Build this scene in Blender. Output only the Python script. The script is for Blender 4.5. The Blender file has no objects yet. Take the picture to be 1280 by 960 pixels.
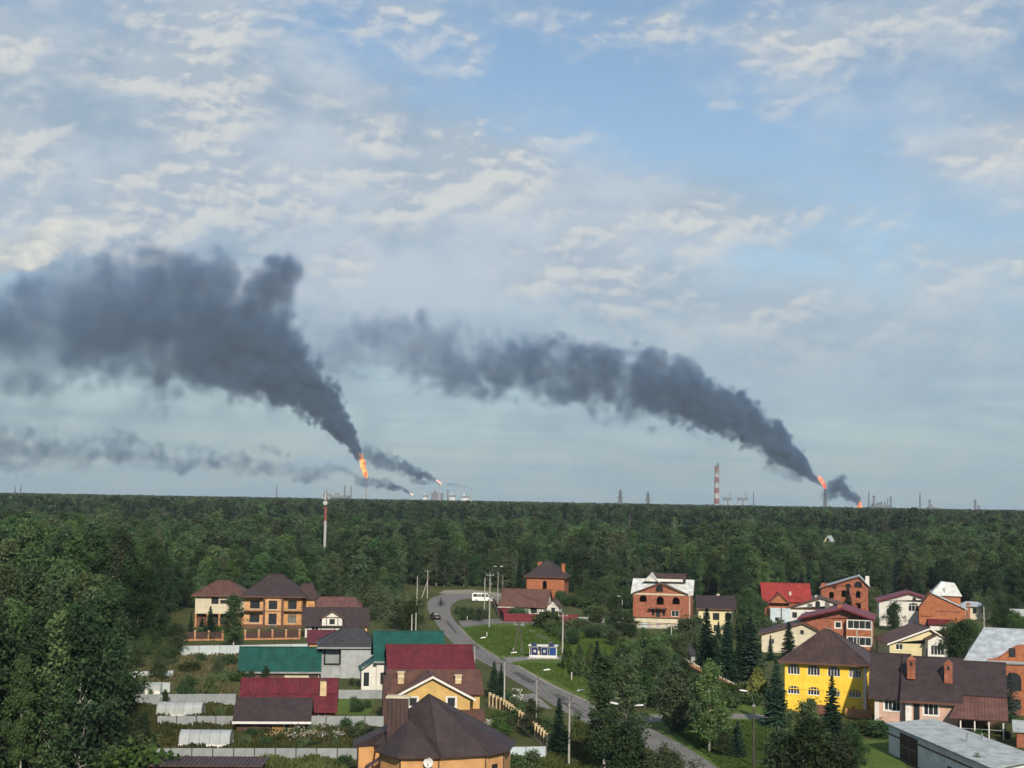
import bpy, bmesh, math, random
import numpy as np
from mathutils import Vector, Matrix, Euler
R = math.radians
random.seed(7); rng = np.random.default_rng(7)
sc = bpy.context.scene
COL = sc.collection

# ------------------------------------------------------------------ camera
CAM_H = 26.0
FPX = 1775.0                      # focal length in pixels of a 1280 px wide frame
PITCH, ROLL = R(4.70), R(0.98)
cam_d = bpy.data.cameras.new('camera'); cam = bpy.data.objects.new('camera', cam_d)
COL.objects.link(cam); sc.camera = cam
cam_d.sensor_width = 36.0; cam_d.lens = 36.0 * FPX / 1280.0
cam_d.clip_start = 0.5; cam_d.clip_end = 60000
cam.location = (0, 0, CAM_H)
CAM_ROT = Matrix.Rotation(math.pi / 2 + PITCH, 3, 'X') @ Matrix.Rotation(ROLL, 3, 'Z')
cam.rotation_euler = CAM_ROT.to_euler()

# ------------------------------------------------------------------ sun, sky, exposure
SUN_EL, SUN_AZ = R(31), R(170)    # azimuth clockwise from +Y: behind the viewer, a little to the right
sun_dir = Vector((math.sin(SUN_AZ) * math.cos(SUN_EL), math.cos(SUN_AZ) * math.cos(SUN_EL), math.sin(SUN_EL)))
sun_d = bpy.data.lights.new('sun', 'SUN'); sun = bpy.data.objects.new('sun', sun_d); COL.objects.link(sun)
sun_d.energy = 4.5; sun_d.angle = R(0.9); sun_d.color = (1.0, 0.885, 0.73)
sun.rotation_euler = sun_dir.to_track_quat('Z', 'Y').to_euler()
sun.location = (200, -200, 300)
sc.view_settings.view_transform = 'Standard'; sc.view_settings.look = 'None'
sc.view_settings.gamma = 1.0; sc.view_settings.use_curve_mapping = False
sc.view_settings.exposure = 0.27
sc.render.engine = 'CYCLES'
sc.cycles.use_denoising = True; sc.cycles.denoiser = 'OPENIMAGEDENOISE'
sc.cycles.use_adaptive_sampling = True; sc.cycles.adaptive_threshold = 0.022
sc.cycles.max_bounces = 6; sc.cycles.diffuse_bounces = 2; sc.cycles.glossy_bounces = 2
sc.cycles.transmission_bounces = 4; sc.cycles.transparent_max_bounces = 8; sc.cycles.volume_bounces = 0
sc.cycles.caustics_reflective = False; sc.cycles.caustics_refractive = False
sc.cycles.volume_step_rate = 2.5; sc.cycles.volume_max_steps = 128
sc.cycles.sample_clamp_indirect = 4.0

class NT:
    """tiny helper for node trees"""
    def __init__(s, nt): s.nt = nt
    def n(s, t, **k):
        x = s.nt.nodes.new(t)
        for a, b in k.items(): setattr(x, a, b)
        return x
    def put(s, sock, v):
        if hasattr(v, 'is_output'): s.nt.links.new(v, sock)
        elif v is not None: sock.default_value = v
    def m(s, op, a, b=None, c=None, clamp=False):
        x = s.n('ShaderNodeMath', operation=op, use_clamp=clamp)
        s.put(x.inputs[0], a); s.put(x.inputs[1], b); s.put(x.inputs[2], c)
        return x.outputs[0]
    def v(s, op, a, b=None, scale=None):
        x = s.n('ShaderNodeVectorMath', operation=op)
        s.put(x.inputs[0], a); s.put(x.inputs[1], b)
        if scale is not None: s.put(x.inputs['Scale'], scale)
        return x.outputs['Value'] if op in ('LENGTH', 'DISTANCE', 'DOT_PRODUCT') else x.outputs[0]
    def ss(s, x, a, b, lo=0.0, hi=1.0, kind='SMOOTHSTEP'):
        q = s.n('ShaderNodeMapRange', interpolation_type=kind)
        s.put(q.inputs[0], x); s.put(q.inputs[1], a); s.put(q.inputs[2], b); s.put(q.inputs[3], lo); s.put(q.inputs[4], hi)
        return q.outputs[0]
    def noise(s, vec, scale, detail=4.0, rough=0.55, dist=0.0, lac=2.0, out=0):
        q = s.n('ShaderNodeTexNoise')
        s.put(q.inputs['Vector'], vec); s.put(q.inputs['Scale'], scale); s.put(q.inputs['Detail'], detail)
        s.put(q.inputs['Roughness'], rough); s.put(q.inputs['Distortion'], dist); s.put(q.inputs['Lacunarity'], lac)
        return q.outputs[out]
    def mix(s, f, a, b):
        q = s.n('ShaderNodeMix', data_type='RGBA')
        s.put(q.inputs[0], f); s.put(q.inputs[6], a); s.put(q.inputs[7], b)
        return q.outputs[2]
    def xyz(s, x, y, z):
        q = s.n('ShaderNodeCombineXYZ'); s.put(q.inputs[0], x); s.put(q.inputs[1], y); s.put(q.inputs[2], z); return q.outputs[0]
    def sep(s, v):
        q = s.n('ShaderNodeSeparateXYZ'); s.put(q.inputs[0], v); return q.outputs

def sky_at(px, py):               # where a cloud of the photograph stands: (azimuth, elevation) tangents
    return ((px - 640) / FPX, (627 + 0.0171 * (px - 640) - py) / FPX)

def build_world():
    w = bpy.data.worlds.new('World'); sc.world = w; w.use_nodes = True
    t = NT(w.node_tree); w.node_tree.nodes.clear()
    out = t.n('ShaderNodeOutputWorld')
    sky = t.n('ShaderNodeTexSky', sky_type='NISHITA')
    sky.sun_disc = False; sky.sun_elevation = SUN_EL; sky.sun_rotation = SUN_AZ
    sky.altitude = 60; sky.air_density = 1.15; sky.dust_density = 0.4; sky.ozone_density = 2.5
    bg = t.n('ShaderNodeBackground'); t.put(bg.inputs[0], sky.outputs[0]); bg.inputs[1].default_value = SKY_STRENGTH
    d = t.n('ShaderNodeTexCoord').outputs['Generated']
    x, y, z = t.sep(d)
    zz = t.m('MAXIMUM', z, 0.0)
    hyp = t.m('SQRT', t.m('ADD', t.m('MULTIPLY', x, x), t.m('MULTIPLY', y, y)))
    a = t.m('ARCTAN2', x, y); e = t.m('DIVIDE', z, t.m('MAXIMUM', hyp, 0.02))
    k = t.m('ADD', zz, 0.10)
    u = t.m('DIVIDE', x, k); v = t.m('DIVIDE', y, k)
    P = t.xyz(u, v, 0.0)
    # a streak system drifting across the view: compress across, stretch along
    rot = t.n('ShaderNodeVectorRotate', rotation_type='Z_AXIS'); t.put(rot.inputs['Vector'], P); rot.inputs['Angle'].default_value = R(-14)
    S = t.v('MULTIPLY', rot.outputs[0], (0.75, 1.15, 1.0))
    # where this sky carries more or less cloud
    def blob(px, py, sx, sy, amp):
        a0, e0 = sky_at(px, py)
        qa = t.m('DIVIDE', t.m('SUBTRACT', a, a0), sx / FPX); qe = t.m('DIVIDE', t.m('SUBTRACT', e, e0), sy / FPX)
        g = t.m('EXPONENT', t.m('MULTIPLY', t.m('ADD', t.m('MULTIPLY', qa, qa), t.m('MULTIPLY', qe, qe)), -1.0))
        return t.m('MULTIPLY', g, amp)
    cov = None
    for b in CLOUD_BLOBS:
        g = blob(*b); cov = g if cov is None else t.m('ADD', cov, g)
    # veil: wide, thin, streaky
    ep = t.xyz(a, t.m('MULTIPLY', e, 1.65), 0.37)
    n1 = t.noise(S, 1.25, 5.0, 0.60, 0.15)
    n1b = t.noise(ep, 21.0, 6.0, 0.62, 0.15)
    veil = t.m('ADD', t.m('ADD', t.m('MULTIPLY', n1, 0.70), t.m('MULTIPLY', n1b, 0.55)), cov)
    va = t.ss(veil, 0.46, 0.90, 0.0, 0.95)
    # puffs: small broken heaps; the second sample, a step away from the sun, gives their lit side
    n2 = t.noise(ep, 11.5, 7.0, 0.57, 0.1)
    n2u = t.noise(t.v('ADD', ep, (0.003, -0.009, 0.0)), 11.5, 4.0, 0.57, 0.1)
    pa_in = t.m('ADD', n2, t.m('MULTIPLY', cov, 0.20))
    fade = t.ss(e, 0.05, 0.16)
    pa = t.m('MULTIPLY', t.ss(pa_in, 0.49, 0.69), t.m('MULTIPLY', fade, 0.80))
    rim = t.ss(t.m('SUBTRACT', n2, n2u), -0.035, 0.05)
    # a bank of heap cloud
    bank = None
    for b in BANK_BLOBS:
        g = blob(*b); bank = g if bank is None else t.m('ADD', bank, g)
    n3 = t.noise(ep, 30.0, 4.0, 0.6, 0.1)
    ba = t.ss(t.m('ADD', bank, t.m('MULTIPLY', t.m('SUBTRACT', n3, 0.5), 1.3)), 0.34, 0.60)
    # cloud brightness: thin parts white, thick bases grey
    nt_ = t.noise(t.v('ADD', ep, (1.7, -3.0, 0.0)), 6.0, 5.0, 0.62, 0.2)
    body = t.ss(t.m('ADD', nt_, t.m('MULTIPLY', t.m('SUBTRACT', n1b, 0.5), 0.7)), 0.32, 0.70)
    vcol = t.mix(body, (0.268, 0.352, 0.452, 1), (0.460, 0.518, 0.580, 1))
    pcol = t.mix(rim, (0.370, 0.430, 0.500, 1), (0.63, 0.62, 0.585, 1))
    bcol = t.mix(t.ss(n3, 0.35, 0.65), (0.42, 0.45, 0.47, 1), (0.78, 0.74, 0.63, 1))
    low = t.ss(e, -0.02, 0.19, 0.85, 0.0)                     # thick bluish air low over the land, all round
    def bgc(c):
        q = t.n('ShaderNodeBackground'); t.put(q.inputs[0], c); q.inputs[1].default_value = 1.0; return q.outputs[0]
    def mx(f, s1, s2):
        q = t.n('ShaderNodeMixShader'); t.put(q.inputs[0], f); t.put(q.inputs[1], s1); t.put(q.inputs[2], s2); return q.outputs[0]
    sh = mx(va, bg.outputs[0], bgc(vcol))
    sh = mx(ba, sh, bgc(bcol))
    sh = mx(pa, sh, bgc(pcol))
    sh = mx(low, sh, bgc((0.215, 0.318, 0.392, 1)))
    t.put(out.inputs[0], sh)
    w.cycles.sampling_method = 'MANUAL'; w.cycles.sample_map_resolution = 512
SKY_STRENGTH = 0.097
# (px, py, width, height, amount): banks of cloud over this sky, in pixels of the photograph
CLOUD_BLOBS = [(60, 180, 330, 190, 0.34), (380, 200, 240, 110, 0.30), (620, 300, 260, 120, 0.30), (250, 330, 330, 90, 0.22),
               (1060, 40, 130, 55, 0.24), (1275, 210, 90, 60, 0.22), (900, 270, 200, 30, 0.16), (820, 440, 330, 90, 0.24), (1160, 215, 60, 30, 0.12), (1150, 420, 250, 80, 0.12),
               (480, 20, 140, 40, -0.20), (690, 75, 170, 60, -0.22), (880, 150, 240, 45, -0.18), (1090, 270, 130, 50, -0.16), (640, 390, 60, 12, -0.2)]
BANK_BLOBS = [(-10, 350, 40, 22, 0.62), (30, 335, 40, 24, 0.70), (75, 312, 42, 24, 0.72), (125, 296, 40, 20, 0.72), (185, 288, 36, 16, 0.68)]
build_world()

# ------------------------------------------------------------------ pixel of the photograph -> point of the place
def ray(px, py):
    return (CAM_ROT @ Vector(((px - 640) / FPX, (480 - py) / FPX, -1.0))).normalized()
def on_ground(px, py, z=0.0):
    d = ray(px, py); k = (z - CAM_H) / d.z
    return Vector((d.x * k, d.y * k, z))
def at_depth(px, py, dist):       # on the vertical plane y = dist
    d = ray(px, py); k = dist / d.y
    return Vector((d.x * k, dist, CAM_H + d.z * k))
# ------------------------------------------------------------------ small scene helpers
def tag(o, label=None, cat=None, group=None, kind=None):
    if label: o['label'] = label
    if cat: o['category'] = cat
    if group: o['group'] = group
    if kind: o['kind'] = kind
    return o
def new_obj(name, data, parent=None, mat=None):
    o = bpy.data.objects.new(name, data); COL.objects.link(o)
    if parent is not None: o.parent = parent
    if mat is not None and data is not None: data.materials.append(mat)
    return o
def mesh_from(name, verts, faces, mat=None, smooth=False):
    me = bpy.data.meshes.new(name); me.from_pydata([tuple(v) for v in verts], [], [tuple(f) for f in faces])
    if mat is not None: me.materials.append(mat)
    if smooth: me.polygons.foreach_set('use_smooth', [True] * len(me.polygons))
    me.update(); return me

# ------------------------------------------------------------------ haze
def build_haze():
    m = bpy.data.materials.new('air'); m.use_nodes = True
    nt = m.node_tree; nt.nodes.clear(); t = NT(nt)
    out = t.n('ShaderNodeOutputMaterial'); pv = t.n('ShaderNodeVolumePrincipled')
    pv.inputs['Color'].default_value = (0.66, 0.83, 0.97, 1); pv.inputs['Density'].default_value = HAZE
    pv.inputs['Anisotropy'].default_value = 0.0
    nt.links.new(pv.outputs[0], out.inputs['Volume'])
    x, y0, y1, z0, z1 = 2600, -300, 4500, -6, 860
    vs = [(sx * x, yy, zz) for zz in (z0, z1) for yy in (y0, y1) for sx in (-1, 1)]
    fs = [(0, 2, 3, 1), (4, 5, 7, 6), (0, 1, 5, 4), (2, 6, 7, 3), (0, 4, 6, 2), (1, 3, 7, 5)]
    o = new_obj('haze', mesh_from('haze', vs, fs, m)); tag(o, kind='stuff')
    tag(o, 'thin bluish summer haze in front of the far forest', 'haze')
HAZE = 7.0e-5
build_haze()

# ------------------------------------------------------------------ smoke: fog grids grown round a line of puffs
def smoke_material(name, dens, col, absb):
    m = bpy.data.materials.new(name); m.use_nodes = True
    nt = m.node_tree; nt.nodes.clear(); t = NT(nt)
    out = t.n('ShaderNodeOutputMaterial'); pv = t.n('ShaderNodeVolumePrincipled')
    pv.inputs['Color'].default_value = (*col, 1); pv.inputs['Density'].default_value = dens
    pv.inputs['Absorption Color'].default_value = (*absb, 1)
    pv.inputs['Anisotropy'].default_value = 0.15
    nt.links.new(pv.outputs[0], out.inputs['Volume'])
    return m
SMOKE = smoke_material('air_tinted_soot_smoke', 1.0, (0.15, 0.30, 0.60), (0, 0, 0))  # blue of the air in front is put into the smoke's colour
SMOKE_D = 3600.0; SK = SMOKE_D / 5000.0

VOX = []
def smoke_plume(puffs, voxel, label, freq, depth=SMOKE_D, warp=0.5, soft=0.55, thr=0.0, parent=None, billow=0.6, amp=2.1):
    """puffs: (px, py, radius px, extinction per metre); neighbouring puffs are joined into a dense line"""
    pts, rad, den, lin = [], [], [], []
    scale = depth / FPX; voxel *= SK; freq /= SK
    for li, line in enumerate(puffs):
        for i in range(len(line)):
            p = line[i]; q = line[min(i + 1, len(line) - 1)]
            n = max(1, int(math.hypot(q[0] - p[0], q[1] - p[1]) / (0.22 * min(p[2], q[2]) + 0.3))) if i + 1 < len(line) else 1
            for k in range(n):
                f = k / n
                r = p[2] * (1 - f) + q[2] * f
                P = at_depth(p[0] * (1 - f) + q[0] * f, p[1] * (1 - f) + q[1] * f, depth)
                pts.append(P); lin.append(float(li)); rad.append(r * scale); den.append((p[3] * (1 - f) + q[3] * f) / SK)
    me = bpy.data.meshes.new('smoke_plume'); me.from_pydata([tuple(p) for p in pts], [], [])
    a = me.attributes.new('rad', 'FLOAT', 'POINT'); a.data.foreach_set('value', rad)
    a = me.attributes.new('line', 'FLOAT', 'POINT'); a.data.foreach_set('value', lin)
    a = me.attributes.new('den', 'FLOAT', 'POINT'); a.data.foreach_set('value', den)
    o = new_obj('smoke_tail' if parent else 'smoke_plume', me, parent); tag(o, label, None if parent else 'smoke', kind='stuff')
    A = np.array([tuple(p) for p in pts]); rr = np.array(rad)[:, None]
    lo = (A - rr * 1.45).min(0) - 2 * voxel; hi = (A + rr * 1.45).max(0) + 2 * voxel
    lo[2] = max(lo[2], 5.0)
    ng = bpy.data.node_groups.new('smoke', 'GeometryNodeTree')
    ng.interface.new_socket('Geometry', in_out='INPUT', socket_type='NodeSocketGeometry')
    ng.interface.new_socket('Geometry', in_out='OUTPUT', socket_type='NodeSocketGeometry')
    t = NT(ng); gi = t.n('NodeGroupInput').outputs[0]; go = t.n('NodeGroupOutput')
    pos = t.n('GeometryNodeInputPosition').outputs[0]
    def attr(nm):
        q = t.n('GeometryNodeInputNamedAttribute', data_type='FLOAT'); q.inputs[0].default_value = nm; return q.outputs[0]
    wl = t.noise(pos, freq * 0.55, 1.0, 0.5, out='Color')
    wv = t.v('SUBTRACT', wl, (0.5, 0.5, 0.5))
    p2 = t.v('ADD', pos, t.v('SCALE', wv, scale=warp / freq))
    n1 = t.noise(pos, freq, 5.0, 0.64)
    if billow:
        vo = t.n('ShaderNodeTexVoronoi', feature='F1'); t.put(vo.inputs['Vector'], p2); vo.inputs['Scale'].default_value = freq * 1.7
        bil = t.m('SUBTRACT', 0.45, vo.outputs['Distance'])
    shape = t.m('MULTIPLY', t.m('SUBTRACT', n1, 0.5), amp)
    if billow: shape = t.m('ADD', shape, t.m('MULTIPLY', bil, billow))
    lump = t.ss(t.noise(pos, freq * 0.7, 2.0, 0.5), 0.32, 0.66, 0.45, 1.6)
    dens = None
    for li in range(len(puffs)):                  # every line of puffs by itself, the denser one wins
        sep_ = t.n('GeometryNodeSeparateGeometry', domain='POINT'); t.put(sep_.inputs[0], gi)
        q = t.n('FunctionNodeCompare', data_type='FLOAT', operation='EQUAL'); t.put(q.inputs[0], attr('line')); q.inputs[1].default_value = float(li); t.put(sep_.inputs['Selection'], q.outputs[0])
        gl = sep_.outputs[0]
        sn2 = t.n('GeometryNodeSampleNearest', domain='POINT'); t.put(sn2.inputs['Geometry'], gl); t.put(sn2.inputs['Sample Position'], p2)
        def samp(nm):
            q = t.n('GeometryNodeSampleIndex', data_type='FLOAT' if nm != 'position' else 'FLOAT_VECTOR', domain='POINT')
            t.put(q.inputs['Geometry'], gl); t.put(q.inputs['Value'], attr(nm) if nm != 'position' else t.n('GeometryNodeInputPosition').outputs[0]); t.put(q.inputs['Index'], sn2.outputs[0]); return q.outputs[0]
        f = t.m('SUBTRACT', 1.0, t.m('DIVIDE', t.v('DISTANCE', p2, samp('position')), samp('rad')))
        dl = t.m('MULTIPLY', t.ss(t.m('ADD', f, shape), thr, thr + soft), samp('den'))
        dens = dl if dens is None else t.m('MAXIMUM', dens, dl)
    dens = t.m('MULTIPLY', dens, lump)
    vc = t.n('GeometryNodeVolumeCube'); VOX.append(1)
    t.put(vc.inputs['Density'], dens); vc.inputs['Background'].default_value = 0.0
    vc.inputs['Min'].default_value = tuple(lo); vc.inputs['Max'].default_value = tuple(hi)
    for nm, i in (('Resolution X', 0), ('Resolution Y', 1), ('Resolution Z', 2)):
        vc.inputs[nm].default_value = max(8, int((hi[i] - lo[i]) / voxel)); VOX[-1] *= max(8, int((hi[i] - lo[i]) / voxel))
    sm = t.n('GeometryNodeSetMaterial'); t.put(sm.inputs[0], vc.outputs[0]); sm.inputs['Material'].default_value = SMOKE
    t.put(go.inputs[0], sm.outputs[0])
    md = o.modifiers.new('smoke', 'NODES'); md.node_group = ng
    me.materials.append(SMOKE)
    return o

pa_ = smoke_plume([[(452, 571, 5, .13), (442, 557, 10, .13), (428, 538, 17, .11), (412, 518, 25, .085), (393, 497, 33, .06), (366, 474, 42, .042), (345, 452, 46, .02)],
             [(448, 556, 5, .1), (436, 545, 8, .1)], [(424, 523, 10, .09), (418, 512, 12, .08)], [(404, 498, 14, .07), (400, 482, 16, .06)], [(384, 470, 20, .05), (372, 446, 22, .045)]],
            4.8, 'great black smoke plume drifting from the tallest flare into a dark bank', 0.017, soft=0.5, thr=0.05, billow=0.75, warp=0.9, amp=1.7)
smoke_plume([[(372, 476, 34, .02), (340, 450, 56, .028), (322, 412, 60, .024), (330, 375, 46, .022), (346, 345, 34, .022)],
             [(335, 448, 62, .024), (290, 438, 78, .018), (240, 416, 94, .013), (190, 402, 98, .0095), (130, 400, 96, .0075), (70, 408, 92, .0062), (0, 415, 90, .0055), (-90, 428, 92, .005)],
             [(275, 358, 46, .014), (205, 348, 46, .009), (140, 352, 46, .007), (60, 385, 52, .0055), (-30, 400, 58, .005)]],
            9.5, None, 0.0090, soft=0.6, warp=0.9, parent=pa_, billow=0.6, thr=0.02, amp=2.0)
smoke_plume([[(442, 592, 9, .03), (420, 588, 16, .02), (395, 588, 17, .018), (370, 590, 19, .016), (330, 580, 26, .016), (270, 576, 24, .015), (215, 580, 24, .014), (165, 564, 30, .012),
              (100, 565, 34, .007), (40, 562, 44, .008), (-40, 560, 50, .008)], [(345, 566, 12, .014), (330, 556, 10, .012)], [(165, 546, 14, .010), (145, 538, 14, .008)]],
            7.0, 'ragged low trail of grey smoke under the great plume', 0.016, thr=0.30, soft=0.6, billow=0.6, warp=1.0, amp=2.6)
pb_ = smoke_plume([[(1027, 602, 5, .12), (1012, 592, 13, .10), (990, 575, 20, .08), (966, 553, 26, .065), (942, 536, 30, .055), (912, 520, 34, .045), (880, 506, 38, .034), (858, 496, 38, .018)],
             [(1004, 578, 11, .08), (994, 567, 10, .07)], [(980, 545, 13, .06), (972, 532, 13, .06)], [(938, 514, 15, .055), (924, 500, 16, .05)], [(900, 506, 18, .04), (884, 490, 20, .035)], [(1000, 596, 9, .05), (984, 590, 10, .03), (960, 580, 12, .012)]],
            5.0, 'long dark smoke plume trailing from the flare behind the tall chimney', 0.017, soft=0.5, thr=0.05, billow=0.75, warp=0.9, amp=1.7)
smoke_plume([[(890, 508, 30, .016), (860, 497, 44, .032), (820, 486, 48, .028), (780, 478, 50, .024), (740, 472, 50, .021), (700, 465, 50, .016), (650, 460, 52, .012), (600, 456, 54, .009), (550, 446, 56, .0066), (500, 430, 54, .005), (455, 428, 48, .004), (400, 435, 46, .0024), (340, 440, 46, .0018)],
             [(862, 470, 26, .03), (850, 458, 24, .03)], [(820, 456, 26, .026), (806, 448, 22, .022)], [(770, 446, 24, .02), (745, 436, 22, .016)], [(690, 436, 26, .014), (660, 424, 22, .009)], [(560, 416, 30, .008), (530, 402, 26, .006)]],
            8.5, None, 0.0115, soft=0.6, warp=0.9, parent=pb_, billow=0.6, thr=0.10, amp=2.3)
smoke_plume([[(548, 602, 3, .12), (536, 597, 6, .08), (516, 589, 9, .05), (496, 582, 12, .035), (476, 575, 15, .02), (455, 568, 16, .012)],
             [(560, 606, 3, .04), (585, 610, 2, .03)], [(540, 604, 4, .05), (515, 600, 6, .02)]],
            3.0, 'thin grey smoke streak rising from the small white flare', 0.035)
smoke_plume([[(513, 617, 2, .15), (500, 611, 5, .08), (485, 606, 8, .05), (465, 603, 9, .035), (448, 601, 9, .02)]],
            2.5, 'short dark smoke streak blowing from the lowest flare', 0.04)
smoke_plume([[(1073, 630, 3, .14), (1067, 622, 7, .11), (1057, 614, 11, .08), (1046, 608, 13, .06), (1036, 617, 11, .03)], [(1051, 602, 9, .06), (1055, 597, 6, .05)]],
            2.8, 'small dark puff of smoke above the ground-level flame', 0.035)
smoke_plume([[(470, 560, 46, .0011), (450, 500, 60, .0014), (430, 440, 64, .0016), (400, 410, 60, .0012)], [(330, 540, 60, .0010), (230, 520, 60, .0012), (100, 520, 70, .0014), (-40, 520, 80, .0014)], [(900, 575, 50, .0009), (820, 585, 44, .0011), (740, 570, 50, .0008), (640, 545, 50, .0006)]],
            26.0, 'faint grey smoke veil hanging below the two great plumes', 0.009, soft=1.3, thr=0.0, billow=0)
# ------------------------------------------------------------------ materials
MATS = {}
def mat(name, col, rough=0.8, var=0.18, scale=1.2, col2=None, bump=0.0, bscale=20.0, ribs=None, spec=0.3, metal=0.0, detail=5.0, stain=0.0):
    """matt surface with uneven colour; ribs=(axis, per metre, depth) presses sheet-metal relief into it"""
    if name in MATS: return MATS[name]
    m = bpy.data.materials.new(name); m.use_nodes = True
    nt = m.node_tree; t = NT(nt); b = nt.nodes['Principled BSDF']
    co = t.n('ShaderNodeTexCoord').outputs['Object']
    n = t.noise(co, scale, detail, 0.6)
    c2 = col2 or tuple(c * (1 - 2.2 * var) for c in col)
    c1 = tuple(min(1, c * (1 + var)) for c in col)
    c = t.mix(t.ss(n, 0.3, 0.7), (*c2, 1), (*c1, 1))
    if stain:
        n2 = t.noise(t.v('MULTIPLY', co, (1.0, 1.0, 0.18)), scale * 2.3, 6.0, 0.65)
        c = t.mix(t.m('MULTIPLY', t.ss(n2, 0.5, 0.75), stain), c, (0.10, 0.085, 0.07, 1))
    oi = t.n('ShaderNodeObjectInfo').outputs['Random']
    hv = t.n('ShaderNodeHueSaturation'); t.put(hv.inputs['Value'], t.ss(oi, 0, 1, 0.93, 1.07, 'LINEAR')); t.put(hv.inputs['Color'], c)
    t.put(b.inputs['Base Color'], hv.outputs[0]); b.inputs['Roughness'].default_value = rough
    b.inputs['Specular IOR Level'].default_value = spec; b.inputs['Metallic'].default_value = metal
    h = None
    if ribs:
        ax, per, dep = ribs
        s = t.sep(co)[ax]
        w = t.m('POWER', t.m('ABSOLUTE', t.m('SINE', t.m('MULTIPLY', s, math.pi * per))), 0.6)
        h = t.m('MULTIPLY', w, dep)
    if bump:
        n3 = t.noise(co, bscale, 4.0, 0.6); hb = t.m('MULTIPLY', n3, bump)
        h = hb if h is None else t.m('ADD', h, hb)
    if h is not None:
        bp = t.n('ShaderNodeBump'); t.put(bp.inputs['Height'], h); bp.inputs['Distance'].default_value = 1.0; bp.inputs['Strength'].default_value = 1.0
        t.put(b.inputs['Normal'], bp.outputs[0])
    MATS[name] = m; return m
def glass(name='window_glass', col=(0.025, 0.03, 0.035)):
    if name in MATS: return MATS[name]
    m = bpy.data.materials.new(name); m.use_nodes = True; b = m.node_tree.nodes['Principled BSDF']
    t = NT(m.node_tree); oi = t.n('ShaderNodeObjectInfo').outputs['Random']
    c = t.mix(t.ss(oi, 0.80, 0.9), (*col, 1), (0.16, 0.155, 0.14, 1))      # a drawn curtain behind some panes
    t.put(b.inputs['Base Color'], c); b.inputs['Roughness'].default_value = 0.08; b.inputs['Specular IOR Level'].default_value = 0.6
    MATS[name] = m; return m
def leaf_mat(name, c1, c2, c3=None, transl=0.36, scale=0.55):
    if name in MATS: return MATS[name]
    m = bpy.data.materials.new(name); m.use_nodes = True
    nt = m.node_tree; nt.nodes.clear(); t = NT(nt)
    out = t.n('ShaderNodeOutputMaterial')
    co = t.n('ShaderNodeTexCoord').outputs['Object']; oi = t.n('ShaderNodeObjectInfo').outputs['Random']
    n = t.noise(t.v('ADD', co, t.xyz(t.m('MULTIPLY', oi, 40.0), 0.0, 0.0)), scale, 3.0, 0.6)
    c = t.mix(t.ss(n, 0.32, 0.68), (*c1, 1), (*c2, 1))
    geo = t.n('ShaderNodeNewGeometry').outputs['Random Per Island']
    c = t.mix(t.ss(geo, 0.55, 1.0, 0.0, 0.55), c, (*(c3 or tuple(x * 1.5 for x in c2)), 1))
    hv = t.n('ShaderNodeHueSaturation'); t.put(hv.inputs['Color'], c)
    t.put(hv.inputs['Hue'], t.ss(oi, 0, 1, 0.478, 0.515, 'LINEAR')); t.put(hv.inputs['Saturation'], t.ss(t.m('FRACT', t.m('MULTIPLY', oi, 7.3)), 0, 1, 0.8, 1.08, 'LINEAR'))
    t.put(hv.inputs['Value'], t.ss(t.m('FRACT', t.m('MULTIPLY', oi, 3.7)), 0, 1, 0.55, 1.38, 'LINEAR'))
    d = t.n('ShaderNodeBsdfDiffuse'); tr = t.n('ShaderNodeBsdfTranslucent')
    t.put(d.inputs[0], hv.outputs[0]); t.put(tr.inputs[0], hv.outputs[0])
    mx = t.n('ShaderNodeMixShader'); mx.inputs[0].default_value = transl
    t.put(mx.inputs[1], d.outputs[0]); t.put(mx.inputs[2], tr.outputs[0])
    nt.links.new(mx.outputs[0], out.inputs[0])
    MATS[name] = m; return m

LEAF_BIRCH = leaf_mat('birch_leaf', (0.050, 0.103, 0.043), (0.097, 0.166, 0.063), (0.142, 0.206, 0.075))
LEAF_WOOD = leaf_mat('aspen_leaf', (0.029, 0.071, 0.035), (0.065, 0.120, 0.047), (0.098, 0.150, 0.057))
LEAF_OLIVE = leaf_mat('willow_leaf', (0.060, 0.098, 0.043), (0.109, 0.153, 0.069), (0.150, 0.189, 0.082))
LEAF_BUSH = leaf_mat('bush_leaf', (0.029, 0.070, 0.027), (0.066, 0.125, 0.043), (0.100, 0.158, 0.059))
NEEDLE = leaf_mat('spruce_needle', (0.015, 0.038, 0.027), (0.029, 0.061, 0.037), (0.048, 0.084, 0.047), transl=0.08)
NEEDLE_BLUE = leaf_mat('blue_spruce_needle', (0.05, 0.075, 0.07), (0.085, 0.115, 0.11), (0.12, 0.15, 0.14), transl=0.08)
NEEDLE_PINE = leaf_mat('pine_needle', (0.028, 0.052, 0.026), (0.056, 0.084, 0.040), (0.082, 0.105, 0.050), transl=0.10)
LEAF_THUJA = leaf_mat('thuja_leaf', (0.032, 0.058, 0.020), (0.062, 0.096, 0.030), transl=0.1)
LEAF_YELLOW = leaf_mat('golden_thuja_leaf', (0.11, 0.13, 0.025), (0.18, 0.19, 0.04), transl=0.1)
BARK_BIRCH = mat('birch_bark', (0.50, 0.48, 0.43), 0.8, 0.05, 2.2, col2=(0.12, 0.11, 0.10))
BARK_GREY = mat('aspen_bark', (0.20, 0.19, 0.15), 0.9, 0.2, 2.0)
BARK_DARK = mat('spruce_bark', (0.075, 0.058, 0.045), 0.9, 0.25, 2.0)
BARK_PINE = mat('pine_bark', (0.26, 0.145, 0.075), 0.9, 0.25, 0.5)
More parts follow.
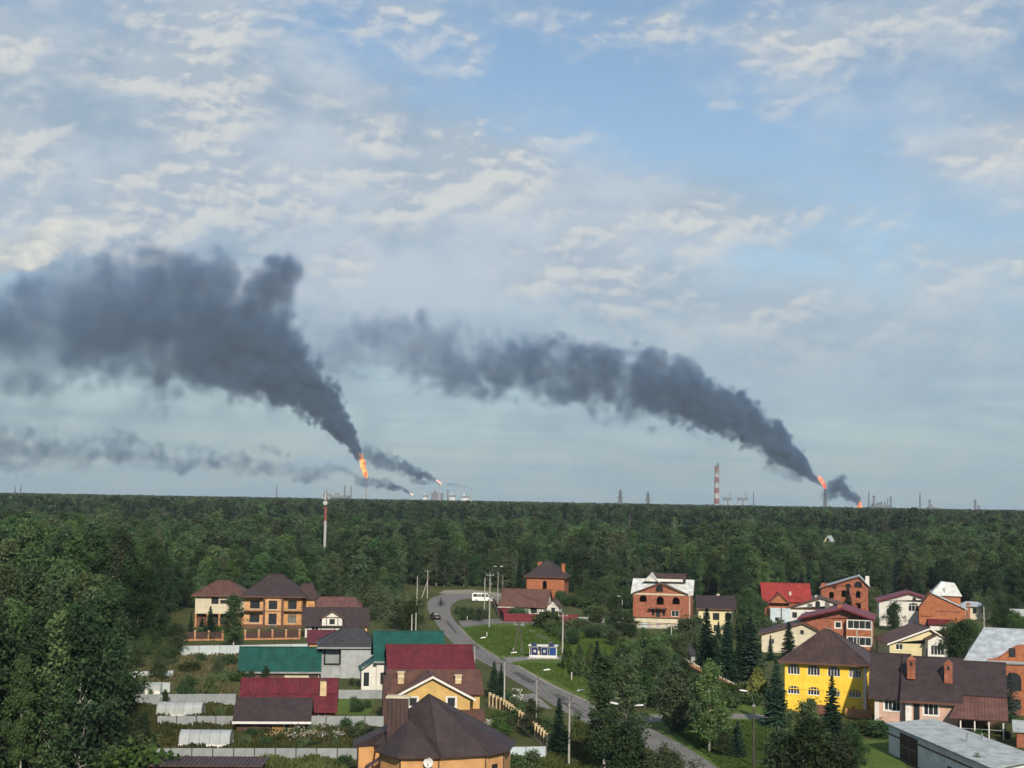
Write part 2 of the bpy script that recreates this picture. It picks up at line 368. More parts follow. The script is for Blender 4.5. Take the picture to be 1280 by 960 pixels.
# ------------------------------------------------------------------ trees: tapered trunk with limbs + crown of leaf-sized faces
def tube(path, radii, sides, V, F):
    path = [Vector(p) for p in path]; base = len(V); n = len(path)
    for i, p in enumerate(path):
        d = (path[min(i + 1, n - 1)] - path[max(i - 1, 0)]).normalized()
        a = d.cross(Vector((0.31, 0.87, 0.2))); a.normalize(); b = d.cross(a)
        for k in range(sides):
            q = 2 * math.pi * k / sides
            V.append(p + (a * math.cos(q) + b * math.sin(q)) * radii[i])
    for i in range(n - 1):
        for k in range(sides):
            k2 = (k + 1) % sides
            F.append((base + i * sides + k, base + i * sides + k2, base + (i + 1) * sides + k2, base + (i + 1) * sides + k))
def leaf_quads(C, size, g, up=0.35, lng=1.5):
    """diamond shaped faces at the centres C (n,3)"""
    n = len(C)
    N = g.normal(size=(n, 3)); N[:, 2] += up * 2; N /= np.linalg.norm(N, axis=1)[:, None]
    T = g.normal(size=(n, 3)); T -= (T * N).sum(1)[:, None] * N; T /= np.linalg.norm(T, axis=1)[:, None]
    B = np.cross(N, T); s = (size * g.uniform(0.6, 1.35, n))[:, None]
    V = np.empty((n, 4, 3)); V[:, 0] = C - T * s * lng * 0.5; V[:, 1] = C + B * s * 0.5; V[:, 2] = C + T * s * lng * 0.5; V[:, 3] = C - B * s * 0.5
    return V.reshape(-1, 3)
def quad_mesh(name, V, m):
    n = len(V) // 4
    me = bpy.data.meshes.new(name); me.vertices.add(n * 4); me.vertices.foreach_set('co', V.astype(np.float32).ravel())
    me.loops.add(n * 4); me.loops.foreach_set('vertex_index', np.arange(n * 4, dtype=np.int32))
    me.polygons.add(n); me.polygons.foreach_set('loop_start', np.arange(0, n * 4, 4, dtype=np.int32))
    me.materials.append(m); me.update(calc_edges=True); return me

def grow_broadleaf(seed, H, base, rad, leaves, leaf, bark, lm, limbs=26, droop=0.25, stems=1, lean=0.0, top=0.85, csize=0.6, gaps=0.12):
    g = np.random.default_rng(seed); V, F = [], []; clusters = []
    for st in range(stems):
        ang = g.uniform(0, 6.28); sp = 0.0 if stems == 1 else rad * 0.35
        off = Vector((math.cos(ang), math.sin(ang), 0))
        path = []; w1, w2 = g.uniform(-1, 1, 2)
        hh = H * (1 if st == 0 else g.uniform(0.78, 0.95))
        for i in range(8):
            f = i / 7
            path.append(off * (sp * f ** 1.3 + (0.12 if stems > 1 else 0)) + Vector((lean * f * f * H * 0.1 + 0.14 * w1 * math.sin(f * 5), 0.14 * w2 * math.sin(f * 4 + 1), hh * f)))
        r0 = 0.0135 * hh / math.sqrt(stems) ** 0.6
        tube(path, [max(0.025, r0 * (1 - 0.93 * i / 7)) for i in range(8)], 6, V, F)
        nl = max(6, int(limbs / stems))
        for k in range(nl):
            f = base + (0.985 - base) * ((k + g.uniform(0, 0.9)) / nl)
            i = min(6, int(f * 7)); p = path[i].lerp(path[i + 1], f * 7 - i)
            c = (f - base) / (1 - base)
            prof = (math.sin(math.pi * min(1.0, 0.14 + 0.86 * c) ** 0.8) ** 0.75) * 0.95 + 0.14
            L = rad * prof * g.uniform(0.62, 1.18)
            az = k * 2.39996 + g.uniform(-0.5, 0.5) + st
            el = R(g.uniform(22, 52)) + c * 0.45
            d = Vector((math.cos(az) * math.cos(el), math.sin(az) * math.cos(el), math.sin(el)))
            q = [p]; dd = d.copy()
            for j in range(4):
                dd = (dd + Vector((g.normal() * 0.16, g.normal() * 0.16, -droop * (j - 0.6) * 0.55 + g.normal() * 0.1))).normalized()
                q.append(q[-1] + dd * L / 4)
            rl = max(0.02, r0 * (1 - f) * 0.62 + 0.018)
            tube(q, [rl, rl * 0.75, rl * 0.5, rl * 0.32, 0.012], 4, V, F)
            for j in (1, 2, 3, 4):
                for _ in range(2 if j > 1 else 1):
                    if g.uniform() < gaps: continue
                    e = q[j] + Vector(g.normal(size=3)) * L * 0.17 + Vector((0, 0, -droop * 0.5 * g.uniform()))
                    clusters.append((e, csize * (0.7 + 0.5 * g.uniform()) * (0.7 + 0.13 * rad)))
        clusters.append((path[7], csize * 0.6))
    C = []; per = max(3, leaves // len(clusters))
    for e, s in clusters:
        n = max(3, int(per * g.uniform(0.5, 1.5)))
        C.append(np.array(e) + g.normal(size=(n, 3)) * s * np.array((0.62, 0.62, 0.5 + droop * 0.3)))
    C = np.concatenate(C); C = C[C[:, 2] > 0.25]
    return mesh_from('trunk', V, F, bark, True), quad_mesh('crown', leaf_quads(C, leaf, g), lm)

def grow_spruce(seed, H, rad, lm, step=0.42, leaf=0.30, base=0.04, dens=1.0, pw=0.9):
    g = np.random.default_rng(seed); V, F = [], []
    tube([(0, 0, 0), (0.04, 0.02, H * 0.5), (0, 0, H)], [0.012 * H, 0.007 * H, 0.012], 6, V, F)
    C = []; D = []
    z = base * H
    while z < H * 0.985:
        f = z / H; Lm = rad * (1 - f) ** pw + 0.12
        nb = int(5 + 5 * (1 - f) * dens)
        a0 = g.uniform(0, 6.28)
        for k in range(nb):
            L = Lm * g.uniform(0.68, 1.16); az = a0 + 6.283 * k / nb + g.uniform(-0.3, 0.3)
            d = np.array((math.cos(az), math.sin(az), 0)); s = np.array((-d[1], d[0], 0))
            n = max(2, int(L / 0.24 * dens)); zz = z + g.uniform(-0.2, 0.2)
            if L > 0.7 * rad and k % 2 == 0: tube([(0, 0, zz), tuple(d * L * 0.6 + (0, 0, zz - 0.16 * L))], [0.03, 0.012], 3, V, F)
            for i in range(n):
                u = (i + g.uniform(0.1, 0.9)) / n
                wdt = (0.10 + 0.24 * L * (1 - u)) * 0.9
                for sd in (-1, 1):
                    c = d * L * u + s * sd * wdt * g.uniform(0.1, 0.9) + np.array((0, 0, zz - L * 0.30 * u + L * 0.16 * u * u + g.normal() * 0.05))
                    C.append(c); t = d * 0.8 + s * sd * g.uniform(0.4, 1.1) + np.array((0, 0, g.uniform(-0.5, 0.1))); D.append(t / np.linalg.norm(t))
        z += step * (0.6 + 0.6 * (1 - f))
    for i in range(10): C.append(np.array((g.normal() * 0.04, g.normal() * 0.04, H - 0.07 * i))); D.append(np.array((0, 0, 1.0)))
    C = np.array(C); T = np.array(D); n = len(C)
    N = g.normal(size=(n, 3)) * 0.55 + np.array((0, 0, 1.0)); N -= (N * T).sum(1)[:, None] * T; N /= np.linalg.norm(N, axis=1)[:, None]
    B = np.cross(N, T); s = (leaf * g.uniform(0.7, 1.3, n))[:, None]
    Q = np.empty((n, 4, 3)); Q[:, 0] = C - T * s * 0.6; Q[:, 1] = C + B * s * 0.45; Q[:, 2] = C + T * s * 1.05; Q[:, 3] = C - B * s * 0.45
    return mesh_from('trunk', V, F, BARK_DARK, True), quad_mesh('crown', Q.reshape(-1, 3), lm)

def grow_pine(seed, H, rad, leaves, leaf=0.34, base=0.55):
    g = np.random.default_rng(seed); V, F = [], []
    path = [(0.15 * math.sin(i), 0.12 * math.cos(1.7 * i), H * i / 7) for i in range(8)]
    tube(path, [0.012 * H * (1 - 0.85 * i / 7) + 0.01 for i in range(8)], 6, V, F); C = []
    for k in range(24):
        f = base + (0.98 - base) * (k + g.uniform(0, 1)) / 24; c = (f - base) / (1 - base)
        L = rad * (0.45 + 0.75 * math.sin(math.pi * (0.15 + 0.8 * c))) * g.uniform(0.5, 1.1)
        az = k * 2.4 + g.uniform(-0.4, 0.4); el = R(g.uniform(0, 35)) + c * 0.5
        p = Vector((0, 0, f * H)); e = p + Vector((math.cos(az) * math.cos(el), math.sin(az) * math.cos(el), math.sin(el))) * L
        tube([p, p.lerp(e, 0.55) - Vector((0, 0, 0.08 * L)), e], [0.05, 0.035, 0.012], 4, V, F)
        for j in (0.5, 0.75, 1.0):
            n = int(leaves / 72 * g.uniform(0.6, 1.4)); q = np.array(p.lerp(e, j))
            C.append(q + g.normal(size=(n, 3)) * np.array((0.55, 0.55, 0.26)) * (0.55 + 0.2 * rad))
    return mesh_from('trunk', V, F, BARK_PINE, True), quad_mesh('crown', leaf_quads(np.concatenate(C), leaf, g, 0.5, 1.8), NEEDLE_PINE)

def grow_thuja(seed, H, rad, lm, n=2600):
    g = np.random.default_rng(seed); V, F = [], []
    tube([(0, 0, 0), (0, 0, H * 0.5), (0, 0, H * 0.9)], [0.06, 0.04, 0.01], 5, V, F)
    z = g.uniform(0.02, 1, n) ** 1.15; a = g.uniform(0, 6.283, n)
    r = rad * np.sin(np.pi * (0.10 + 0.90 * (1 - z) ** 0.8) * 0.62) ** 0.8 * (1 - z) ** 0.28 * (0.72 + 0.30 * g.uniform(size=n) + 0.14 * np.sin(a * 5 + z * 9 + seed))
    C = np.stack([r * np.cos(a), r * np.sin(a), z * H + 0.05], 1)
    return mesh_from('trunk', V, F, BARK_DARK, True), quad_mesh('crown', leaf_quads(C, 0.20, g, 0.1, 1.9), lm)

def grow_bush(seed, H, rad, lm, n=2600, leaf=0.16):
    g = np.random.default_rng(seed); V, F = [], []; C = []
    nb = 13
    for k in range(nb):
        az = k * 2.4; el = R(g.uniform(35, 85)); L = H * g.uniform(0.6, 1.0)
        e = Vector((math.cos(az) * math.cos(el) * rad / H * 1.2, math.sin(az) * math.cos(el) * rad / H * 1.2, math.sin(el))) * L
        tube([(0, 0, 0), e * 0.5 + Vector((0, 0, 0.1)), e], [0.035, 0.022, 0.008], 4, V, F)
        for j in (0.35, 0.6, 0.8, 1.0):
            m = int(n / nb / 4 * g.uniform(0.6, 1.4))
            C.append(np.array(e * j) + g.normal(size=(m, 3)) * np.array((0.30, 0.30, 0.22)) * (0.35 + 0.45 * rad))
    C = np.concatenate(C); C[:, 2] = np.abs(C[:, 2]) + 0.05
    return mesh_from('stem', V, F, BARK_GREY, True), quad_mesh('foliage', leaf_quads(C, leaf, g), lm)

PROTO = {
    'birch': [grow_broadleaf(11, 21, 0.14, 4.0, 14000, 0.30, BARK_BIRCH, LEAF_BIRCH, 34, 0.45),
              grow_broadleaf(12, 22, 0.20, 3.6, 12000, 0.30, BARK_BIRCH, LEAF_BIRCH, 32, 0.5, lean=0.5),
              grow_broadleaf(13, 20, 0.10, 4.4, 14000, 0.31, BARK_BIRCH, LEAF_WOOD, 36, 0.4, stems=2)],
    'aspen': [grow_broadleaf(21, 21, 0.06, 4.6, 17000, 0.32, BARK_GREY, LEAF_WOOD, 38, 0.2, csize=0.75),
              grow_broadleaf(22, 19, 0.05, 5.0, 17000, 0.32, BARK_GREY, LEAF_WOOD, 38, 0.25, stems=2, csize=0.75),
              grow_broadleaf(23, 22, 0.16, 4.2, 13000, 0.32, BARK_GREY, LEAF_OLIVE, 32, 0.2)],
    'willow': [grow_broadleaf(31, 9, 0.06, 4.2, 9000, 0.26, BARK_GREY, LEAF_OLIVE, 30, 0.3, stems=3, csize=0.7),
               grow_broadleaf(32, 8, 0.05, 3.8, 8000, 0.26, BARK_GREY, LEAF_BUSH, 30, 0.3, stems=3, csize=0.7)],
    'young_birch': [grow_broadleaf(41, 12, 0.12, 2.3, 7000, 0.22, BARK_BIRCH, LEAF_BIRCH, 34, 0.5, csize=0.5),
                    grow_broadleaf(42, 11, 0.10, 2.6, 7500, 0.22, BARK_BIRCH, LEAF_OLIVE, 34, 0.55, stems=2, csize=0.5)],
    'bare_birch': [grow_broadleaf(45, 21, 0.35, 3.6, 900, 0.28, BARK_BIRCH, LEAF_OLIVE, 30, 0.25, gaps=0.6)],
    'spruce': [grow_spruce(51, 13, 3.1, NEEDLE, 0.36, 0.34, dens=1.5), grow_spruce(52, 11, 2.9, NEEDLE, 0.34, 0.32, dens=1.5, pw=0.8), grow_spruce(53, 14, 2.9, NEEDLE, 0.38, 0.34, dens=1.5, pw=1.0)],
    'wood_spruce': [grow_spruce(54, 20, 3.0, NEEDLE, 0.55, 0.42, 0.12)],
    'blue_spruce': [grow_spruce(55, 9, 2.2, NEEDLE_BLUE)],
    'pine': [grow_pine(61, 22, 3.2, 5200), grow_pine(62, 23, 2.8, 4600, base=0.62)],
    'garden_pine': [grow_broadleaf(63, 8, 0.05, 3.0, 8000, 0.26, BARK_PINE, NEEDLE_PINE, 34, -0.1, csize=0.55)],
    'thuja': [grow_thuja(71, 4, 0.9, LEAF_THUJA), grow_thuja(72, 3.4, 0.8, LEAF_THUJA)],
    'golden_thuja': [grow_thuja(73, 3.6, 1.0, LEAF_YELLOW)],
    'bush': [grow_bush(81, 1.9, 1.5, LEAF_BUSH), grow_bush(82, 2.3, 1.4, LEAF_OLIVE), grow_bush(83, 1.5, 1.6, LEAF_THUJA)],
}
FULL_NAME = {'birch': 'birch_tree', 'aspen': 'aspen_tree', 'willow': 'willow_tree', 'young_birch': 'young_birch_tree', 'bare_birch': 'bare_birch_tree', 'spruce': 'spruce_tree',
             'wood_spruce': 'spruce_tree', 'blue_spruce': 'blue_spruce_tree', 'pine': 'pine_tree', 'garden_pine': 'pine_tree', 'thuja': 'thuja_tree', 'golden_thuja': 'thuja_tree', 'bush': 'garden_bush'}
PROTO_H = {k: [max(v.co.z for v in c.vertices) for _, c in L] for k, L in PROTO.items()}
def plant(kind, i, loc, height, label, group=None, wide=1.0, rz=None):
    L = PROTO[kind]; i %= len(L); tr, cr = L[i]
    root = bpy.data.objects.new(FULL_NAME[kind], None); COL.objects.link(root); root.empty_display_size = 0.5
    s = height / PROTO_H[kind][i]
    root.location = (loc[0], loc[1], 0.0); root.scale = (s * wide, s * wide, s)
    root.rotation_euler = (0, 0, random.uniform(0, 6.28) if rz is None else rz)
    tag(root, label, 'bush' if kind == 'bush' else 'tree', group)
    for d in (tr, cr):
        o = bpy.data.objects.new(d.name.split('.')[0], d); COL.objects.link(o); o.parent = root
    return root
def tree_at(kind, i, px, base_y, top_y, label, group=None, wide=1.0):
    """tree standing on the ground under pixel (px, base_y), reaching up to top_y"""
    g = on_ground(px, base_y); h = at_depth(px, top_y, g.y).z
    return plant(kind, i, g, max(0.6, h), label, group, wide)

# members of the forest mass: a middle set for the near rows, a coarse set for the far ones
def far_broad(seed, H, rad, n, leaf, lm, bark, limbs=16, base=0.16): return grow_broadleaf(seed, H, base, rad, n, leaf, bark, lm, limbs, 0.2, csize=0.8)
FAR = [far_broad(91, 20, 3.6, 1300, 0.60, LEAF_WOOD, BARK_GREY), far_broad(92, 21, 3.2, 1200, 0.60, LEAF_BIRCH, BARK_BIRCH), far_broad(93, 19, 3.8, 1300, 0.62, LEAF_WOOD, BARK_BIRCH),
       far_broad(94, 22, 3.0, 1000, 0.60, LEAF_OLIVE, BARK_BIRCH), grow_spruce(95, 21, 2.8, NEEDLE, 1.0, 0.8, 0.12, 0.6), grow_pine(96, 22, 3.0, 900, 0.7, 0.55)]
MID = [far_broad(191, 20, 4.4, 4500, 0.40, LEAF_WOOD, BARK_GREY, 30, 0.05), far_broad(192, 21, 3.6, 4200, 0.38, LEAF_BIRCH, BARK_BIRCH, 30, 0.08), far_broad(193, 19, 4.6, 4500, 0.40, LEAF_WOOD, BARK_BIRCH, 30, 0.05),
       far_broad(194, 21, 3.8, 4000, 0.38, LEAF_OLIVE, BARK_BIRCH, 28, 0.06), grow_spruce(195, 20, 3.0, NEEDLE, 0.7, 0.5, 0.06, 0.8), grow_pine(196, 22, 3.0, 2600, 0.42, 0.5)]
def join_pair(name, pair):
    t, c = pair
    me = bpy.data.meshes.new(name); bm = bmesh.new(); bm.from_mesh(t)
    k = len(bm.faces); bm.from_mesh(c); bm.faces.ensure_lookup_table()
    for f in bm.faces[k:]: f.material_index = 1
    bm.to_mesh(me); bm.free(); me.materials.append(t.materials[0]); me.materials.append(c.materials[0]); return me
FAR_SRC = [join_pair('far_tree', p) for p in FAR]; MID_SRC = [join_pair('forest_tree', p) for p in MID]

def scatter_stuff(name, label, cat, pts, idx, scl, rot, sources, wid=(1.0, 1.0)):
    """one object of kind stuff: instances of the source meshes on points"""
    me = bpy.data.meshes.new(name); me.from_pydata([tuple(p) for p in pts], [], [])
    for nm, ty, arr in (('idx', 'INT', idx), ('scl', 'FLOAT', scl), ('rot', 'FLOAT', rot), ('wid', 'FLOAT', [q * random.uniform(*wid) for q in scl])):
        a = me.attributes.new(nm, ty, 'POINT'); a.data.foreach_set('value', list(arr))
    o = new_obj(name, me); tag(o, label, cat, kind='stuff')
    ng = bpy.data.node_groups.new(name, 'GeometryNodeTree')
    ng.interface.new_socket('Geometry', in_out='INPUT', socket_type='NodeSocketGeometry')
    ng.interface.new_socket('Geometry', in_out='OUTPUT', socket_type='NodeSocketGeometry')
    t = NT(ng); gi = t.n('NodeGroupInput').outputs[0]; go = t.n('NodeGroupOutput')
    def attr(nm, ty):
        q = t.n('GeometryNodeInputNamedAttribute', data_type=ty); q.inputs[0].default_value = nm; return q.outputs[0]
    join = t.n('GeometryNodeJoinGeometry')
    for k, src in enumerate(sources):
        so = bpy.data.objects.new(name + '_source', src)          # never linked: only the instances are drawn
        oi = t.n('GeometryNodeObjectInfo'); oi.inputs[0].default_value = so
        ip = t.n('GeometryNodeInstanceOnPoints'); t.put(ip.inputs['Points'], gi); t.put(ip.inputs['Instance'], oi.outputs['Geometry'])
        cmp_ = t.n('FunctionNodeCompare', data_type='INT', operation='EQUAL'); t.put(cmp_.inputs[2], attr('idx', 'INT')); cmp_.inputs[3].default_value = k
        t.put(ip.inputs['Selection'], cmp_.outputs[0])
        t.put(ip.inputs['Rotation'], t.xyz(0.0, 0.0, attr('rot', 'FLOAT')))
        t.put(ip.inputs['Scale'], t.xyz(attr('wid', 'FLOAT'), attr('wid', 'FLOAT'), attr('scl', 'FLOAT')))
        ng.links.new(ip.outputs[0], join.inputs[0])
    t.put(go.inputs[0], join.outputs[0])
    md = o.modifiers.new(name, 'NODES'); md.node_group = ng
    return o
# ------------------------------------------------------------------ ground, lawns, roads
def ground_mat(name, cs, sc1=0.08, sc2=1.6, bump=0.05):
    m = bpy.data.materials.new(name); m.use_nodes = True; t = NT(m.node_tree); b = m.node_tree.nodes['Principled BSDF']
    co = t.n('ShaderNodeTexCoord').outputs['Object']
    a = t.noise(co, sc1, 5.0, 0.6); d = t.noise(co, sc2, 6.0, 0.65)
    c = t.mix(t.ss(a, 0.35, 0.65), (*cs[0], 1), (*cs[1], 1))
    c = t.mix(t.ss(d, 0.45, 0.72), c, (*cs[2], 1))
    t.put(b.inputs['Base Color'], c); b.inputs['Roughness'].default_value = 0.95; b.inputs['Specular IOR Level'].default_value = 0.1
    bp = t.n('ShaderNodeBump'); t.put(bp.inputs['Height'], t.noise(co, sc2 * 4, 4.0, 0.7)); bp.inputs['Distance'].default_value = bump * 4; bp.inputs['Strength'].default_value = 0.6
    t.put(b.inputs['Normal'], bp.outputs[0]); return m
G_MEADOW = ground_mat('meadow', [(0.052, 0.066, 0.020), (0.078, 0.092, 0.030), (0.10, 0.095, 0.045)])
G_LAWN = ground_mat('mown_lawn', [(0.066, 0.115, 0.024), (0.090, 0.140, 0.030), (0.115, 0.145, 0.040)], 0.15, 0.9, 0.03)
G_YARD = ground_mat('yard_grass', [(0.055, 0.084, 0.020), (0.085, 0.112, 0.030), (0.11, 0.105, 0.05)], 0.2, 1.4)
G_DRY = ground_mat('dry_meadow', [(0.105, 0.115, 0.040), (0.135, 0.130, 0.052), (0.085, 0.095, 0.035)], 0.12, 1.0)
G_SOIL = ground_mat('garden_soil', [(0.085, 0.070, 0.048), (0.065, 0.055, 0.038), (0.07, 0.085, 0.03)], 0.4, 1.8)
ASPHALT = ground_mat('worn_asphalt', [(0.155, 0.152, 0.148), (0.195, 0.190, 0.183), (0.130, 0.128, 0.125)], 0.25, 2.5, 0.006)
GRAVEL = ground_mat('gravel', [(0.24, 0.22, 0.18), (0.30, 0.27, 0.22), (0.20, 0.19, 0.15)], 0.3, 3.0, 0.02)
PAVING = ground_mat('path_asphalt', [(0.19, 0.185, 0.175), (0.225, 0.22, 0.205), (0.16, 0.155, 0.15)], 0.3, 3.0, 0.006)

def sheet(name, pix, z, m, world=None):
    P = world or [on_ground(x, y) for x, y in pix]
    me = mesh_from(name, [(p[0], p[1], z) for p in P], [tuple(range(len(P)))], m)
    bm = bmesh.new(); bm.from_mesh(me); bmesh.ops.triangulate(bm, faces=bm.faces)
    for f in bm.faces:
        if f.normal.z < 0: f.normal_flip()
    bm.to_mesh(me); bm.free()
    o = new_obj(name, me); tag(o, kind='structure'); return o
def smooth_line(P, n=6):
    out = []
    for i in range(len(P) - 1):
        p0, p1, p2, p3 = P[max(i - 1, 0)], P[i], P[i + 1], P[min(i + 2, len(P) - 1)]
        for k in range(n):
            t = k / n
            out.append(0.5 * ((2 * p1) + (p2 - p0) * t + (2 * p0 - 5 * p1 + 4 * p2 - p3) * t * t + (3 * p1 - p0 - 3 * p2 + p3) * t ** 3))
    out.append(P[-1]); return out
def strip(name, left, right, z, m, n=6):
    L = smooth_line([on_ground(*p) for p in left], n); Q = smooth_line([on_ground(*p) for p in right], n)
    k = len(L); V = [(p.x, p.y, z) for p in L] + [(p.x, p.y, z) for p in Q]
    F = [(i, k + i, k + i + 1, i + 1) for i in range(k - 1)]
    me = mesh_from(name, V, F, m)
    if me.polygons[0].normal.z < 0: me.flip_normals()
    o = new_obj(name, me); tag(o, kind='structure'); return o

sheet('ground', None, 0.0, G_MEADOW, [(-2550, -280), (2550, -280), (2550, 4450), (-2550, 4450)])
sheet('lawn', [(576, 783), (600, 780), (745, 780), (775, 800), (780, 850), (735, 878), (720, 873), (660, 842), (625, 823), (592, 802)], 0.008, G_LAWN)
sheet('lawn', [(800, 893), (945, 880), (1100, 960), (1100, 985), (880, 985), (860, 945)], 0.008, G_LAWN)
sheet('meadow', [(212, 818), (300, 818), (300, 870), (205, 862), (150, 842)], 0.008, G_DRY)
sheet('kitchen_garden', [(140, 880), (290, 880), (290, 893), (480, 893), (440, 940), (185, 938)], 0.008, G_YARD)
sheet('lawn', [(235, 880), (290, 880), (290, 896), (240, 897)], 0.012, G_LAWN)
sheet('lawn', [(418, 872), (470, 872), (462, 893), (418, 893)], 0.012, G_LAWN)
sheet('lawn', [(1078, 925), (1112, 925), (1150, 985), (1060, 985)], 0.012, G_LAWN)
# the main road: from the far bend down to the foot of the frame
strip('road', [(640, 748), (600, 743), (560, 742.5), (539, 748), (534, 758), (541, 773), (562, 800), (586, 818), (615, 834), (640, 849), (668, 866), (706, 890), (760, 915), (812, 936), (850, 958), (880, 985)],
      [(640, 753), (606, 749), (580, 749), (566, 755), (563, 765), (572, 781), (591, 801), (622, 822), (645, 832), (670, 847), (695, 860), (735, 879), (800, 905), (850, 930), (890, 955), (925, 985)], 0.016, ASPHALT)
strip('road', [(572, 775), (620, 774), (700, 775), (760, 777)], [(578, 784), (622, 779.5), (700, 780), (760, 783)], 0.020, ASPHALT)
strip('footpath', [(648, 780), (668, 792), (690, 806), (700, 814)], [(654, 780), (675, 792), (697, 805), (708, 813)], 0.012, PAVING)
strip('footpath', [(628, 822), (660, 821), (702, 820)], [(636, 829), (660, 825), (704, 824)], 0.020, PAVING)
strip('driveway', [(632, 868), (650, 868), (668, 867)], [(634, 884), (662, 884), (690, 886)], 0.012, PAVING)
strip('driveway', [(795, 895), (830, 893), (880, 892), (960, 893)], [(800, 903), (836, 901), (880, 898), (960, 899)], 0.012, PAVING)
sheet('gravel_shoulder', [(548, 741.5), (556, 737.5), (590, 737), (616, 740), (640, 744), (640, 748), (600, 743.2), (560, 742.8)], 0.012, GRAVEL)
strip('gravel_shoulder', [(571, 781), (590, 801), (621, 822)], [(574, 782), (593, 802), (625, 823)], 0.020, GRAVEL)
strip('gravel_shoulder', [(645, 832), (670, 847), (695, 860), (735, 879)], [(648, 831.5), (674, 846.5), (699, 859.5), (740, 878)], 0.020, GRAVEL)
sheet('driveway', [(920, 953), (945, 945), (1000, 985), (950, 985)], 0.016, PAVING)
TAR = ground_mat('tar_patch', [(0.085, 0.083, 0.080), (0.105, 0.103, 0.10), (0.075, 0.074, 0.072)], 0.4, 3.0, 0.006)
for q in ([(556, 776), (560, 776), (573, 792), (569, 792)], [(586, 806), (594, 805), (600, 811), (592, 812)], [(640, 841), (648, 840), (672, 853), (663, 855)], [(690, 868), (699, 867), (712, 875), (703, 877)], [(548, 752), (556, 752), (557, 757), (547, 758)], [(700, 878), (704, 877), (726, 889), (722, 891)]):
    sheet('tar_patch', q, 0.021, TAR)
# ------------------------------------------------------------------ forest
ROAD_KEEP = []
def clear_of(x, y):
    """true where trees of the wood may stand (not on houses, road, gardens)"""
    if y < 124: return False
    px = 640 + x / y * FPX          # rough view column
    if y > 425: return True
    if px < 214 and y > 285: return True
    if px < 500 and y > 314: return True
    if 500 <= px < 530 and y > 350: return True
    if px > 745 and y > 364: return True
    if px > 640 and y > 402: return True
    if px > 500: return False
    edge = 150 if y < 175 else (135 if y < 232 else (185 if y < 250 else 212))
    return px < edge
rw = random.Random(5)
def top_limit(x, y):
    """lower growth where the photograph looks over the trees at something behind"""
    px = 640 + x / y * FPX
    if 396 < px < 420 and y < 474: return 10.0
    if 428 < px < 455 and y < 402: return 4.5
    if 1022 < px < 1048 and y < 556: return 12.6
    return 99.0
def halton(i, b):
    f, r = 1.0, 0.0
    while i > 0: f /= b; r += f * (i % b); i //= b
    return r
# the wood beside the kitchen gardens: single trees
wood = []
i = 0
while len(wood) < 165 and i < 4000:
    i += 1
    y = 128 + (390 - 128) * halton(i, 2) ** 0.85; px = -25 + 245 * halton(i, 3)
    x = (px - 640) / FPX * y
    if not clear_of(x, y): continue
    if any((x - q[0]) ** 2 + (y - q[1]) ** 2 < 3.6 ** 2 for q in wood): continue
    wood.append((x, y))
for x, y in wood:
    u = rw.random(); px = 640 + x / y * FPX
    edge = y < 200
    kind = 'birch' if u < 0.34 else ('aspen' if u < 0.86 else ('willow' if u < 0.9 else 'wood_spruce'))
    h = rw.uniform(16, 21.5) if y < 200 else rw.uniform(17.5, 22.3)
    if px > 165 and y > 250: h *= 0.86
    if px > 120 and y < 240: h *= rw.uniform(0.55, 0.75)
    elif y < 165: h *= rw.uniform(0.6, 0.85)
    if kind == 'willow': h = rw.uniform(8, 11)
    nm = {'birch': 'pale-trunked birch in the wood beside the kitchen gardens', 'aspen': 'leafy aspen in the wood beside the kitchen gardens',
          'willow': 'low willow in the wood beside the kitchen gardens', 'wood_spruce': 'dark spruce in the wood beside the kitchen gardens'}[kind]
    plant(kind, rw.randrange(9), (x, y), h, nm, 'trees of the wood beside the kitchen gardens', rw.uniform(0.85, 1.15))
# the front of the forest behind the last houses: single trees
front = []
i = 0
def front_y(px): return 316 if px < 500 else (432 if px < 645 else (404 if px < 745 else 366))
while len(front) < 180 and i < 8000:
    i += 1
    px = 205 + 1090 * halton(i, 3); y = front_y(px) + 62 * halton(i, 2) ** 1.3
    x = (px - 640) / FPX * y
    if any((x - q[0]) ** 2 + (y - q[1]) ** 2 < 4.4 ** 2 for q in front): continue
    front.append((x, y, px))
for x, y, px in front:
    u = rw.random()
    con = 0.10 if px < 700 else 0.20
    kind = 'wood_spruce' if u < con else ('birch' if u < 0.48 else ('aspen' if u < 0.9 else 'willow'))
    far_in = (y - front_y(px)) / 62
    h = rw.uniform(9.0, 12.5) + 3.5 * far_in if kind != 'willow' else rw.uniform(6, 9)
    h = min(h, top_limit(x, y))
    nm = {'birch': 'birch at the forest edge behind the last houses', 'aspen': 'leafy aspen at the forest edge behind the last houses',
          'willow': 'low grey-green willow at the forest edge behind the last houses', 'wood_spruce': 'dark spruce at the forest edge behind the last houses'}[kind]
    plant(kind, rw.randrange(9), (x, y), h, nm, 'trees along the forest edge', rw.uniform(0.95, 1.25))
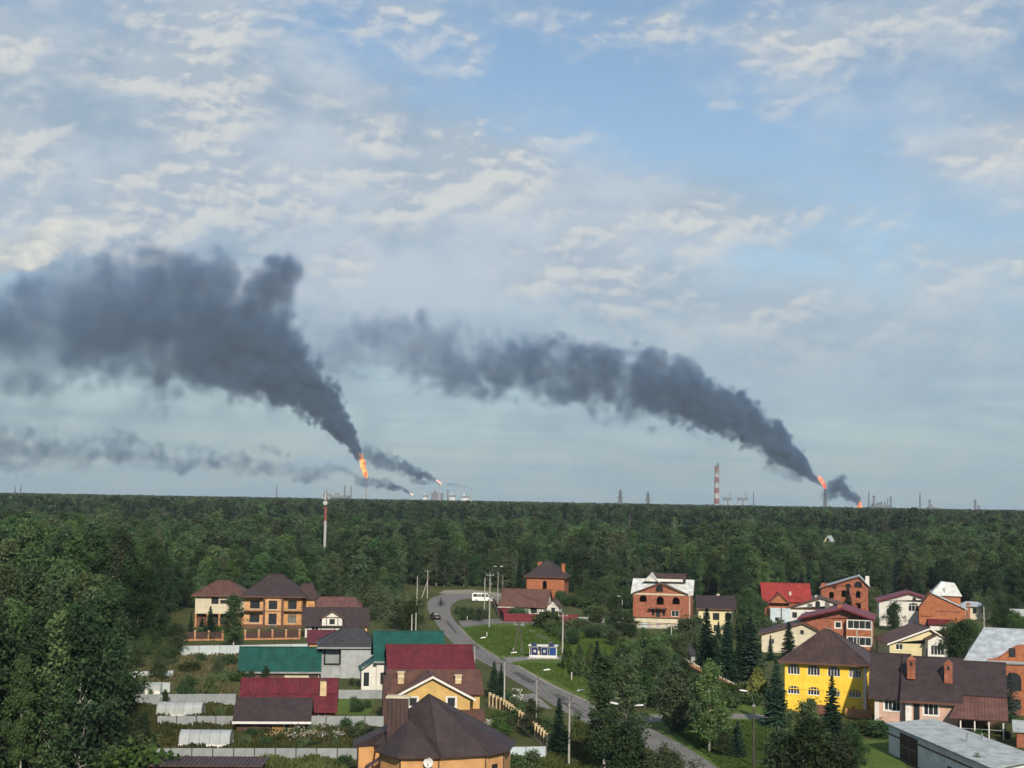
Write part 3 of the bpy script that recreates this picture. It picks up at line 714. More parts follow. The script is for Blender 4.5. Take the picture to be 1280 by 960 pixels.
# the rest of the forest: one mass
pts, idx, scl, rot = [], [], [], []
def add_far(x, y, s, k):
    pts.append((x, y, -0.1)); idx.append(k); scl.append(s); rot.append(rw.uniform(0, 6.28))
def fill(y0, y1, step, hmin, hmax, mixw, wide=1.08, jitter=0.9, px0=-1e9, px1=1e9):
    y = y0
    while y < y1:
        half = y * 640 / FPX * wide + 12; x = -half
        while x < half:
            xx = x + rw.uniform(-1, 1) * step * 0.5 * jitter; yy = y + rw.uniform(-1, 1) * step * 0.5 * jitter
            if clear_of(xx, yy) and px0 < 640 + xx / yy * FPX < px1:
                k = rw.choices(range(6), mixw)[0]
                add_far(xx, yy, min(rw.uniform(hmin, hmax) * (1 + (0.14 if yy < 800 else 0.03) * math.sin(xx * 0.05 + yy * 0.031) * math.sin(yy * 0.043 - xx * 0.02)), top_limit(xx, yy)) / 20.5, k)
            x += step
        y += step
fill(336, 460, 6.0, 8.5, 15.0, (2, 5, 2, 4, 1.4, 0.2), px0=205, px1=500)
fill(386, 460, 6.0, 8.5, 15.0, (2, 5, 2, 5, 1.4, 0.2), px0=700)
fill(425, 460, 6.0, 8.5, 14.0, (2, 5, 2, 4, 1.2, 0.2), px0=495, px1=705)
fill(455, 640, 6.6, 10.0, 17.5, (3, 5, 2, 5, 1.2, 0.2))
scatter_stuff('forest', 'dense mixed forest right behind the last houses', 'forest', pts, idx, scl, rot, MID_SRC, (1.15, 1.75))
pts, idx, scl, rot = [], [], [], []
fill(640, 800, 7.0, 6, 12.5, (4, 4, 3, 3, 3, 1))
fill(800, 1100, 5.4, 17.0, 22.5, (3, 1.5, 3, .6, 3, 5))
fill(1100, 1800, 7.0, 18.5, 22.5, (4, 2, 3, 1, 3, 3))
fill(1800, 3420, 11.0, 19.0, 23.0, (4, 2, 3, 1, 3, 3))
scatter_stuff('forest', 'dark mixed forest reaching to the horizon', 'forest', pts, idx, scl, rot, FAR_SRC)
# the inside of the near wood, out of reach of single trees
pts, idx, scl, rot = [], [], [], []
for i in range(1, 1300):
    y = 128 + 290 * halton(i, 5); px = -140 + 350 * halton(i, 7); x = (px - 640) / FPX * y
    if clear_of(x, y) and px < 190 and all((x - q[0]) ** 2 + (y - q[1]) ** 2 > 7 for q in wood): add_far(x, y, rw.uniform(7, 17) / 20.5, rw.choice((0, 0, 1, 2, 3)))
scatter_stuff('undergrowth', 'dense lower trees filling the wood beside the kitchen gardens', 'undergrowth', pts, idx, scl, rot, MID_SRC)
# ------------------------------------------------------------------ house kit
class Site:
    """local frame of a thing: origin on the ground under pixel (px, py), x to the right, y away, z up; lengths in pixels of the photograph via m()"""
    def __init__(s, name, px, py, label, cat='house', yaw=0.0, group=None, z=0.0, loc=None):
        g = Vector(loc) if loc is not None else on_ground(px, py, z)
        s.o = bpy.data.objects.new(name, None); COL.objects.link(s.o); s.o.empty_display_size = 1
        # yaw is measured against the line of sight of that place
        s.view = math.atan2(g.x, g.y)
        s.o.location = g; s.o.rotation_euler = (0, 0, R(yaw))
        s.k = FPX / g.y; s.cy = math.cos(R(yaw))
        tag(s.o, label, cat, group); s.loc = g; s.yaw = R(yaw)
    def m(s, px): return px / s.k
    def part(s, name, V, F, m, parent=None, smooth=False, label=None):
        o = new_obj(name, mesh_from(name, V, F, m, smooth), parent or s.o)
        if label: o['label'] = label
        return o
def box_vf(x0, x1, y0, y1, z0, z1, V=None, F=None):
    V = [] if V is None else V; F = [] if F is None else F; b = len(V)
    V += [(x, y, z) for z in (z0, z1) for y in (y0, y1) for x in (x0, x1)]
    F += [tuple(b + i for i in f) for f in ((0, 2, 3, 1), (4, 5, 7, 6), (0, 1, 5, 4), (2, 6, 7, 3), (0, 4, 6, 2), (1, 3, 7, 5))]
    return V, F
def box(s, name, x0, x1, y0, y1, z0, z1, m, parent=None, label=None):
    return s.part(name, *box_vf(x0, x1, y0, y1, z0, z1), m, parent, label=label)
# sides of a house body: 'f' front (y0), 'b' back, 'l' left, 'r' right. A point (a, z) on a side -> local xyz, d = out of the wall
class Body:
    """rectangular house body with real window openings; wins are (side, a_centre, z0, w, h, style)"""
    def __init__(s, st, x0, x1, y0, y1, z0, z1, m, wins=(), name='wall', frame=None, reveal=0.14):
        s.st, s.x0, s.x1, s.y0, s.y1, s.z0, s.z1 = st, x0, x1, y0, y1, z0, z1
        s.frame = frame or FRAME_W; V, F = [], []
        wins = [(sd, a, zz, w, min(h, z1 - .08 - zz), sty) for sd, a, zz, w, h, sty in wins if z1 - zz > .4]
        for side in 'fblr':
            W = (x1 - x0) if side in 'fb' else (y1 - y0)
            ops = [(a - w / 2, a + w / 2, zz, zz + h, sty) for sd, a, zz, w, h, sty in wins if sd == side]
            s.panel(side, W, ops, V, F, reveal)
        s.wall = st.part(name, V, F, m)
        for w in wins: s.window(*w, reveal=reveal)
    def P(s, side, a, z, d):
        if side == 'f': return (s.x0 + a, s.y0 - d, z)
        if side == 'b': return (s.x1 - a, s.y1 + d, z)
        if side == 'l': return (s.x0 - d, s.y1 - a, z)
        return (s.x1 + d, s.y0 + a, z)
    def panel(s, side, W, ops, V, F, rv):
        xs = sorted({0.0, W, *[o[0] for o in ops], *[o[1] for o in ops]}); zs = sorted({s.z0, s.z1, *[o[2] for o in ops], *[o[3] for o in ops]})
        for i in range(len(xs) - 1):
            for j in range(len(zs) - 1):
                cx, cz = (xs[i] + xs[i + 1]) / 2, (zs[j] + zs[j + 1]) / 2
                if any(o[0] < cx < o[1] and o[2] < cz < o[3] for o in ops): continue
                b = len(V); V += [s.P(side, xs[i], zs[j], 0), s.P(side, xs[i + 1], zs[j], 0), s.P(side, xs[i + 1], zs[j + 1], 0), s.P(side, xs[i], zs[j + 1], 0)]
                F.append((b, b + 1, b + 2, b + 3))
        for a0, a1, b0, b1, sty in ops:
            q = [(a0, b0), (a1, b0), (a1, b1), (a0, b1)]
            for i in range(4):
                p, r_ = q[i], q[(i + 1) % 4]; b = len(V)
                V += [s.P(side, *p, 0), s.P(side, *r_, 0), s.P(side, *r_, -rv), s.P(side, *p, -rv)]; F.append((b + 3, b + 2, b + 1, b))
            if 'arch' in sty:          # fill the corners above the arch
                c, rad_x = (a0 + a1) / 2, (a1 - a0) / 2; rise = min(rad_x, (b1 - b0) * 0.45); n = 8
                arc = [(c + rad_x * math.cos(math.pi * k / n), b1 - rise + rise * math.sin(math.pi * k / n)) for k in range(n + 1)]
                for k in range(n):
                    corner = (a1, b1) if k < n / 2 else (a0, b1)
                    b = len(V); V += [s.P(side, *corner, 0), s.P(side, *arc[k], 0), s.P(side, *arc[k + 1], 0)]; F.append((b, b + 1, b + 2))
                    b = len(V); V += [s.P(side, *arc[k], 0), s.P(side, *arc[k], -rv), s.P(side, *arc[k + 1], -rv), s.P(side, *arc[k + 1], 0)]; F.append((b, b + 1, b + 2, b + 3))
                b = len(V); V += [s.P(side, a0, b1, 0), s.P(side, *arc[n // 2], 0), s.P(side, a1, b1, 0)]; F.append((b, b + 1, b + 2))
    def window(s, side, a, z, w, h, style, reveal=0.14):
        if 'hole' in style: return
        V, F = [], []; a0, a1, z1 = a - w / 2, a + w / 2, z + h; t = 0.07 if 'thin' not in style else 0.065; d0, d1 = -reveal + 0.01, -reveal + 0.07
        def bar(p0, p1, q0, q1):
            b = len(V); pts = [(p0, q0), (p1, q0), (p1, q1), (p0, q1)]
            V.extend([s.P(side, *p, d1) for p in pts]); V.extend([s.P(side, *p, d0) for p in pts])
            F.extend([(b, b + 1, b + 2, b + 3), (b + 4, b + 5, b + 1, b), (b + 5, b + 6, b + 2, b + 1), (b + 6, b + 7, b + 3, b + 2), (b + 7, b + 4, b, b + 3)])
        bar(a0, a0 + t, z, z1); bar(a1 - t, a1, z, z1); bar(a0 + t, a1 - t, z, z + t); bar(a0 + t, a1 - t, z1 - t, z1)
        n = next((int(c) for c in style if c.isdigit()), 2 if w > 0.8 else 1)
        for k in range(1, n): bar(a0 + w * k / n - t * 0.45, a0 + w * k / n + t * 0.45, z + t, z1 - t)
        if 't' in style.split('-'): bar(a0 + t, a1 - t, z + h * 0.68, z + h * 0.68 + t * 0.9)
        fm = FRAME_D if 'dark' in style else s.frame
        o = s.st.part('window', V, F, fm)
        q = [(a0 + 0.02, z + 0.02), (a1 - 0.02, z + 0.02), (a1 - 0.02, z1 - 0.02), (a0 + 0.02, z1 - 0.02)]
        s.st.part('pane', [s.P(side, *p, d0 + 0.015) for p in q], [(0, 1, 2, 3)], GLASS, o)
        if 'trim' in style:            # a proud surround
            V, F = [], []; e = 0.16
            def slab(p0, p1, q0, q1, dd):
                b = len(V); pts = [(p0, q0), (p1, q0), (p1, q1), (p0, q1)]
                V.extend([s.P(side, *p, dd) for p in pts]); V.extend([s.P(side, *p, -0.01) for p in pts])
                F.extend([(b, b + 1, b + 2, b + 3), (b + 4, b + 5, b + 1, b), (b + 5, b + 6, b + 2, b + 1), (b + 6, b + 7, b + 3, b + 2), (b + 7, b + 4, b, b + 3)])
            slab(a0 - e, a0 - 0.004, z - e, z1 + e, 0.04); slab(a1 + 0.004, a1 + e, z - e, z1 + e, 0.04); slab(a0, a1, z1 + 0.004, z1 + e, 0.036); slab(a0, a1, z - e, z - 0.004, 0.06)
            s.st.part('surround', V, F, TRIM_W, o)
        elif 'sill' in style:
            V, F = [], []
            b = 0; pts = [(a0 - 0.06, z - 0.07), (a1 + 0.06, z - 0.07), (a1 + 0.06, z), (a0 - 0.06, z)]
            V.extend([s.P(side, *p, 0.10) for p in pts]); V.extend([s.P(side, *p, -0.01) for p in pts])
            F.extend([(0, 1, 2, 3), (4, 5, 1, 0), (5, 6, 2, 1), (6, 7, 3, 2), (7, 4, 0, 3)])
            s.st.part('sill', V, F, TRIM_W, o)

def slab_between(A, B, C, D, th, V, F):
    """thick roof plane from quad A B (eave) C D (ridge)"""
    A, B, C, D = map(Vector, (A, B, C, D)); n = (B - A).cross(D - A).normalized()
    if n.z < 0: n = -n
    b = len(V); V += [tuple(p) for p in (A, B, C, D)] + [tuple(p - n * th) for p in (A, B, C, D)]
    F += [(b, b + 1, b + 2, b + 3), (b + 7, b + 6, b + 5, b + 4), (b, b + 4, b + 5, b + 1), (b + 1, b + 5, b + 6, b + 2), (b + 2, b + 6, b + 7, b + 3), (b + 3, b + 7, b + 4, b)]
def gable_x(st, x0, x1, y0, y1, ze, zr, m, oh=0.4, og=0.35, ry=None, wall=None, th=0.12, cap=True, fascia=None, zb=None, name='roof'):
    """ridge runs along x; eaves at front and back. ry: ridge position; zb: height of the back eave"""
    ry = (y0 + y1) / 2 if ry is None else ry; zb = ze if zb is None else zb; V, F = [], []; ze, zb, zr = ze + th * 1.1, zb + th * 1.1, zr + th * 1.1
    sf = (zr - ze) / (ry - y0); sb = (zr - zb) / (y1 - ry)
    slab_between((x0 - og, y0 - oh, ze - sf * oh), (x1 + og, y0 - oh, ze - sf * oh), (x1 + og, ry, zr), (x0 - og, ry, zr), th, V, F)
    slab_between((x1 + og, y1 + oh, zb - sb * oh), (x0 - og, y1 + oh, zb - sb * oh), (x0 - og, ry, zr), (x1 + og, ry, zr), th, V, F)
    o = st.part(name, V, F, m)
    if cap: st.part('ridge_cap', *box_vf(x0 - og - 0.02, x1 + og + 0.02, ry - 0.14, ry + 0.14, zr - 0.06, zr + 0.05), m, o)
    if fascia: st.part('fascia', *box_vf(x0 - og, x1 + og, y0 - oh - 0.04, y0 - oh - 0.003, ze - sf * oh - th - 0.12, ze - sf * oh + 0.01), fascia, o)
    if wall:
        g = 0.02
        for xx in (x0, x1):
            d = 0.12 if xx == x0 else -0.12
            q = th * 1.1; V = [(xx, y0, ze - q), (xx, y1, zb - q), (xx, ry, zr - q), (xx + d, y0, ze - q), (xx + d, y1, zb - q), (xx + d, ry, zr - q)]
            st.part('gable', V, [(0, 1, 2), (5, 4, 3), (0, 3, 4, 1), (1, 4, 5, 2), (2, 5, 3, 0)], wall)
    return o
def gable_y(st, x0, x1, y0, y1, ze, zr, m, oh=0.4, og=0.45, rx=None, wall=None, th=0.12, barge=None, zre=None, cap=True, name='roof', front=True):
    """ridge runs along y: the gable faces the viewer; zre: height of the right eave"""
    rx = (x0 + x1) / 2 if rx is None else rx; zre = ze if zre is None else zre; V, F = [], []; ze, zre, zr = ze + th * 1.1, zre + th * 1.1, zr + th * 1.1
    sl = (zr - ze) / (rx - x0); sr = (zr - zre) / (x1 - rx)
    L = (x0 - oh, ze - sl * oh); Q = (x1 + oh, zre - sr * oh)
    slab_between((L[0], y1 + og, L[1]), (L[0], y0 - og, L[1]), (rx, y0 - og, zr), (rx, y1 + og, zr), th, V, F)
    slab_between((Q[0], y0 - og, Q[1]), (Q[0], y1 + og, Q[1]), (rx, y1 + og, zr), (rx, y0 - og, zr), th, V, F)
    o = st.part(name, V, F, m)
    if cap: st.part('ridge_cap', *box_vf(rx - 0.14, rx + 0.14, y0 - og - 0.02, y1 + og + 0.02, zr - 0.06, zr + 0.05), m, o)
    if barge:
        V, F = [], []; y = y0 - og - 0.004; hgt = 0.26
        for (ax, az), (bx, bz) in (((L[0], L[1]), (rx, zr)), ((rx, zr), (Q[0], Q[1]))):
            b = len(V); V += [(ax, y, az - hgt), (bx, y, bz - hgt), (bx, y, bz + 0.01), (ax, y, az + 0.01)] + [(ax, y - 0.04, az - hgt), (bx, y - 0.04, bz - hgt), (bx, y - 0.04, bz + 0.01), (ax, y - 0.04, az + 0.01)]
            F += [(b + 4, b + 5, b + 6, b + 7), (b, b + 1, b + 5, b + 4), (b + 3, b + 7, b + 6, b + 2), (b, b + 4, b + 7, b + 3), (b + 1, b + 2, b + 6, b + 5)]
        st.part('barge_board', V, F, barge, o)
    if wall:
        for yy, d in ((y0, 0.12), (y1, -0.12)):
            q = th * 1.1; V = [(x0, yy, ze - q), (x1, yy, zre - q), (rx, yy, zr - q), (x0, yy + d, ze - q), (x1, yy + d, zre - q), (rx, yy + d, zr - q)]
            st.part('gable', V, [(0, 1, 2), (5, 4, 3), (0, 3, 4, 1), (1, 4, 5, 2), (2, 5, 3, 0)], wall)
    return o
def hip(st, x0, x1, y0, y1, ze, zr, m, oh=0.5, ridge=0.3, axis='x', th=0.14, fascia=None, name='roof', rx=None):
    """hipped roof; ridge = length of the ridge along axis"""
    X0, X1, Y0, Y1 = x0 - oh, x1 + oh, y0 - oh, y1 + oh; cx, cy = ((x0 + x1) / 2 if rx is None else rx), (y0 + y1) / 2
    if axis == 'x': a, b = (cx - ridge / 2, cy, zr), (cx + ridge / 2, cy, zr)
    else: a, b = (cx, cy - ridge / 2, zr), (cx, cy + ridge / 2, zr)
    V = [(X0, Y0, ze), (X1, Y0, ze), (X1, Y1, ze), (X0, Y1, ze), a, b, (X0, Y0, ze - th), (X1, Y0, ze - th), (X1, Y1, ze - th), (X0, Y1, ze - th)]
    if axis == 'x': F = [(0, 1, 5, 4), (1, 2, 5), (2, 3, 4, 5), (3, 0, 4)]
    else: F = [(0, 1, 4), (1, 2, 5, 4), (2, 3, 5), (3, 0, 4, 5)]
    F += [(6, 7, 1, 0), (7, 8, 2, 1), (8, 9, 3, 2), (9, 6, 0, 3), (9, 8, 7, 6)]
    o = st.part(name, V, F, m)
    W, G = [], []
    for p, q in ((V[0], a), (V[1], a if axis == 'y' else b), (V[2], b), (V[3], b if axis == 'y' else a), (a, b)):
        p, q = Vector(p), Vector(q)
        if (q - p).length > 0.05: tube([p + Vector((0, 0, .01)), q + Vector((0, 0, .01))], [0.09, 0.09], 5, W, G)
    st.part('ridge_cap', W, G, m, o)
    if fascia:
        W, G = [], []
        for q in ((X0 - .05, X1 + .05, Y0 - .05, Y0 - .004), (X0 - .05, X0 - .004, Y0, Y1), (X1 + .004, X1 + .05, Y0, Y1), (X0 - .05, X1 + .05, Y1 + .004, Y1 + .05)): box_vf(*q, ze - th - 0.08, ze + 0.03, W, G)
        st.part('gutter', W, G, fascia, o)
    return o
def shed_roof(st, A, B, C, D, m, th=0.12, name='roof'):
    V, F = [], []; slab_between(A, B, C, D, th, V, F); return st.part(name, V, F, m)
def chimney(st, x, y, z0, z1, w, m, cap=None, d=None, gabled=False):
    d = d or w; o = box(st, 'chimney', x - w / 2, x + w / 2, y - d / 2, y + d / 2, z0, z1, m)
    if gabled:
        V = [(x - w * .62, y - d * .62, z1), (x + w * .62, y - d * .62, z1), (x + w * .62, y + d * .62, z1), (x - w * .62, y + d * .62, z1), (x, y - d * .62, z1 + w * 0.6), (x, y + d * .62, z1 + w * 0.6)]
        st.part('chimney_cap', V, [(0, 1, 4), (1, 2, 5, 4), (2, 3, 5), (3, 0, 4, 5), (3, 2, 1, 0)], cap or m, o)
        box(st, 'smoke_hole', x - w * .16, x + w * .16, y - d / 2 - .03, y - d / 2 + .01, z1 - w * .75, z1 - w * .2, FRAME_D, o)
    elif cap: box(st, 'chimney_cap', x - w * .62, x + w * .62, y - d * .62, y + d * .62, z1 + 0.002, z1 + 0.1, cap, o)
    return o
def proud_window(st, x, y, z, w, h, frame=None, arch=False, n=2, face='f', pane=None):
    """window set on a gable: frame and pane a few centimetres proud of the wall at plane y (or x for l / r)"""
    def P(a, b, d): return (x + a, y - d, z + b) if face == 'f' else ((x - d, y - a, z + b) if face == 'l' else (x + d, y + a, z + b))
    k = 8
    out = [(-w / 2, 0), (w / 2, 0)] + ([(w / 2 * math.cos(math.pi * i / k), h - w / 2 + w / 2 * math.sin(math.pi * i / k)) for i in range(k + 1)] if arch else [(w / 2, h), (-w / 2, h)])
    f = 1 - 0.16 / max(w, 0.4)
    inn = [(a * f, h / 2 + (b - h / 2) * (1 - 0.16 / max(h, .4))) for a, b in out]; c = len(out)
    V = [P(a, b, .05) for a, b in out] + [P(a, b, .05) for a, b in inn] + [P(a, b, .0) for a, b in out]
    F = [(i, (i + 1) % c, c + (i + 1) % c, c + i) for i in range(c)] + [(2 * c + i, 2 * c + (i + 1) % c, (i + 1) % c, i) for i in range(c)]
    if n > 1:
        b = len(V); V += [P(-.035, .05, .045), P(.035, .05, .045), P(.035, h - .06, .045), P(-.035, h - .06, .045)]; F.append((b, b + 1, b + 2, b + 3))
    o = st.part('window', V, F, frame or FRAME_W)
    st.part('pane', [P(a, b, .02) for a, b in inn], [tuple(range(c))], pane or GLASS, o)
    return o

FRAME_W = mat('white_frame', (0.74, 0.74, 0.72), 0.5, 0.04); FRAME_D = mat('dark_frame', (0.03, 0.022, 0.018), 0.6, 0.1)
TRIM_W = mat('white_trim', (0.62, 0.60, 0.55), 0.6, 0.05); GLASS = glass()
BLACK = mat('dark_void', (0.012, 0.012, 0.013), 0.9, 0.1)
# roofs (sheet metal and shingle)
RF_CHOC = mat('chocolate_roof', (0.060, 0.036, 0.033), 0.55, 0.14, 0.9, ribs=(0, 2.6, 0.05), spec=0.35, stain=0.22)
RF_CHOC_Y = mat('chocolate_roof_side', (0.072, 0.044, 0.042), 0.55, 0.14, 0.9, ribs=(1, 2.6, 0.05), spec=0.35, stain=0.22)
RF_SHINGLE = mat('brown_shingle', (0.038, 0.026, 0.028), 0.62, 0.14, 0.9, bump=0.02, bscale=9, spec=0.35, stain=0.22)
RF_BROWN = mat('red_brown_roof', (0.105, 0.052, 0.040), 0.6, 0.14, 0.9, ribs=(0, 2.6, 0.045), stain=0.22)
RF_RUST = mat('rust_brown_roof', (0.130, 0.062, 0.052), 0.6, 0.14, 0.9, ribs=(0, 2.6, 0.045), stain=0.22)
RF_GREY = mat('graphite_roof', (0.042, 0.043, 0.047), 0.55, 0.14, 0.9, bump=0.02, bscale=8, stain=0.22)
RF_GREEN = mat('green_roof', (0.006, 0.068, 0.054), 0.48, 0.14, 0.9, ribs=(0, 2.2, 0.045), spec=0.4, stain=0.22)
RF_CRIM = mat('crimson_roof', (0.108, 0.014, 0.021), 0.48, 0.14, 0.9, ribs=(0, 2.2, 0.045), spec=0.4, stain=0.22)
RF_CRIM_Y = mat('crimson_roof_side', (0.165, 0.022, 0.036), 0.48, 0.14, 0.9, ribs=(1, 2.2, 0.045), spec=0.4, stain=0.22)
RF_RED = mat('red_roof', (0.25, 0.030, 0.024), 0.5, 0.14, 0.9, ribs=(0, 2.2, 0.045), spec=0.4, stain=0.22)
RF_ZINC = mat('zinc_roof', (0.36, 0.40, 0.43), 0.42, 0.14, 0.9, ribs=(0, 1.3, 0.02), spec=0.5, stain=0.15)
RF_ZINC_Y = mat('zinc_roof_side', (0.36, 0.40, 0.43), 0.42, 0.14, 0.9, ribs=(1, 1.3, 0.02), spec=0.5, stain=0.15)
RF_WHITE = mat('pale_sheet_roof', (0.58, 0.60, 0.58), 0.5, 0.14, 0.9, ribs=(0, 1.6, 0.015), stain=0.1)
RF_FELT = mat('grey_felt_roof', (0.36, 0.40, 0.41), 0.75, 0.14, 0.9, stain=0.2)
# walls
W_CREAM = mat('cream_render', (0.52, 0.47, 0.35), 0.9, 0.06, 0.8, stain=0.12); W_WHITE = mat('white_render', (0.58, 0.57, 0.53), 0.9, 0.06, 0.8, stain=0.12)
W_PALE = mat('pale_yellow_render', (0.56, 0.49, 0.29), 0.9, 0.06, 0.8, stain=0.12); W_YELLOW = mat('vivid_yellow_render', (0.80, 0.54, 0.06), 0.85, 0.06, 0.8, stain=0.08)
W_SAND = mat('sand_yellow_render', (0.52, 0.35, 0.13), 0.9, 0.07, 0.9); W_PINK = mat('pink_render', (0.53, 0.35, 0.28), 0.9, 0.07, 0.9, stain=0.12)
W_PEACH = mat('peach_brick', (0.54, 0.31, 0.155), 0.9, 0.10, 1.5, bump=0.01, bscale=7); W_ORANGE = mat('orange_brick', (0.34, 0.125, 0.060), 0.9, 0.12, 1.4, bump=0.01, bscale=7)
W_RED = mat('red_brick', (0.29, 0.105, 0.062), 0.9, 0.14, 1.3, bump=0.01, bscale=7, stain=0.12); W_RUSTY = mat('rough_red_brick', (0.30, 0.105, 0.060), 0.9, 0.2, 1.3, bump=0.015, bscale=6, stain=0.2)
W_BROWN = mat('brown_brick', (0.12, 0.062, 0.042), 0.9, 0.15, 1.3); W_GREY = mat('grey_block', (0.30, 0.32, 0.33), 0.9, 0.08, 1.0, bump=0.01, bscale=5, stain=0.15)
W_DKWOOD = mat('dark_brown_boards', (0.075, 0.042, 0.036), 0.8, 0.12, 1.0, ribs=(0, 5.0, 0.01)); W_WOOD = mat('amber_timber', (0.48, 0.26, 0.105), 0.8, 0.15, 1.2, ribs=(2, 5.0, 0.012))
W_HONEY = mat('honey_brick', (0.50, 0.275, 0.115), 0.9, 0.08, 1.2, bump=0.008, bscale=8)
CONCRETE = mat('concrete', (0.36, 0.35, 0.32), 0.9, 0.08, 1.0, stain=0.2); STEEL = mat('grey_steel', (0.23, 0.24, 0.25), 0.5, 0.08, 1.0)
SHEET_G = mat('grey_sheet', (0.24, 0.265, 0.275), 0.5, 0.06, 0.6, ribs=(0, 5.0, 0.02), spec=0.4, stain=0.12); SHEET_W = mat('white_sheet', (0.40, 0.45, 0.46), 0.5, 0.05, 0.6, ribs=(0, 5.0, 0.02), spec=0.4, stain=0.08)
SHEET_B = mat('brown_sheet', (0.055, 0.028, 0.024), 0.55, 0.08, 0.6, ribs=(0, 5.0, 0.02)); SHEET_C = mat('crimson_sheet', (0.14, 0.018, 0.026), 0.5, 0.08, 0.6, ribs=(0, 5.0, 0.02))
SHEET_BL = mat('pale_blue_sheet', (0.42, 0.50, 0.54), 0.5, 0.05, 0.6, ribs=(0, 5.0, 0.02), stain=0.08)
POLYC = mat('polycarbonate', (0.33, 0.36, 0.36), 0.25, 0.06, 1.0, spec=0.6); WHITE_P = mat('white_paint', (0.60, 0.60, 0.58), 0.5, 0.04)
BRICK_POST = mat('brick_post', (0.40, 0.20, 0.105), 0.9, 0.14, 2.0); CREAM_POST = mat('cream_post', (0.50, 0.39, 0.22), 0.9, 0.10, 1.5)

def fence(name, P, label, panel_m, post_m, h=2.0, bay=2.5, post=0.09, post_h=None, proud=False, group=None, rail=None, cap=None, base=None):
    """sheet fence along the world points P: every panel and every post is a part"""
    root = bpy.data.objects.new(name, None); COL.objects.link(root); root.location = (P[0].x, P[0].y, 0); tag(root, label, 'fence', group)
    org = Vector((P[0].x, P[0].y, 0)); post_h = post_h or h + 0.05; pm = {}
    pb = mesh_from('post', *box_vf(-post / 2, post / 2, -post / 2, post / 2, 0, post_h), post_m)
    cb = mesh_from('post_cap', *box_vf(-post * .62, post * .62, -post * .62, post * .62, post_h, post_h + 0.07), cap) if cap else None
    for a, b in zip(P[:-1], P[1:]):
        a, b = Vector((a.x, a.y, 0)) - org, Vector((b.x, b.y, 0)) - org; L = (b - a).length; n = max(1, round(L / bay)); w = L / n; ang = math.atan2(b.y - a.y, b.x - a.x)
        z0 = base[0] if base else 0.06
        me = mesh_from('panel', *box_vf(0.003, w - 0.003, -0.02, 0.02, z0, h), panel_m)
        for i in range(n + 1):
            p = a.lerp(b, i / n)
            off = Vector((math.sin(ang), -math.cos(ang), 0)) * (0.0 if post > 0.2 else (0.075 if proud else -0.075))
            o = new_obj('post', pb, root); o.location = p + off; o.rotation_euler = (0, 0, ang)
            if cb:
                c = new_obj('post_cap', cb, o)
            if i < n:
                o = new_obj('panel', me, root); o.location = p; o.rotation_euler = (0, 0, ang)
        if rail and False: new_obj('top_rail', mesh_from('top_rail', *box_vf(-post / 2, L + post / 2, -0.045, 0.045, h + 0.003, h + 0.06), rail), root).location = a; root.children[-1].rotation_euler = (0, 0, ang)
        if base: 
            o = new_obj('footing', mesh_from('footing', *box_vf(-post / 2, L + post / 2, -0.14, 0.14, -0.02, base[0] - 0.003), base[1]), root); o.location = a; o.rotation_euler = (0, 0, ang)
    return root
def gpts(*pp): return [on_ground(*p) for p in pp]
def site_z(s, py, off=0.0, px=None):
    """height of pixel row py at this site, off metres behind its front"""
    q = 640 + s.loc.x / s.loc.y * FPX if px is None else px
    return at_depth(q, py, s.loc.y + off).z
Site.z = site_z
# ------------------------------------------------------------------ houses left of the road
# orange two-storey house with the dark hipped roof
s = Site('house', 304, 785, 'orange two-storey house with dark brown hipped roof behind brick-post fence', yaw=5); m = s.m
W, E = m(72), s.z(745); w3 = W / 3
sty = '2-t-dark-sill'; zw1, zw2 = E * .60, E * .12
Body(s, 0, w3 + .2, .5, 9, 0, E, W_PEACH, [('f', w3 * .55, zw1, 1.9, 1.6, sty), ('f', w3 * .55, zw2 + .3, 1.9, 1.6, sty)])
Body(s, w3 + .2, 2 * w3 - .1, -.6, 9, 0, E, W_PEACH, [('f', w3 * .44, zw1, 1.7, 1.7, sty), ('f', w3 * .44, zw2, 1.6, 2.2, sty)])
Body(s, 2 * w3 - .1, W, 0.1, 9, 0, E, W_WOOD, [('f', w3 * .5, zw1, 1.7, 1.7, sty), ('f', w3 * .5, zw2 + .3, 1.6, 1.7, sty), ('r', 3, zw1, 1.4, 1.6, sty)])
for xx in (w3 + .2, 2 * w3 - .1): box(s, 'brick_pier', xx - .22, xx + .22, -.72, .4, 0, E - .1, W_BROWN)
box(s, 'brick_pier', W - .2, W + .06, -.05, .5, 0, E - .1, W_BROWN); box(s, 'plinth', -.08, W + .08, -.75, 9.05, 0, .7, W_BROWN)
box(s, 'floor_band', -.03, W + .03, -.66, 8.9, E * .52, E * .52 + .16, W_BROWN)
hip(s, 0, W, -.3, 9, E, s.z(717.5, 4.5), RF_SHINGLE, .7, m(17), fascia=W_BROWN)
chimney(s, m(28), 2.2, E + 1, s.z(721, 2), .8, RF_SHINGLE)
Body(s, W - 1, W + m(14), 3, 10, 0, E - .6, W_WOOD); hip(s, W - 1.2, W + m(14), 3, 10, E - .6, s.z(728, 7), RF_CHOC, .6, 2.0)
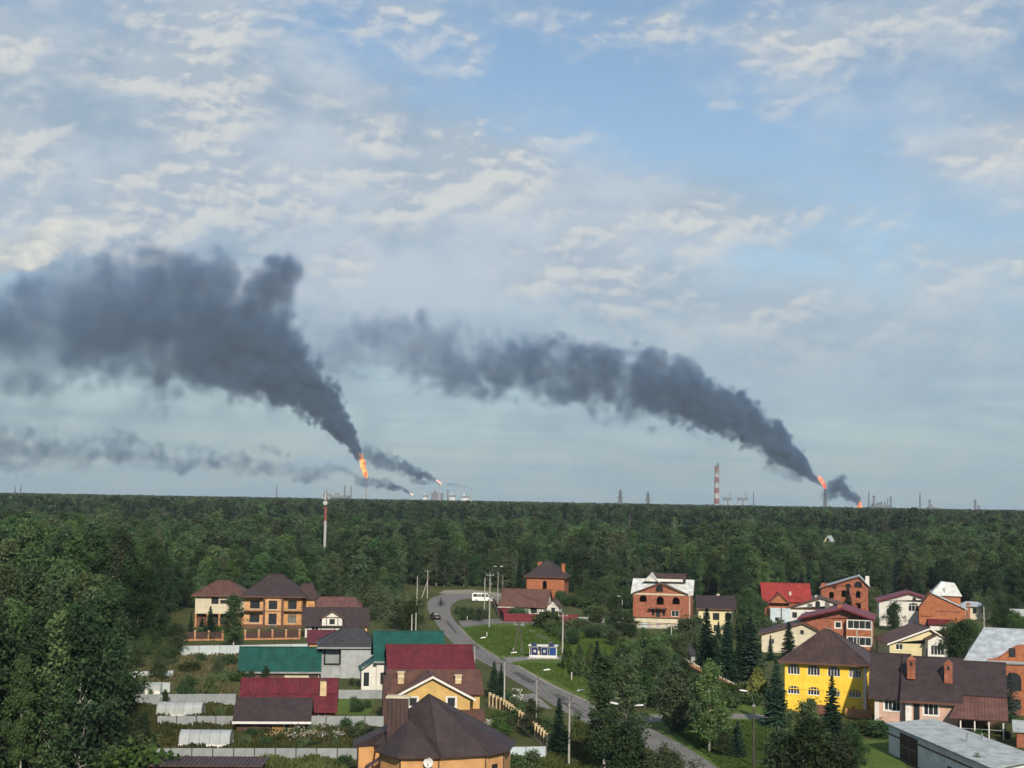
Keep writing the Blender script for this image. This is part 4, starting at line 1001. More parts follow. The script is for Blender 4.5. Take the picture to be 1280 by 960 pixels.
# cream house
s = Site('house', 243, 784, 'cream rendered house with red-brown hipped roof at the edge of the wood', yaw=4); m = s.m
W, E = m(60), s.z(744)
Body(s, 0, W, 0, 9, s.z(767), E, W_CREAM, [('f', W * .40, E - 1.7, 1.4, 1.3, '2-dark'), ('f', W * .86, E - 2.0, 1.2, 1.6, '2-dark')])
Body(s, .1, W - .1, 1.2, 9, 0, s.z(767) - .01, W_BROWN, [('f', W * .5, .5, 2.2, 1.7, '2-dark')])
for k in range(5): box(s, 'porch_pillar', k * (W - .4) / 4, k * (W - .4) / 4 + .4, 0, .4, 0, s.z(767) - .01, BRICK_POST)
hip(s, 0, W, 0, 9, E, s.z(725, 4.5), RF_BROWN, .7, m(14), fascia=W_BROWN); chimney(s, m(30), 2.5, E + .8, s.z(724, 3), .6, W_BROWN)
box(s, 'porch_roof', W * .52, W * .8, -.9, -.02, s.z(751), s.z(749.5), RF_SHINGLE)
# long garage roof behind
s = Site('outbuilding', 388, 776, 'long low outbuilding with brown roof behind the white chalet', 'outbuilding', yaw=4); m = s.m
W, E = m(60), s.z(758); Body(s, 0, W, 0, 7, 0, E, W_WHITE, [('f', W * .3, E - 1.6, 1.2, 1.1, '2')]); hip(s, 0, W, 0, 7, E, s.z(746, 3.5), RF_RUST, .5, m(46), fascia=W_BROWN)
for k in range(2): box(s, 'brick_pier', -.1 + k * (W - .3), .3 + k * (W - .3), -.12, .3, 0, E - .05, W_WOOD)
# white chalet
s = Site('house', 381, 797, 'white half-timbered chalet with dark brown roof and white gable dormer', yaw=8); m = s.m
W, E = m(76), s.z(781)
Body(s, 0, W, 0, 8, 0, E, W_WHITE, [('f', W * .16, 1.0, 1.3, 1.1, '2'), ('f', W * .75, 1.0, 1.3, 1.1, '2'), ('r', 3, 1, 1.2, 1.1, '2')])
box(s, 'orange_side', W - m(9), W + .03, -.03, 7.9, .0, E - .02, W_PEACH)
gable_x(s, 0, W, 0, 8, E, s.z(760, 4), RF_SHINGLE, .6, .5, wall=W_PEACH)
cx, dw = m(33), m(25)
Body(s, cx - dw / 2, cx + dw / 2, -.35, 3, E - .25, E + 1.4, W_WHITE, [('f', dw * .5, E + .1, 1.0, 1.0, '2-dark')])
gable_y(s, cx - dw / 2, cx + dw / 2, -.35, 3.6, E + 1.4, s.z(763.5), RF_SHINGLE, .35, .35, wall=W_WHITE, barge=W_BROWN)
for k in (-.28, .28): box(s, 'timber', cx + dw * k - .07, cx + dw * k + .07, -.41, -.36, E - .2, E + 1.35, W_BROWN)
box(s, 'timber', cx - dw / 2, cx + dw / 2, -.42, -.355, E + 1.30, E + 1.45, W_BROWN)
for k in range(4): box(s, 'timber', W * (.03 + .22 * k), W * (.03 + .22 * k) + .13, -.06, -.005, 0.02, E - .05, W_BROWN)
# little crimson roof
s = Site('shed', 386, 812, 'small shed with crimson roof beside the grey block house', 'shed', yaw=8); m = s.m
W, E = m(32), s.z(804); Body(s, 0, W, 0, 4.5, 0, E, W_PEACH); shed_roof(s, (-.3, -.4, E - .02), (W + .3, -.4, E - .02), (W + .3, 4.9, s.z(787, 4.9)), (-.3, 4.9, s.z(787, 4.9)), RF_CRIM)
box(s, 'back_wall', 0, W, 4.4, 4.5, E, s.z(789, 4.4), W_PEACH)
# grey block house
s = Site('house', 401, 848, 'grey block house with graphite hipped roof and tall garage gate', yaw=8); m = s.m
W, E = m(63), s.z(809)
b = Body(s, m(24), W, 0, 9, 0, E, W_GREY); Body(s, 0, m(24), 1.2, 9, 0, E, W_GREY, [('f', m(13), m(17), m(20), m(23), 'hole')])
g = box(s, 'garage_gate', m(3.2), m(22.8), 1.30, 1.36, m(17.2), m(39.6), SHEET_G)
for x in (m(3), m(22)): box(s, 'gate_frame', x, x + .22, 1.06, 1.19, m(17), m(40), BLACK, g)
box(s, 'gate_frame', m(3), m(23), 1.05, 1.185, m(15.5), m(17), BLACK, g)
box(s, 'garage_plinth', .0, m(24) - .02, .4, 1.17, 0, m(14), W_GREY)
hip(s, 0, W, .3, 9, E, s.z(785, 4.5), RF_GREY, .6, m(24), fascia=STEEL, rx=W * .62)
# long green roof
s = Site('outbuilding', 296, 850, 'long low outbuilding with plain green metal roof', 'outbuilding', yaw=7); m = s.m
W, E = m(103), s.z(837)
Body(s, .3, W - .3, .3, 6.5, 0, E, W_CREAM, [('f', W * .08, .5, .8, 1.2, '1')]); gable_x(s, .3, W - .3, .3, 6.5, E, s.z(809.5, 3.4), RF_GREEN, .5, .3, wall=W_CREAM, fascia=STEEL)
box(s, 'board_wall', m(10), m(58), .2, .28, 0, E - .1, W_BROWN); box(s, 'lattice', m(88), W - .4, .18, .28, 0, E - .1, W_DKWOOD)
# white house with green roof
s = Site('house', 470, 863, 'white house with bright green roof beside the grey block house', yaw=8); m = s.m
W, E = m(82), s.z(824)
Body(s, 0, W, 0, 8.5, 0, E, W_WHITE, [('f', m(9), .8, .9, 1.6, '1-dark'), ('l', 5, 1, 1.2, 1.2, '2')]); gable_x(s, 0, W, 0, 8.5, E, s.z(790, 4.2), RF_GREEN, .5, .45, wall=W_WHITE, fascia=STEEL)
Body(s, -m(18), -.02, .5, 5.5, 0, s.z(836), W_WHITE, [('f', m(6), .4, .9, 2.0, '1')], name='annex')
shed_roof(s, (-m(18) - .35, 5.8, s.z(839)), (-m(18) - .35, .2, s.z(839)), (.1, .2, s.z(823)), (.1, 5.8, s.z(823)), RF_GREEN, name='annex_roof')
V = [(-m(18), .5, s.z(836)), (0, .5, s.z(836)), (0, .5, s.z(824.5)), (-m(18), .62, s.z(836)), (0, .62, s.z(836)), (0, .62, s.z(824.5))]
s.part('annex_gable', V, [(0, 1, 2), (5, 4, 3), (0, 3, 4, 1), (1, 4, 5, 2), (2, 5, 3, 0)], W_WHITE)
# red-roofed house
s = Site('house', 488, 870, 'brown boarded house with large crimson metal roof', yaw=9); m = s.m
W, E = m(101), s.z(838)
Body(s, 0, W, 0, 8.5, 0, E, W_DKWOOD, [('l', 3, 1, 1.2, 1.2, '2'), ('f', W * .12, .6, .9, 1.0, '1')]); gable_x(s, 0, W, 0, 8.5, E, s.z(807, 4.2), RF_CRIM, .5, .5, wall=W_DKWOOD, fascia=SHEET_C)
# yellow gabled house in front of it
s = Site('house', 488, 906, 'sand-yellow gabled house with brown roof and two cream chimneys', yaw=8); m = s.m
W, E = m(110), s.z(866)
Body(s, 0, W, 0, 7.5, 0, E, W_SAND, [('r', 2.5, 1, 1.1, 1.2, '2')]); gable_x(s, 0, W, 0, 7.5, E, s.z(839, 3.7), RF_BROWN, .5, .5, wall=W_SAND)
x0, x1 = m(2), m(96)
Body(s, x0, x1, -1.6, 3.5, 0, s.z(869), W_SAND, [('f', m(24), s.z(881), 1.0, 1.5, '1-trim'), ('f', m(71), s.z(882), 1.0, 1.6, '1-trim'), ('f', m(48), .6, 2.2, 1.4, '3-trim')])
gable_y(s, x0, x1, -1.6, 4, s.z(869), s.z(844), RF_BROWN, .6, .5, wall=W_SAND, barge=TRIM_W)
for px_, top, bot in ((500.5, 841, 857), (572.5, 845, 862)):
    cxx = m(px_ - 488); c = chimney(s, cxx, 1.7, s.z(bot + 4, 1.7), s.z(top, 1.4), .72, CREAM_POST, W_CREAM)
    box(s, 'chimney_band', cxx - .39, cxx + .39, 1.7 - .39, 1.7 + .39, s.z(top + 7), s.z(top + 6), TRIM_W, c)
Body(s, m(74), m(108), -3.4, -1.62, 0, s.z(895), W_SAND, [('f', m(10), .5, 1.5, 1.1, '2-trim'), ('f', m(27), .3, .9, 1.5, '1-trim')], name='porch_wall')
shed_roof(s, (m(70), -3.9, s.z(896)), (m(113), -3.9, s.z(896)), (m(113), -1.4, s.z(884)), (m(70), -1.4, s.z(884)), RF_BROWN, name='porch_roof')
V, F = [], []
for k in range(8): box_vf(-m(11) + k * .17, -m(11) + k * .17 + .05, -.5, .3, 0, 5.0 - .35 * (k % 2), V, F)
tw = s.part('stair_screen', *box_vf(-m(10), -m(1), .0, 1.8, .0, s.z(846)), W_DKWOOD)
# long crimson roof and the dark roof in front of it
s = Site('outbuilding', 297, 902, 'long outbuilding with deep crimson roof and one cream chimney', 'outbuilding', yaw=6); m = s.m
W, E = m(121), s.z(885)
Body(s, .3, W - .3, .3, 7, 0, E, W_BROWN, [('f', W * .82, .3, .9, 1.0, '1')]); gable_x(s, .3, W - .3, .3, 7, E, s.z(849, 3.6), RF_CRIM, .5, .35, wall=W_BROWN, fascia=SHEET_C)
box(s, 'snow_guard', .3, W - .3, 1.7, 1.78, s.z(868, 1.5), s.z(867, 1.5) + .05, RF_CRIM)
c = chimney(s, m(103), 1.9, E + .4, s.z(851, 1.5), .74, CREAM_POST, RF_BROWN)
s = Site('bath_house', 295, 917, 'dark brown bath house with open porch and brick pillar', 'shed', yaw=5); m = s.m
W, E = m(87), s.z(899)
Body(s, 0, m(42), .2, 5.4, 0, E, W_DKWOOD); Body(s, m(42) + .01, W - .2, 2.4, 5.4, 0, E, W_BROWN, [('f', m(18), .2, 1.0, 1.6, 'hole')])
gable_x(s, 0, W, 0, 5.4, E, s.z(874, 2.7), RF_SHINGLE, .5, .4, wall=W_DKWOOD, fascia=WHITE_P)
box(s, 'brick_pillar', m(70), m(78), .15, .7, 0, E - .05, W_RED); box(s, 'porch_post', m(44), m(45.5), .2, .35, 0, E - .05, W_WOOD); box(s, 'porch_post', m(57), m(58.2), .2, .35, 0, E - .05, W_WOOD)
box(s, 'porch_rail', m(45.6), m(56.9), .24, .3, .75, .85, W_WOOD)
for k in range(9): box(s, 'baluster', m(46.5) + k * m(1.15), m(46.5) + k * m(1.15) + .06, .25, .29, .05, .74, W_WOOD)
# brown ribbed roof at the foot of the frame
g = on_ground(186, 985)
s = Site('shed', 186, 990, 'shed with ribbed chocolate roof below the grey fence', 'shed', yaw=3); m = s.m
W = m(136); Body(s, .2, W - .2, .2, 4.6, 0, 2.3, W_DKWOOD, [('f', 2, .2, .9, 1.8, '1-dark')]); shed_roof(s, (-.1, -.2, 2.35), (W + .1, -.2, 2.35), (W + .1, 5.0, s.z(945, 5)), (-.1, 5.0, s.z(945, 5)), RF_CHOC)
box(s, 'back_wall', .2, W - .2, 4.5, 4.62, 2.3, s.z(947, 4.5), W_DKWOOD)
for k in range(int(W / .42)):
    o = box(s, 'roof_rib', .1 + k * .42, .15 + k * .42, -.15, 4.95, 0, .045, RF_CHOC)
    o.rotation_euler = (math.atan2(s.z(945, 5) - 2.35, 5.2), 0, 0); o.location = (0, 0, 2.35 + .01 + .2 * (s.z(945, 5) - 2.35) / 5.2)
# near house with the many-sided roof: eaves on a many-sided outline, one apex, a short side wing
s = Site('house', 536, 1003, 'near honey-brick house with many-sided brown shingle roof', yaw=0, loc=(0, 150, 0))
EZ = 4.2
def eave(px, py): 
    p = on_ground(px, py, EZ); return p
org = on_ground(540, 943, EZ); s.o.location = (org.x, org.y, 0); s.o.rotation_euler = (0, 0, 0); s.loc = Vector((org.x, org.y, 0)); s.k = FPX / org.y
def loc_(p): return (p.x - org.x, p.y - org.y)
front = [loc_(eave(*q)) for q in ((468, 930), (500, 940), (549, 943.5), (612, 942.5), (636, 937.5))]
depth = 10.0
back = [(front[-1][0] + .6, front[-1][1] + 5.0), (front[3][0], front[3][1] + depth), (front[1][0], front[1][1] + depth), (front[0][0] - .3, front[0][1] + 5.5)]
ring = [front[0], front[2], front[3], front[4]] + back; n = len(ring)
ap = at_depth(536, 867.5, org.y + 4.6); apx = (ap.x - org.x, 4.6, ap.z)
V = [(x, y, EZ) for x, y in ring] + [(x, y, EZ - .16) for x, y in ring] + [apx]
F = [(i, (i + 1) % n, 2 * n) for i in range(n)] + [(n + i, n + (i + 1) % n, (i + 1) % n, i) for i in range(n)] + [tuple(reversed(range(n, 2 * n)))]
rf = s.part('roof', V, F, RF_SHINGLE)
W_, G_ = [], []
for x, y in ring: tube([(x, y, EZ), (apx[0], apx[1], apx[2])], [.05, .05], 5, W_, G_)
s.part('ridge_cap', W_, G_, RF_SHINGLE, rf)
# three-sided bay in front with its own low hipped roof
bay = [loc_(eave(*q)) for q in ((470, 938), (497, 946.5), (549, 946), (558, 938))]
bp = at_depth(512, 899, org.y + 2.2); bpx = (bp.x - org.x, 2.2, bp.z); rr_ = (apx[0] * .25 + bpx[0] * .75, bpx[1] + 1.6, bpx[2] + .15)
V = [(x, y, EZ + .02) for x, y in bay] + [bpx, rr_] + [(x, y, EZ - .14) for x, y in bay]
br = s.part('bay_roof', V, [(0, 1, 4), (1, 2, 4), (2, 3, 5, 4), (5, 0, 4), (0, 6, 7, 1), (1, 7, 8, 2), (2, 8, 9, 3), (9, 8, 7, 6)], RF_SHINGLE)
W_, G_ = [], []
for x, y in bay[:3]: tube([(x, y, EZ + .02), bpx], [.05, .05], 5, W_, G_)
s.part('ridge_cap', W_, G_, RF_SHINGLE, br)
outline = [bay[0], bay[1], bay[2], front[3], front[4]] + back; no = len(outline)
W_, G_ = [], []
for i in range(no): tube([(*outline[i], EZ - .1), (*outline[(i + 1) % no], EZ - .1)], [.09, .09], 6, W_, G_)
s.part('gutter', W_, G_, RF_CHOC, rf)
cxm, cym = sum(x for x, y in outline) / no, sum(y for x, y in outline) / no
inn = [(cxm + (x - cxm) * .93, cym + (y - cym) * .93) for x, y in outline]
V = [(x, y, 0) for x, y in inn] + [(x, y, EZ - .15) for x, y in inn]; F = [(i, (i + 1) % no, no + (i + 1) % no, no + i) for i in range(no)]
s.part('wall', V, F, W_HONEY)
for i in (0, 1, 2, 3, 4):
    x, y = inn[i]; W_, G_ = [], []; tube([(x - .05, y - .1, 0), (x - .05, y - .1, EZ - .2)], [.055, .055], 6, W_, G_); s.part('downpipe', W_, G_, RF_CHOC)
def on_wall(i, f): return tuple(inn[i][k] * (1 - f) + inn[i + 1][k] * f for k in (0, 1))
wx, wy = on_wall(3, .45)
# side wing to the left
lw = [loc_(eave(*q)) for q in ((441, 931), (439, 918), (478, 905))]
a0 = lw[0]; fx, fy = front[0]
V = [(a0[0], a0[1], EZ - .1), (a0[0] - .3, a0[1] + 3.2, EZ - .1), (fx + 3.0, fy + 6.5, EZ + 1.9), (fx + 3.2, fy + 2.0, EZ + 1.9), (fx + .6, fy + .9, EZ - .1)]
V += [(x, y, z - .16) for x, y, z in V]
r2 = s.part('wing_roof', V, [(0, 3, 2, 1), (0, 4, 3), (1, 2, 7, 6), (5, 0, 1, 6), (4, 0, 5, 9), (5, 6, 7, 8), (5, 8, 9)], RF_SHINGLE)
V = [(a0[0] + .5, a0[1] + .35, 0), (fx + .8, fy + 1.2, 0), (fx + .8, fy + 5, 0), (a0[0] + .2, a0[1] + 3.0, 0)]; V += [(x, y, EZ - .22) for x, y, z in V]
s.part('wing_wall', V, [(0, 1, 5, 4), (1, 2, 6, 5), (2, 3, 7, 6), (3, 0, 4, 7)], W_HONEY)
W_, G_ = [], []; tube([(a0[0] + .4, a0[1] + .3, 0), (a0[0] + .4, a0[1] + .3, EZ - .2)], [.06, .06], 6, W_, G_); s.part('downpipe', W_, G_, RF_CHOC)
# broad dark chimney
cp = at_depth(497, 900, org.y + 3.9); cw = 1.85
cx_, cy_ = cp.x - org.x, 3.9
zt = at_depth(497, 872, org.y + 3.9).z
c = box(s, 'chimney', cx_ - cw / 2, cx_ + cw / 2, cy_ - .5, cy_ + .5, EZ + .3, zt, RF_CHOC)
box(s, 'chimney_cap', cx_ - cw / 2 - .12, cx_ + cw / 2 + .12, cy_ - .62, cy_ + .62, zt + .003, zt + .13, W_CREAM, c)
for k in range(7): box(s, 'cap_stone', cx_ - cw / 2 + k * .27, cx_ - cw / 2 + k * .27 + .17, cy_ - .55, cy_ + .55, zt + .133, zt + .20, W_CREAM, c)
# satellite dish on the front wall
def dish(px, py, label):
    p = at_depth(px, py, org.y - 1.15); V, F = [], []; nn = 14; rr = .42
    o = bpy.data.objects.new('satellite_dish', None); COL.objects.link(o); o.location = p; tag(o, label, 'satellite dish')
    V.append((0, 0, 0))
    for ring_, dz in ((.5, .03), (1.0, .11)):
        for k in range(nn): V.append((rr * ring_ * math.cos(6.283 * k / nn), -dz - .06, rr * ring_ * math.sin(6.283 * k / nn)))
    F = [(0, 1 + k, 1 + (k + 1) % nn) for k in range(nn)] + [(1 + k, 1 + nn + k, 1 + nn + (k + 1) % nn, 1 + (k + 1) % nn) for k in range(nn)]
    new_obj('reflector', mesh_from('reflector', V, F, WHITE_P, True), o)
    V, F = [], []; tube([(0, -.1, -.38), (0, -.45, -.05)], [.018, .018], 5, V, F); tube([(0, -.45, -.1), (0, -.45, .05)], [.05, .05], 6, V, F); tube([(0, 0, 0), (0, .3, -.05)], [.03, .03], 5, V, F)
    new_obj('feed_arm', mesh_from('feed_arm', V, F, STEEL), o)
dish(535.5, 953, 'white satellite dish on the near honey-brick house')
# small window right part
V, F = box_vf(-.35, .35, -.06, .02, 0, .9); wv = new_obj('window', mesh_from('window', V, F, FRAME_D), s.o); p = at_depth(618, 960, org.y + .5); wv.location = (p.x - org.x, wy - .05, p.z - .8); wv.rotation_euler = (0, 0, math.atan2(inn[4][1] - inn[3][1], inn[4][0] - inn[3][0]))
new_obj('pane', mesh_from('pane', *box_vf(-.28, .28, -.075, -.062, .07, .83), GLASS), wv)
# lean-to roof on the left of the front
V, F = [], []; p0, p1 = at_depth(455, 960, org.y - .2), at_depth(472, 949, org.y - .2); a, b = p0 - org, p1 - org
slab_between((a.x, -1.2, p0.z), (b.x, -1.2, p1.z), (b.x, 1.0, p1.z), (a.x, 1.0, p0.z), .12, V, F); s.part('lean_to_roof', V, F, RF_CHOC)

# fences of the gardens
fence('fence', gpts((187, 950), (447, 950)), 'grey sheet fence with dark posts below the kitchen garden', SHEET_G, FRAME_D, 1.15, 2.1, proud=True)
fence('fence', gpts((196, 909), (294, 909)), 'grey sheet fence behind the lower greenhouse', SHEET_G, FRAME_D, 1.25, 2.3, proud=True)
fence('fence', gpts((383, 909), (480, 909)), 'grey sheet fence running on from the bath house', SHEET_G, FRAME_D, 1.25, 2.3, proud=True)
fence('fence', gpts((146, 883), (294, 882)), 'plain grey sheet fence behind the upper greenhouse', SHEET_G, STEEL, 1.45, 2.5)
fence('fence', gpts((419, 874), (482, 874)), 'low grey sheet fence behind the crimson outbuilding', SHEET_G, STEEL, 1.2, 2.5)
fence('fence', gpts((140, 850), (216, 848)), 'pale sheet fence at the far end of the gardens', SHEET_W, STEEL, 1.1, 2.5)
fence('fence', gpts((168, 866), (212, 866)), 'short weathered pale fence among the bushes', SHEET_W, STEEL, 1.35, 2.5)
fence('fence', gpts((223, 821), (300, 820), (384, 818)), 'long white sheet fence in front of the brick-post fence', SHEET_W, STEEL, 1.75, 3.0, proud=True)
fence('fence', gpts((226, 801), (278, 800.5)), 'brick-post fence with brown panels before the cream house', SHEET_B, BRICK_POST, 1.55, 2.45, post=.34, post_h=1.75, cap=W_CREAM, base=(.3, BRICK_POST))
fence('fence', gpts((306, 800), (374, 799)), 'brick-post fence with brown panels before the orange house', SHEET_B, BRICK_POST, 1.55, 2.45, post=.34, post_h=1.75, cap=W_CREAM, base=(.3, BRICK_POST))
fence('fence', gpts((632, 951), (682, 950)), 'pale sheet fence beside the near honey-brick house', SHEET_BL, STEEL, 1.35, 2.0, proud=True)
fence('fence', gpts((612, 884), (630, 893), (656, 913), (684, 938)), 'cream-post fence along the road beside the yellow gabled house', SHEET_B, CREAM_POST, 1.5, 1.55, post=.32, post_h=1.75, cap=CREAM_POST, base=(.35, CREAM_POST))
# greenhouses
def greenhouse(px, py, wpx, h, d, label, yaw=3):
    s = Site('greenhouse', px, py, label, 'greenhouse', yaw=yaw); W = s.m(wpx); n = 7
    prof = [(d / 2 - d / 2 * math.cos(math.pi * k / n), .45 + (h - .45) * math.sin(math.pi * k / n) ** .8) for k in range(n + 1)]
    bays = max(2, round(W / 1.05))
    for i in range(bays):
        x0, x1 = W * i / bays + .03, W * (i + 1) / bays - .03
        V = [(x0, y, z) for y, z in prof] + [(x1, y, z) for y, z in prof]
        s.part('glazing', V, [(k, k + 1, n + 2 + k, n + 1 + k) for k in range(n)], POLYC)
    V, F = [], []
    for i in range(bays + 1):
        x = W * i / bays; tube([(x, y, z + .01) for y, z in prof], [.028] * (n + 1), 4, V, F)
    s.part('frame', V, F, STEEL); box(s, 'base_board', -.03, W + .03, -.06, -.005, 0, .46, WHITE_P); box(s, 'base_board', -.03, W + .03, d + .005, d + .06, 0, .46, WHITE_P)
    for x in (0, W): s.part('end_wall', [(x, y, z) for y, z in prof] + [(x, d, .02), (x, 0, .02)], [tuple(range(n + 3))], POLYC)
greenhouse(195, 898, 55, 1.75, 2.6, 'polycarbonate greenhouse beside the lawn, behind the middle fence')
greenhouse(223, 936, 62, 1.75, 2.6, 'polycarbonate greenhouse just above the chocolate shed roof')
greenhouse(171, 868, 28, 1.3, 2.2, 'small pale greenhouse between the bushes')
# white hut in the forest
s = Site('hut', 437, 737, 'small white hut among the trees behind the garage', 'hut'); m = s.m; W, E = m(10), s.z(719)
Body(s, 0, W, 0, 3, 0, E, W_WHITE, [('f', W * .5, E - 1.5, .8, .9, '1-dark')]); gable_y(s, 0, W, 0, 3, E, s.z(712), RF_GREY, .3, .3, wall=W_WHITE)
W_BLOCK = mat('soft_lit_block', (0.62, 0.63, 0.61), .9, .08, 1.2, bump=.012, bscale=4, stain=.25)  # whitish-grey block, lightened in colour to stand in for soft light
# ------------------------------------------------------------------ houses right of the road
# orange cube with graphite hip
s = Site('house', 658, 748, 'orange brick cube house with dark hipped roof and two brick chimneys', yaw=-9); m = s.m
W, E = m(47), s.z(720.5)
Body(s, 0, W, 0, 10, 0, E, W_ORANGE, [('f', W * .48, E * .45, 1.1, 2.2, 'hole-arch'), ('r', 4, E * .3, .9, 1.6, '1-dark')])
hip(s, 0, W, 0, 10, E, s.z(699, 5), RF_SHINGLE, .7, 1.5, axis='y', fascia=W_BROWN)
chimney(s, m(14), 4.2, E + 1.5, s.z(702, 4), 1.2, W_ORANGE, W_BROWN); chimney(s, m(43), 4.8, E + .8, s.z(703.5, 4), .9, W_ORANGE, W_BROWN)
# white bungalow
s = Site('house', 626, 769, 'white bungalow with brown roof behind the crimson fence', yaw=-12); m = s.m
W, E = m(56), s.z(756)
Body(s, 0, W, 0, 8, 0, E, W_WHITE, [('f', W * .22, .7, 1.3, 1.3, '2'), ('f', W * .74, .7, 1.5, 1.4, '2-dark'), ('r', 5, .8, 1.1, 1.2, '2')])
gable_x(s, 0, W, 0, 8, E, s.z(736, 4), RF_BROWN, .6, .5, wall=W_WHITE)
Body(s, W + .01, W + 2.6, 2.5, 6.5, 0, E - .2, W_WHITE, [('f', 1.3, .5, .9, 1.4, '1-dark')]); gable_y(s, W, W + 2.6, 2.5, 6.5, E - .2, E + 1.1, RF_BROWN, .35, .3, wall=W_WHITE)
Body(s, -.1, 3.0, -1.8, -.02, 0, E - .5, SHEET_C, name='porch_wall'); box(s, 'porch_roof', -.4, 3.3, -2.1, .1, E - .49, E - .36, W_CREAM)
fence('fence', gpts((616, 756), (630, 777), (722, 778.5)), 'crimson sheet fence round the white bungalow', SHEET_C, SHEET_C, 1.75, 2.6)
fence('fence', gpts((722, 778.5), (790, 779)), 'pale sheet fence running on from the crimson fence', SHEET_W, STEEL, 1.2, 2.6)
# red brick house with arched windows
s = Site('house', 791, 783, 'red brick house with arched windows and pale sheet roof', yaw=-10); m = s.m
W, E = m(71), s.z(741)
T = s.z(771)
Body(s, 0, W, 0, 10, T, E, W_RED, [('f', m(12.5), s.z(752), 1.5, s.z(743.7) - s.z(752), 'hole-arch'), ('f', m(33.5), s.z(755), 1.5, s.z(744.5) - s.z(755), 'hole-arch'), ('f', m(53), s.z(754), 1.5, s.z(745) - s.z(754), 'hole-arch'),
     ('f', m(25), T + .4, .6, 1.2, '1-dark'), ('f', m(31), T + .1, .9, 1.6, '1-dark'), ('f', m(38), T + .4, .6, 1.2, '1-dark'), ('f', m(52), T + .3, 1.6, 1.3, '2'), ('r', 4, T + 3, 1.2, 1.6, 'hole-arch')])
box(s, 'floor_band', -.05, W + .05, -.10, -.004, E - .35, E, W_CREAM)
gable_y(s, m(1), m(66), -.02, 4.5, E, s.z(728.5), RF_CHOC_Y, .3, .35, wall=W_RED, barge=W_BROWN)
proud_window(s, m(32.5), -.14, s.z(738.5), 1.5, s.z(730.5) - s.z(738.5), FRAME_D, True, 1, pane=BLACK)
gable_x(s, 0, W, 0.4, 10, E, s.z(724, 5), RF_WHITE, .5, .5, wall=W_RED)
Body(s, m(18), m(60), 3.2, 8.0, s.z(726, 5), s.z(724.5, 5) + .4, W_WHITE, name='attic_wall')
gable_x(s, m(26), m(62), 3.4, 8.4, s.z(726, 3.4), s.z(716.5, 6), RF_CHOC, .3, .3, wall=W_WHITE)
gable_y(s, m(12), m(30), 2.6, 6.4, s.z(726, 3), s.z(717, 3), RF_WHITE, .3, .3, wall=W_WHITE)
box(s, 'entrance_canopy', m(20), m(42), -1.3, -.01, s.z(760), s.z(758.5), W_BROWN)
box(s, 'terrace', 0, m(56), -3.2, -.02, 0, T - .3, CONCRETE); box(s, 'terrace_parapet', -.1, m(56) + .1, -3.4, -3.1, s.z(776), s.z(771), W_CREAM)
for k in range(5): box(s, 'terrace_bay', m(3) + k * m(10.5), m(9) + k * m(10.5), -3.24, -3.203, .2, T - .7, SHEET_BL if k == 1 else W_CREAM)
box(s, 'downpipe', W - .3, W - .18, -.14, -.005, T, E - .4, TRIM_W)
# pale yellow house
s = Site('house', 873, 793, 'pale yellow two-storey house with brown-grey roof behind the spruces', yaw=-6); m = s.m
W, E = m(43), s.z(759.5)
Body(s, 0, W, 0, 8, 0, E, W_PALE, [('f', W * .22, E * .58, 1.2, 1.3, '2-dark'), ('f', W * .50, E * .55, 1.3, 1.4, '2-dark'), ('f', W * .84, E * .58, 1.2, 1.3, '2-dark'), ('f', W * .52, E * .12, 1.2, 1.3, '2-dark'), ('f', W * .2, E * .12, 1.2, 1.3, '2-dark')])
gable_x(s, 0, W, 0, 8, E, s.z(745, 4), RF_SHINGLE, .5, .5, wall=W_PALE, fascia=W_BROWN); chimney(s, W * .58, 4.4, E + 2, s.z(742, 4), .6, W_CREAM)
# grey shed behind the picket fence
s = Site('shed', 854, 832, 'little grey-roofed shed beside the tall spruces', 'shed', yaw=30); m = s.m
W, E = m(18), s.z(818); Body(s, 0, W, 0, 3.5, 0, E, W_GREY, [('f', W * .5, .2, .8, 1.3, '1-dark')]); gable_x(s, 0, W, 0, 3.5, E, s.z(803, 2), RF_GREY, .35, .3, wall=W_GREY)
fence('fence', gpts((855, 838), (880, 852), (900, 862), (918, 872)), 'brick-post picket fence descending past the grey shed', W_WOOD, BRICK_POST, 1.35, 1.35, post=.42, post_h=1.75, cap=W_CREAM)
# red metal roof
s = Site('house', 955, 781, 'orange brick house with scarlet metal roof and grey gate block', yaw=-4); m = s.m
W, E = m(57), s.z(751)
Body(s, 0, W, 0, 9, 0, E, W_ORANGE, [('f', W * .8, E * .5, 1.2, 1.2, '2')]); gable_x(s, 0, W, 0, 9, E, s.z(729, 4.5), RF_RED, .4, .4, wall=W_ORANGE)
a, b = m(5), m(30)
Body(s, a, b, -1.2, 3, 0, s.z(757), W_ORANGE, [('f', (b - a) * .55, s.z(758.5), .9, .9, 'dark-1')]); gable_y(s, a, b, -1.2, 5, s.z(753), s.z(741), RF_RED, .3, .3, wall=W_ORANGE, barge=W_BROWN)
Body(s, a + .2, b + .1, -2.6, -1.22, 0, s.z(759), SHEET_BL, [('f', m(8), s.z(775.5), .8, .9, 'hole')], name='gate_block'); chimney(s, m(33), 1.6, E + .4, s.z(739, 1), .5, W_CREAM)
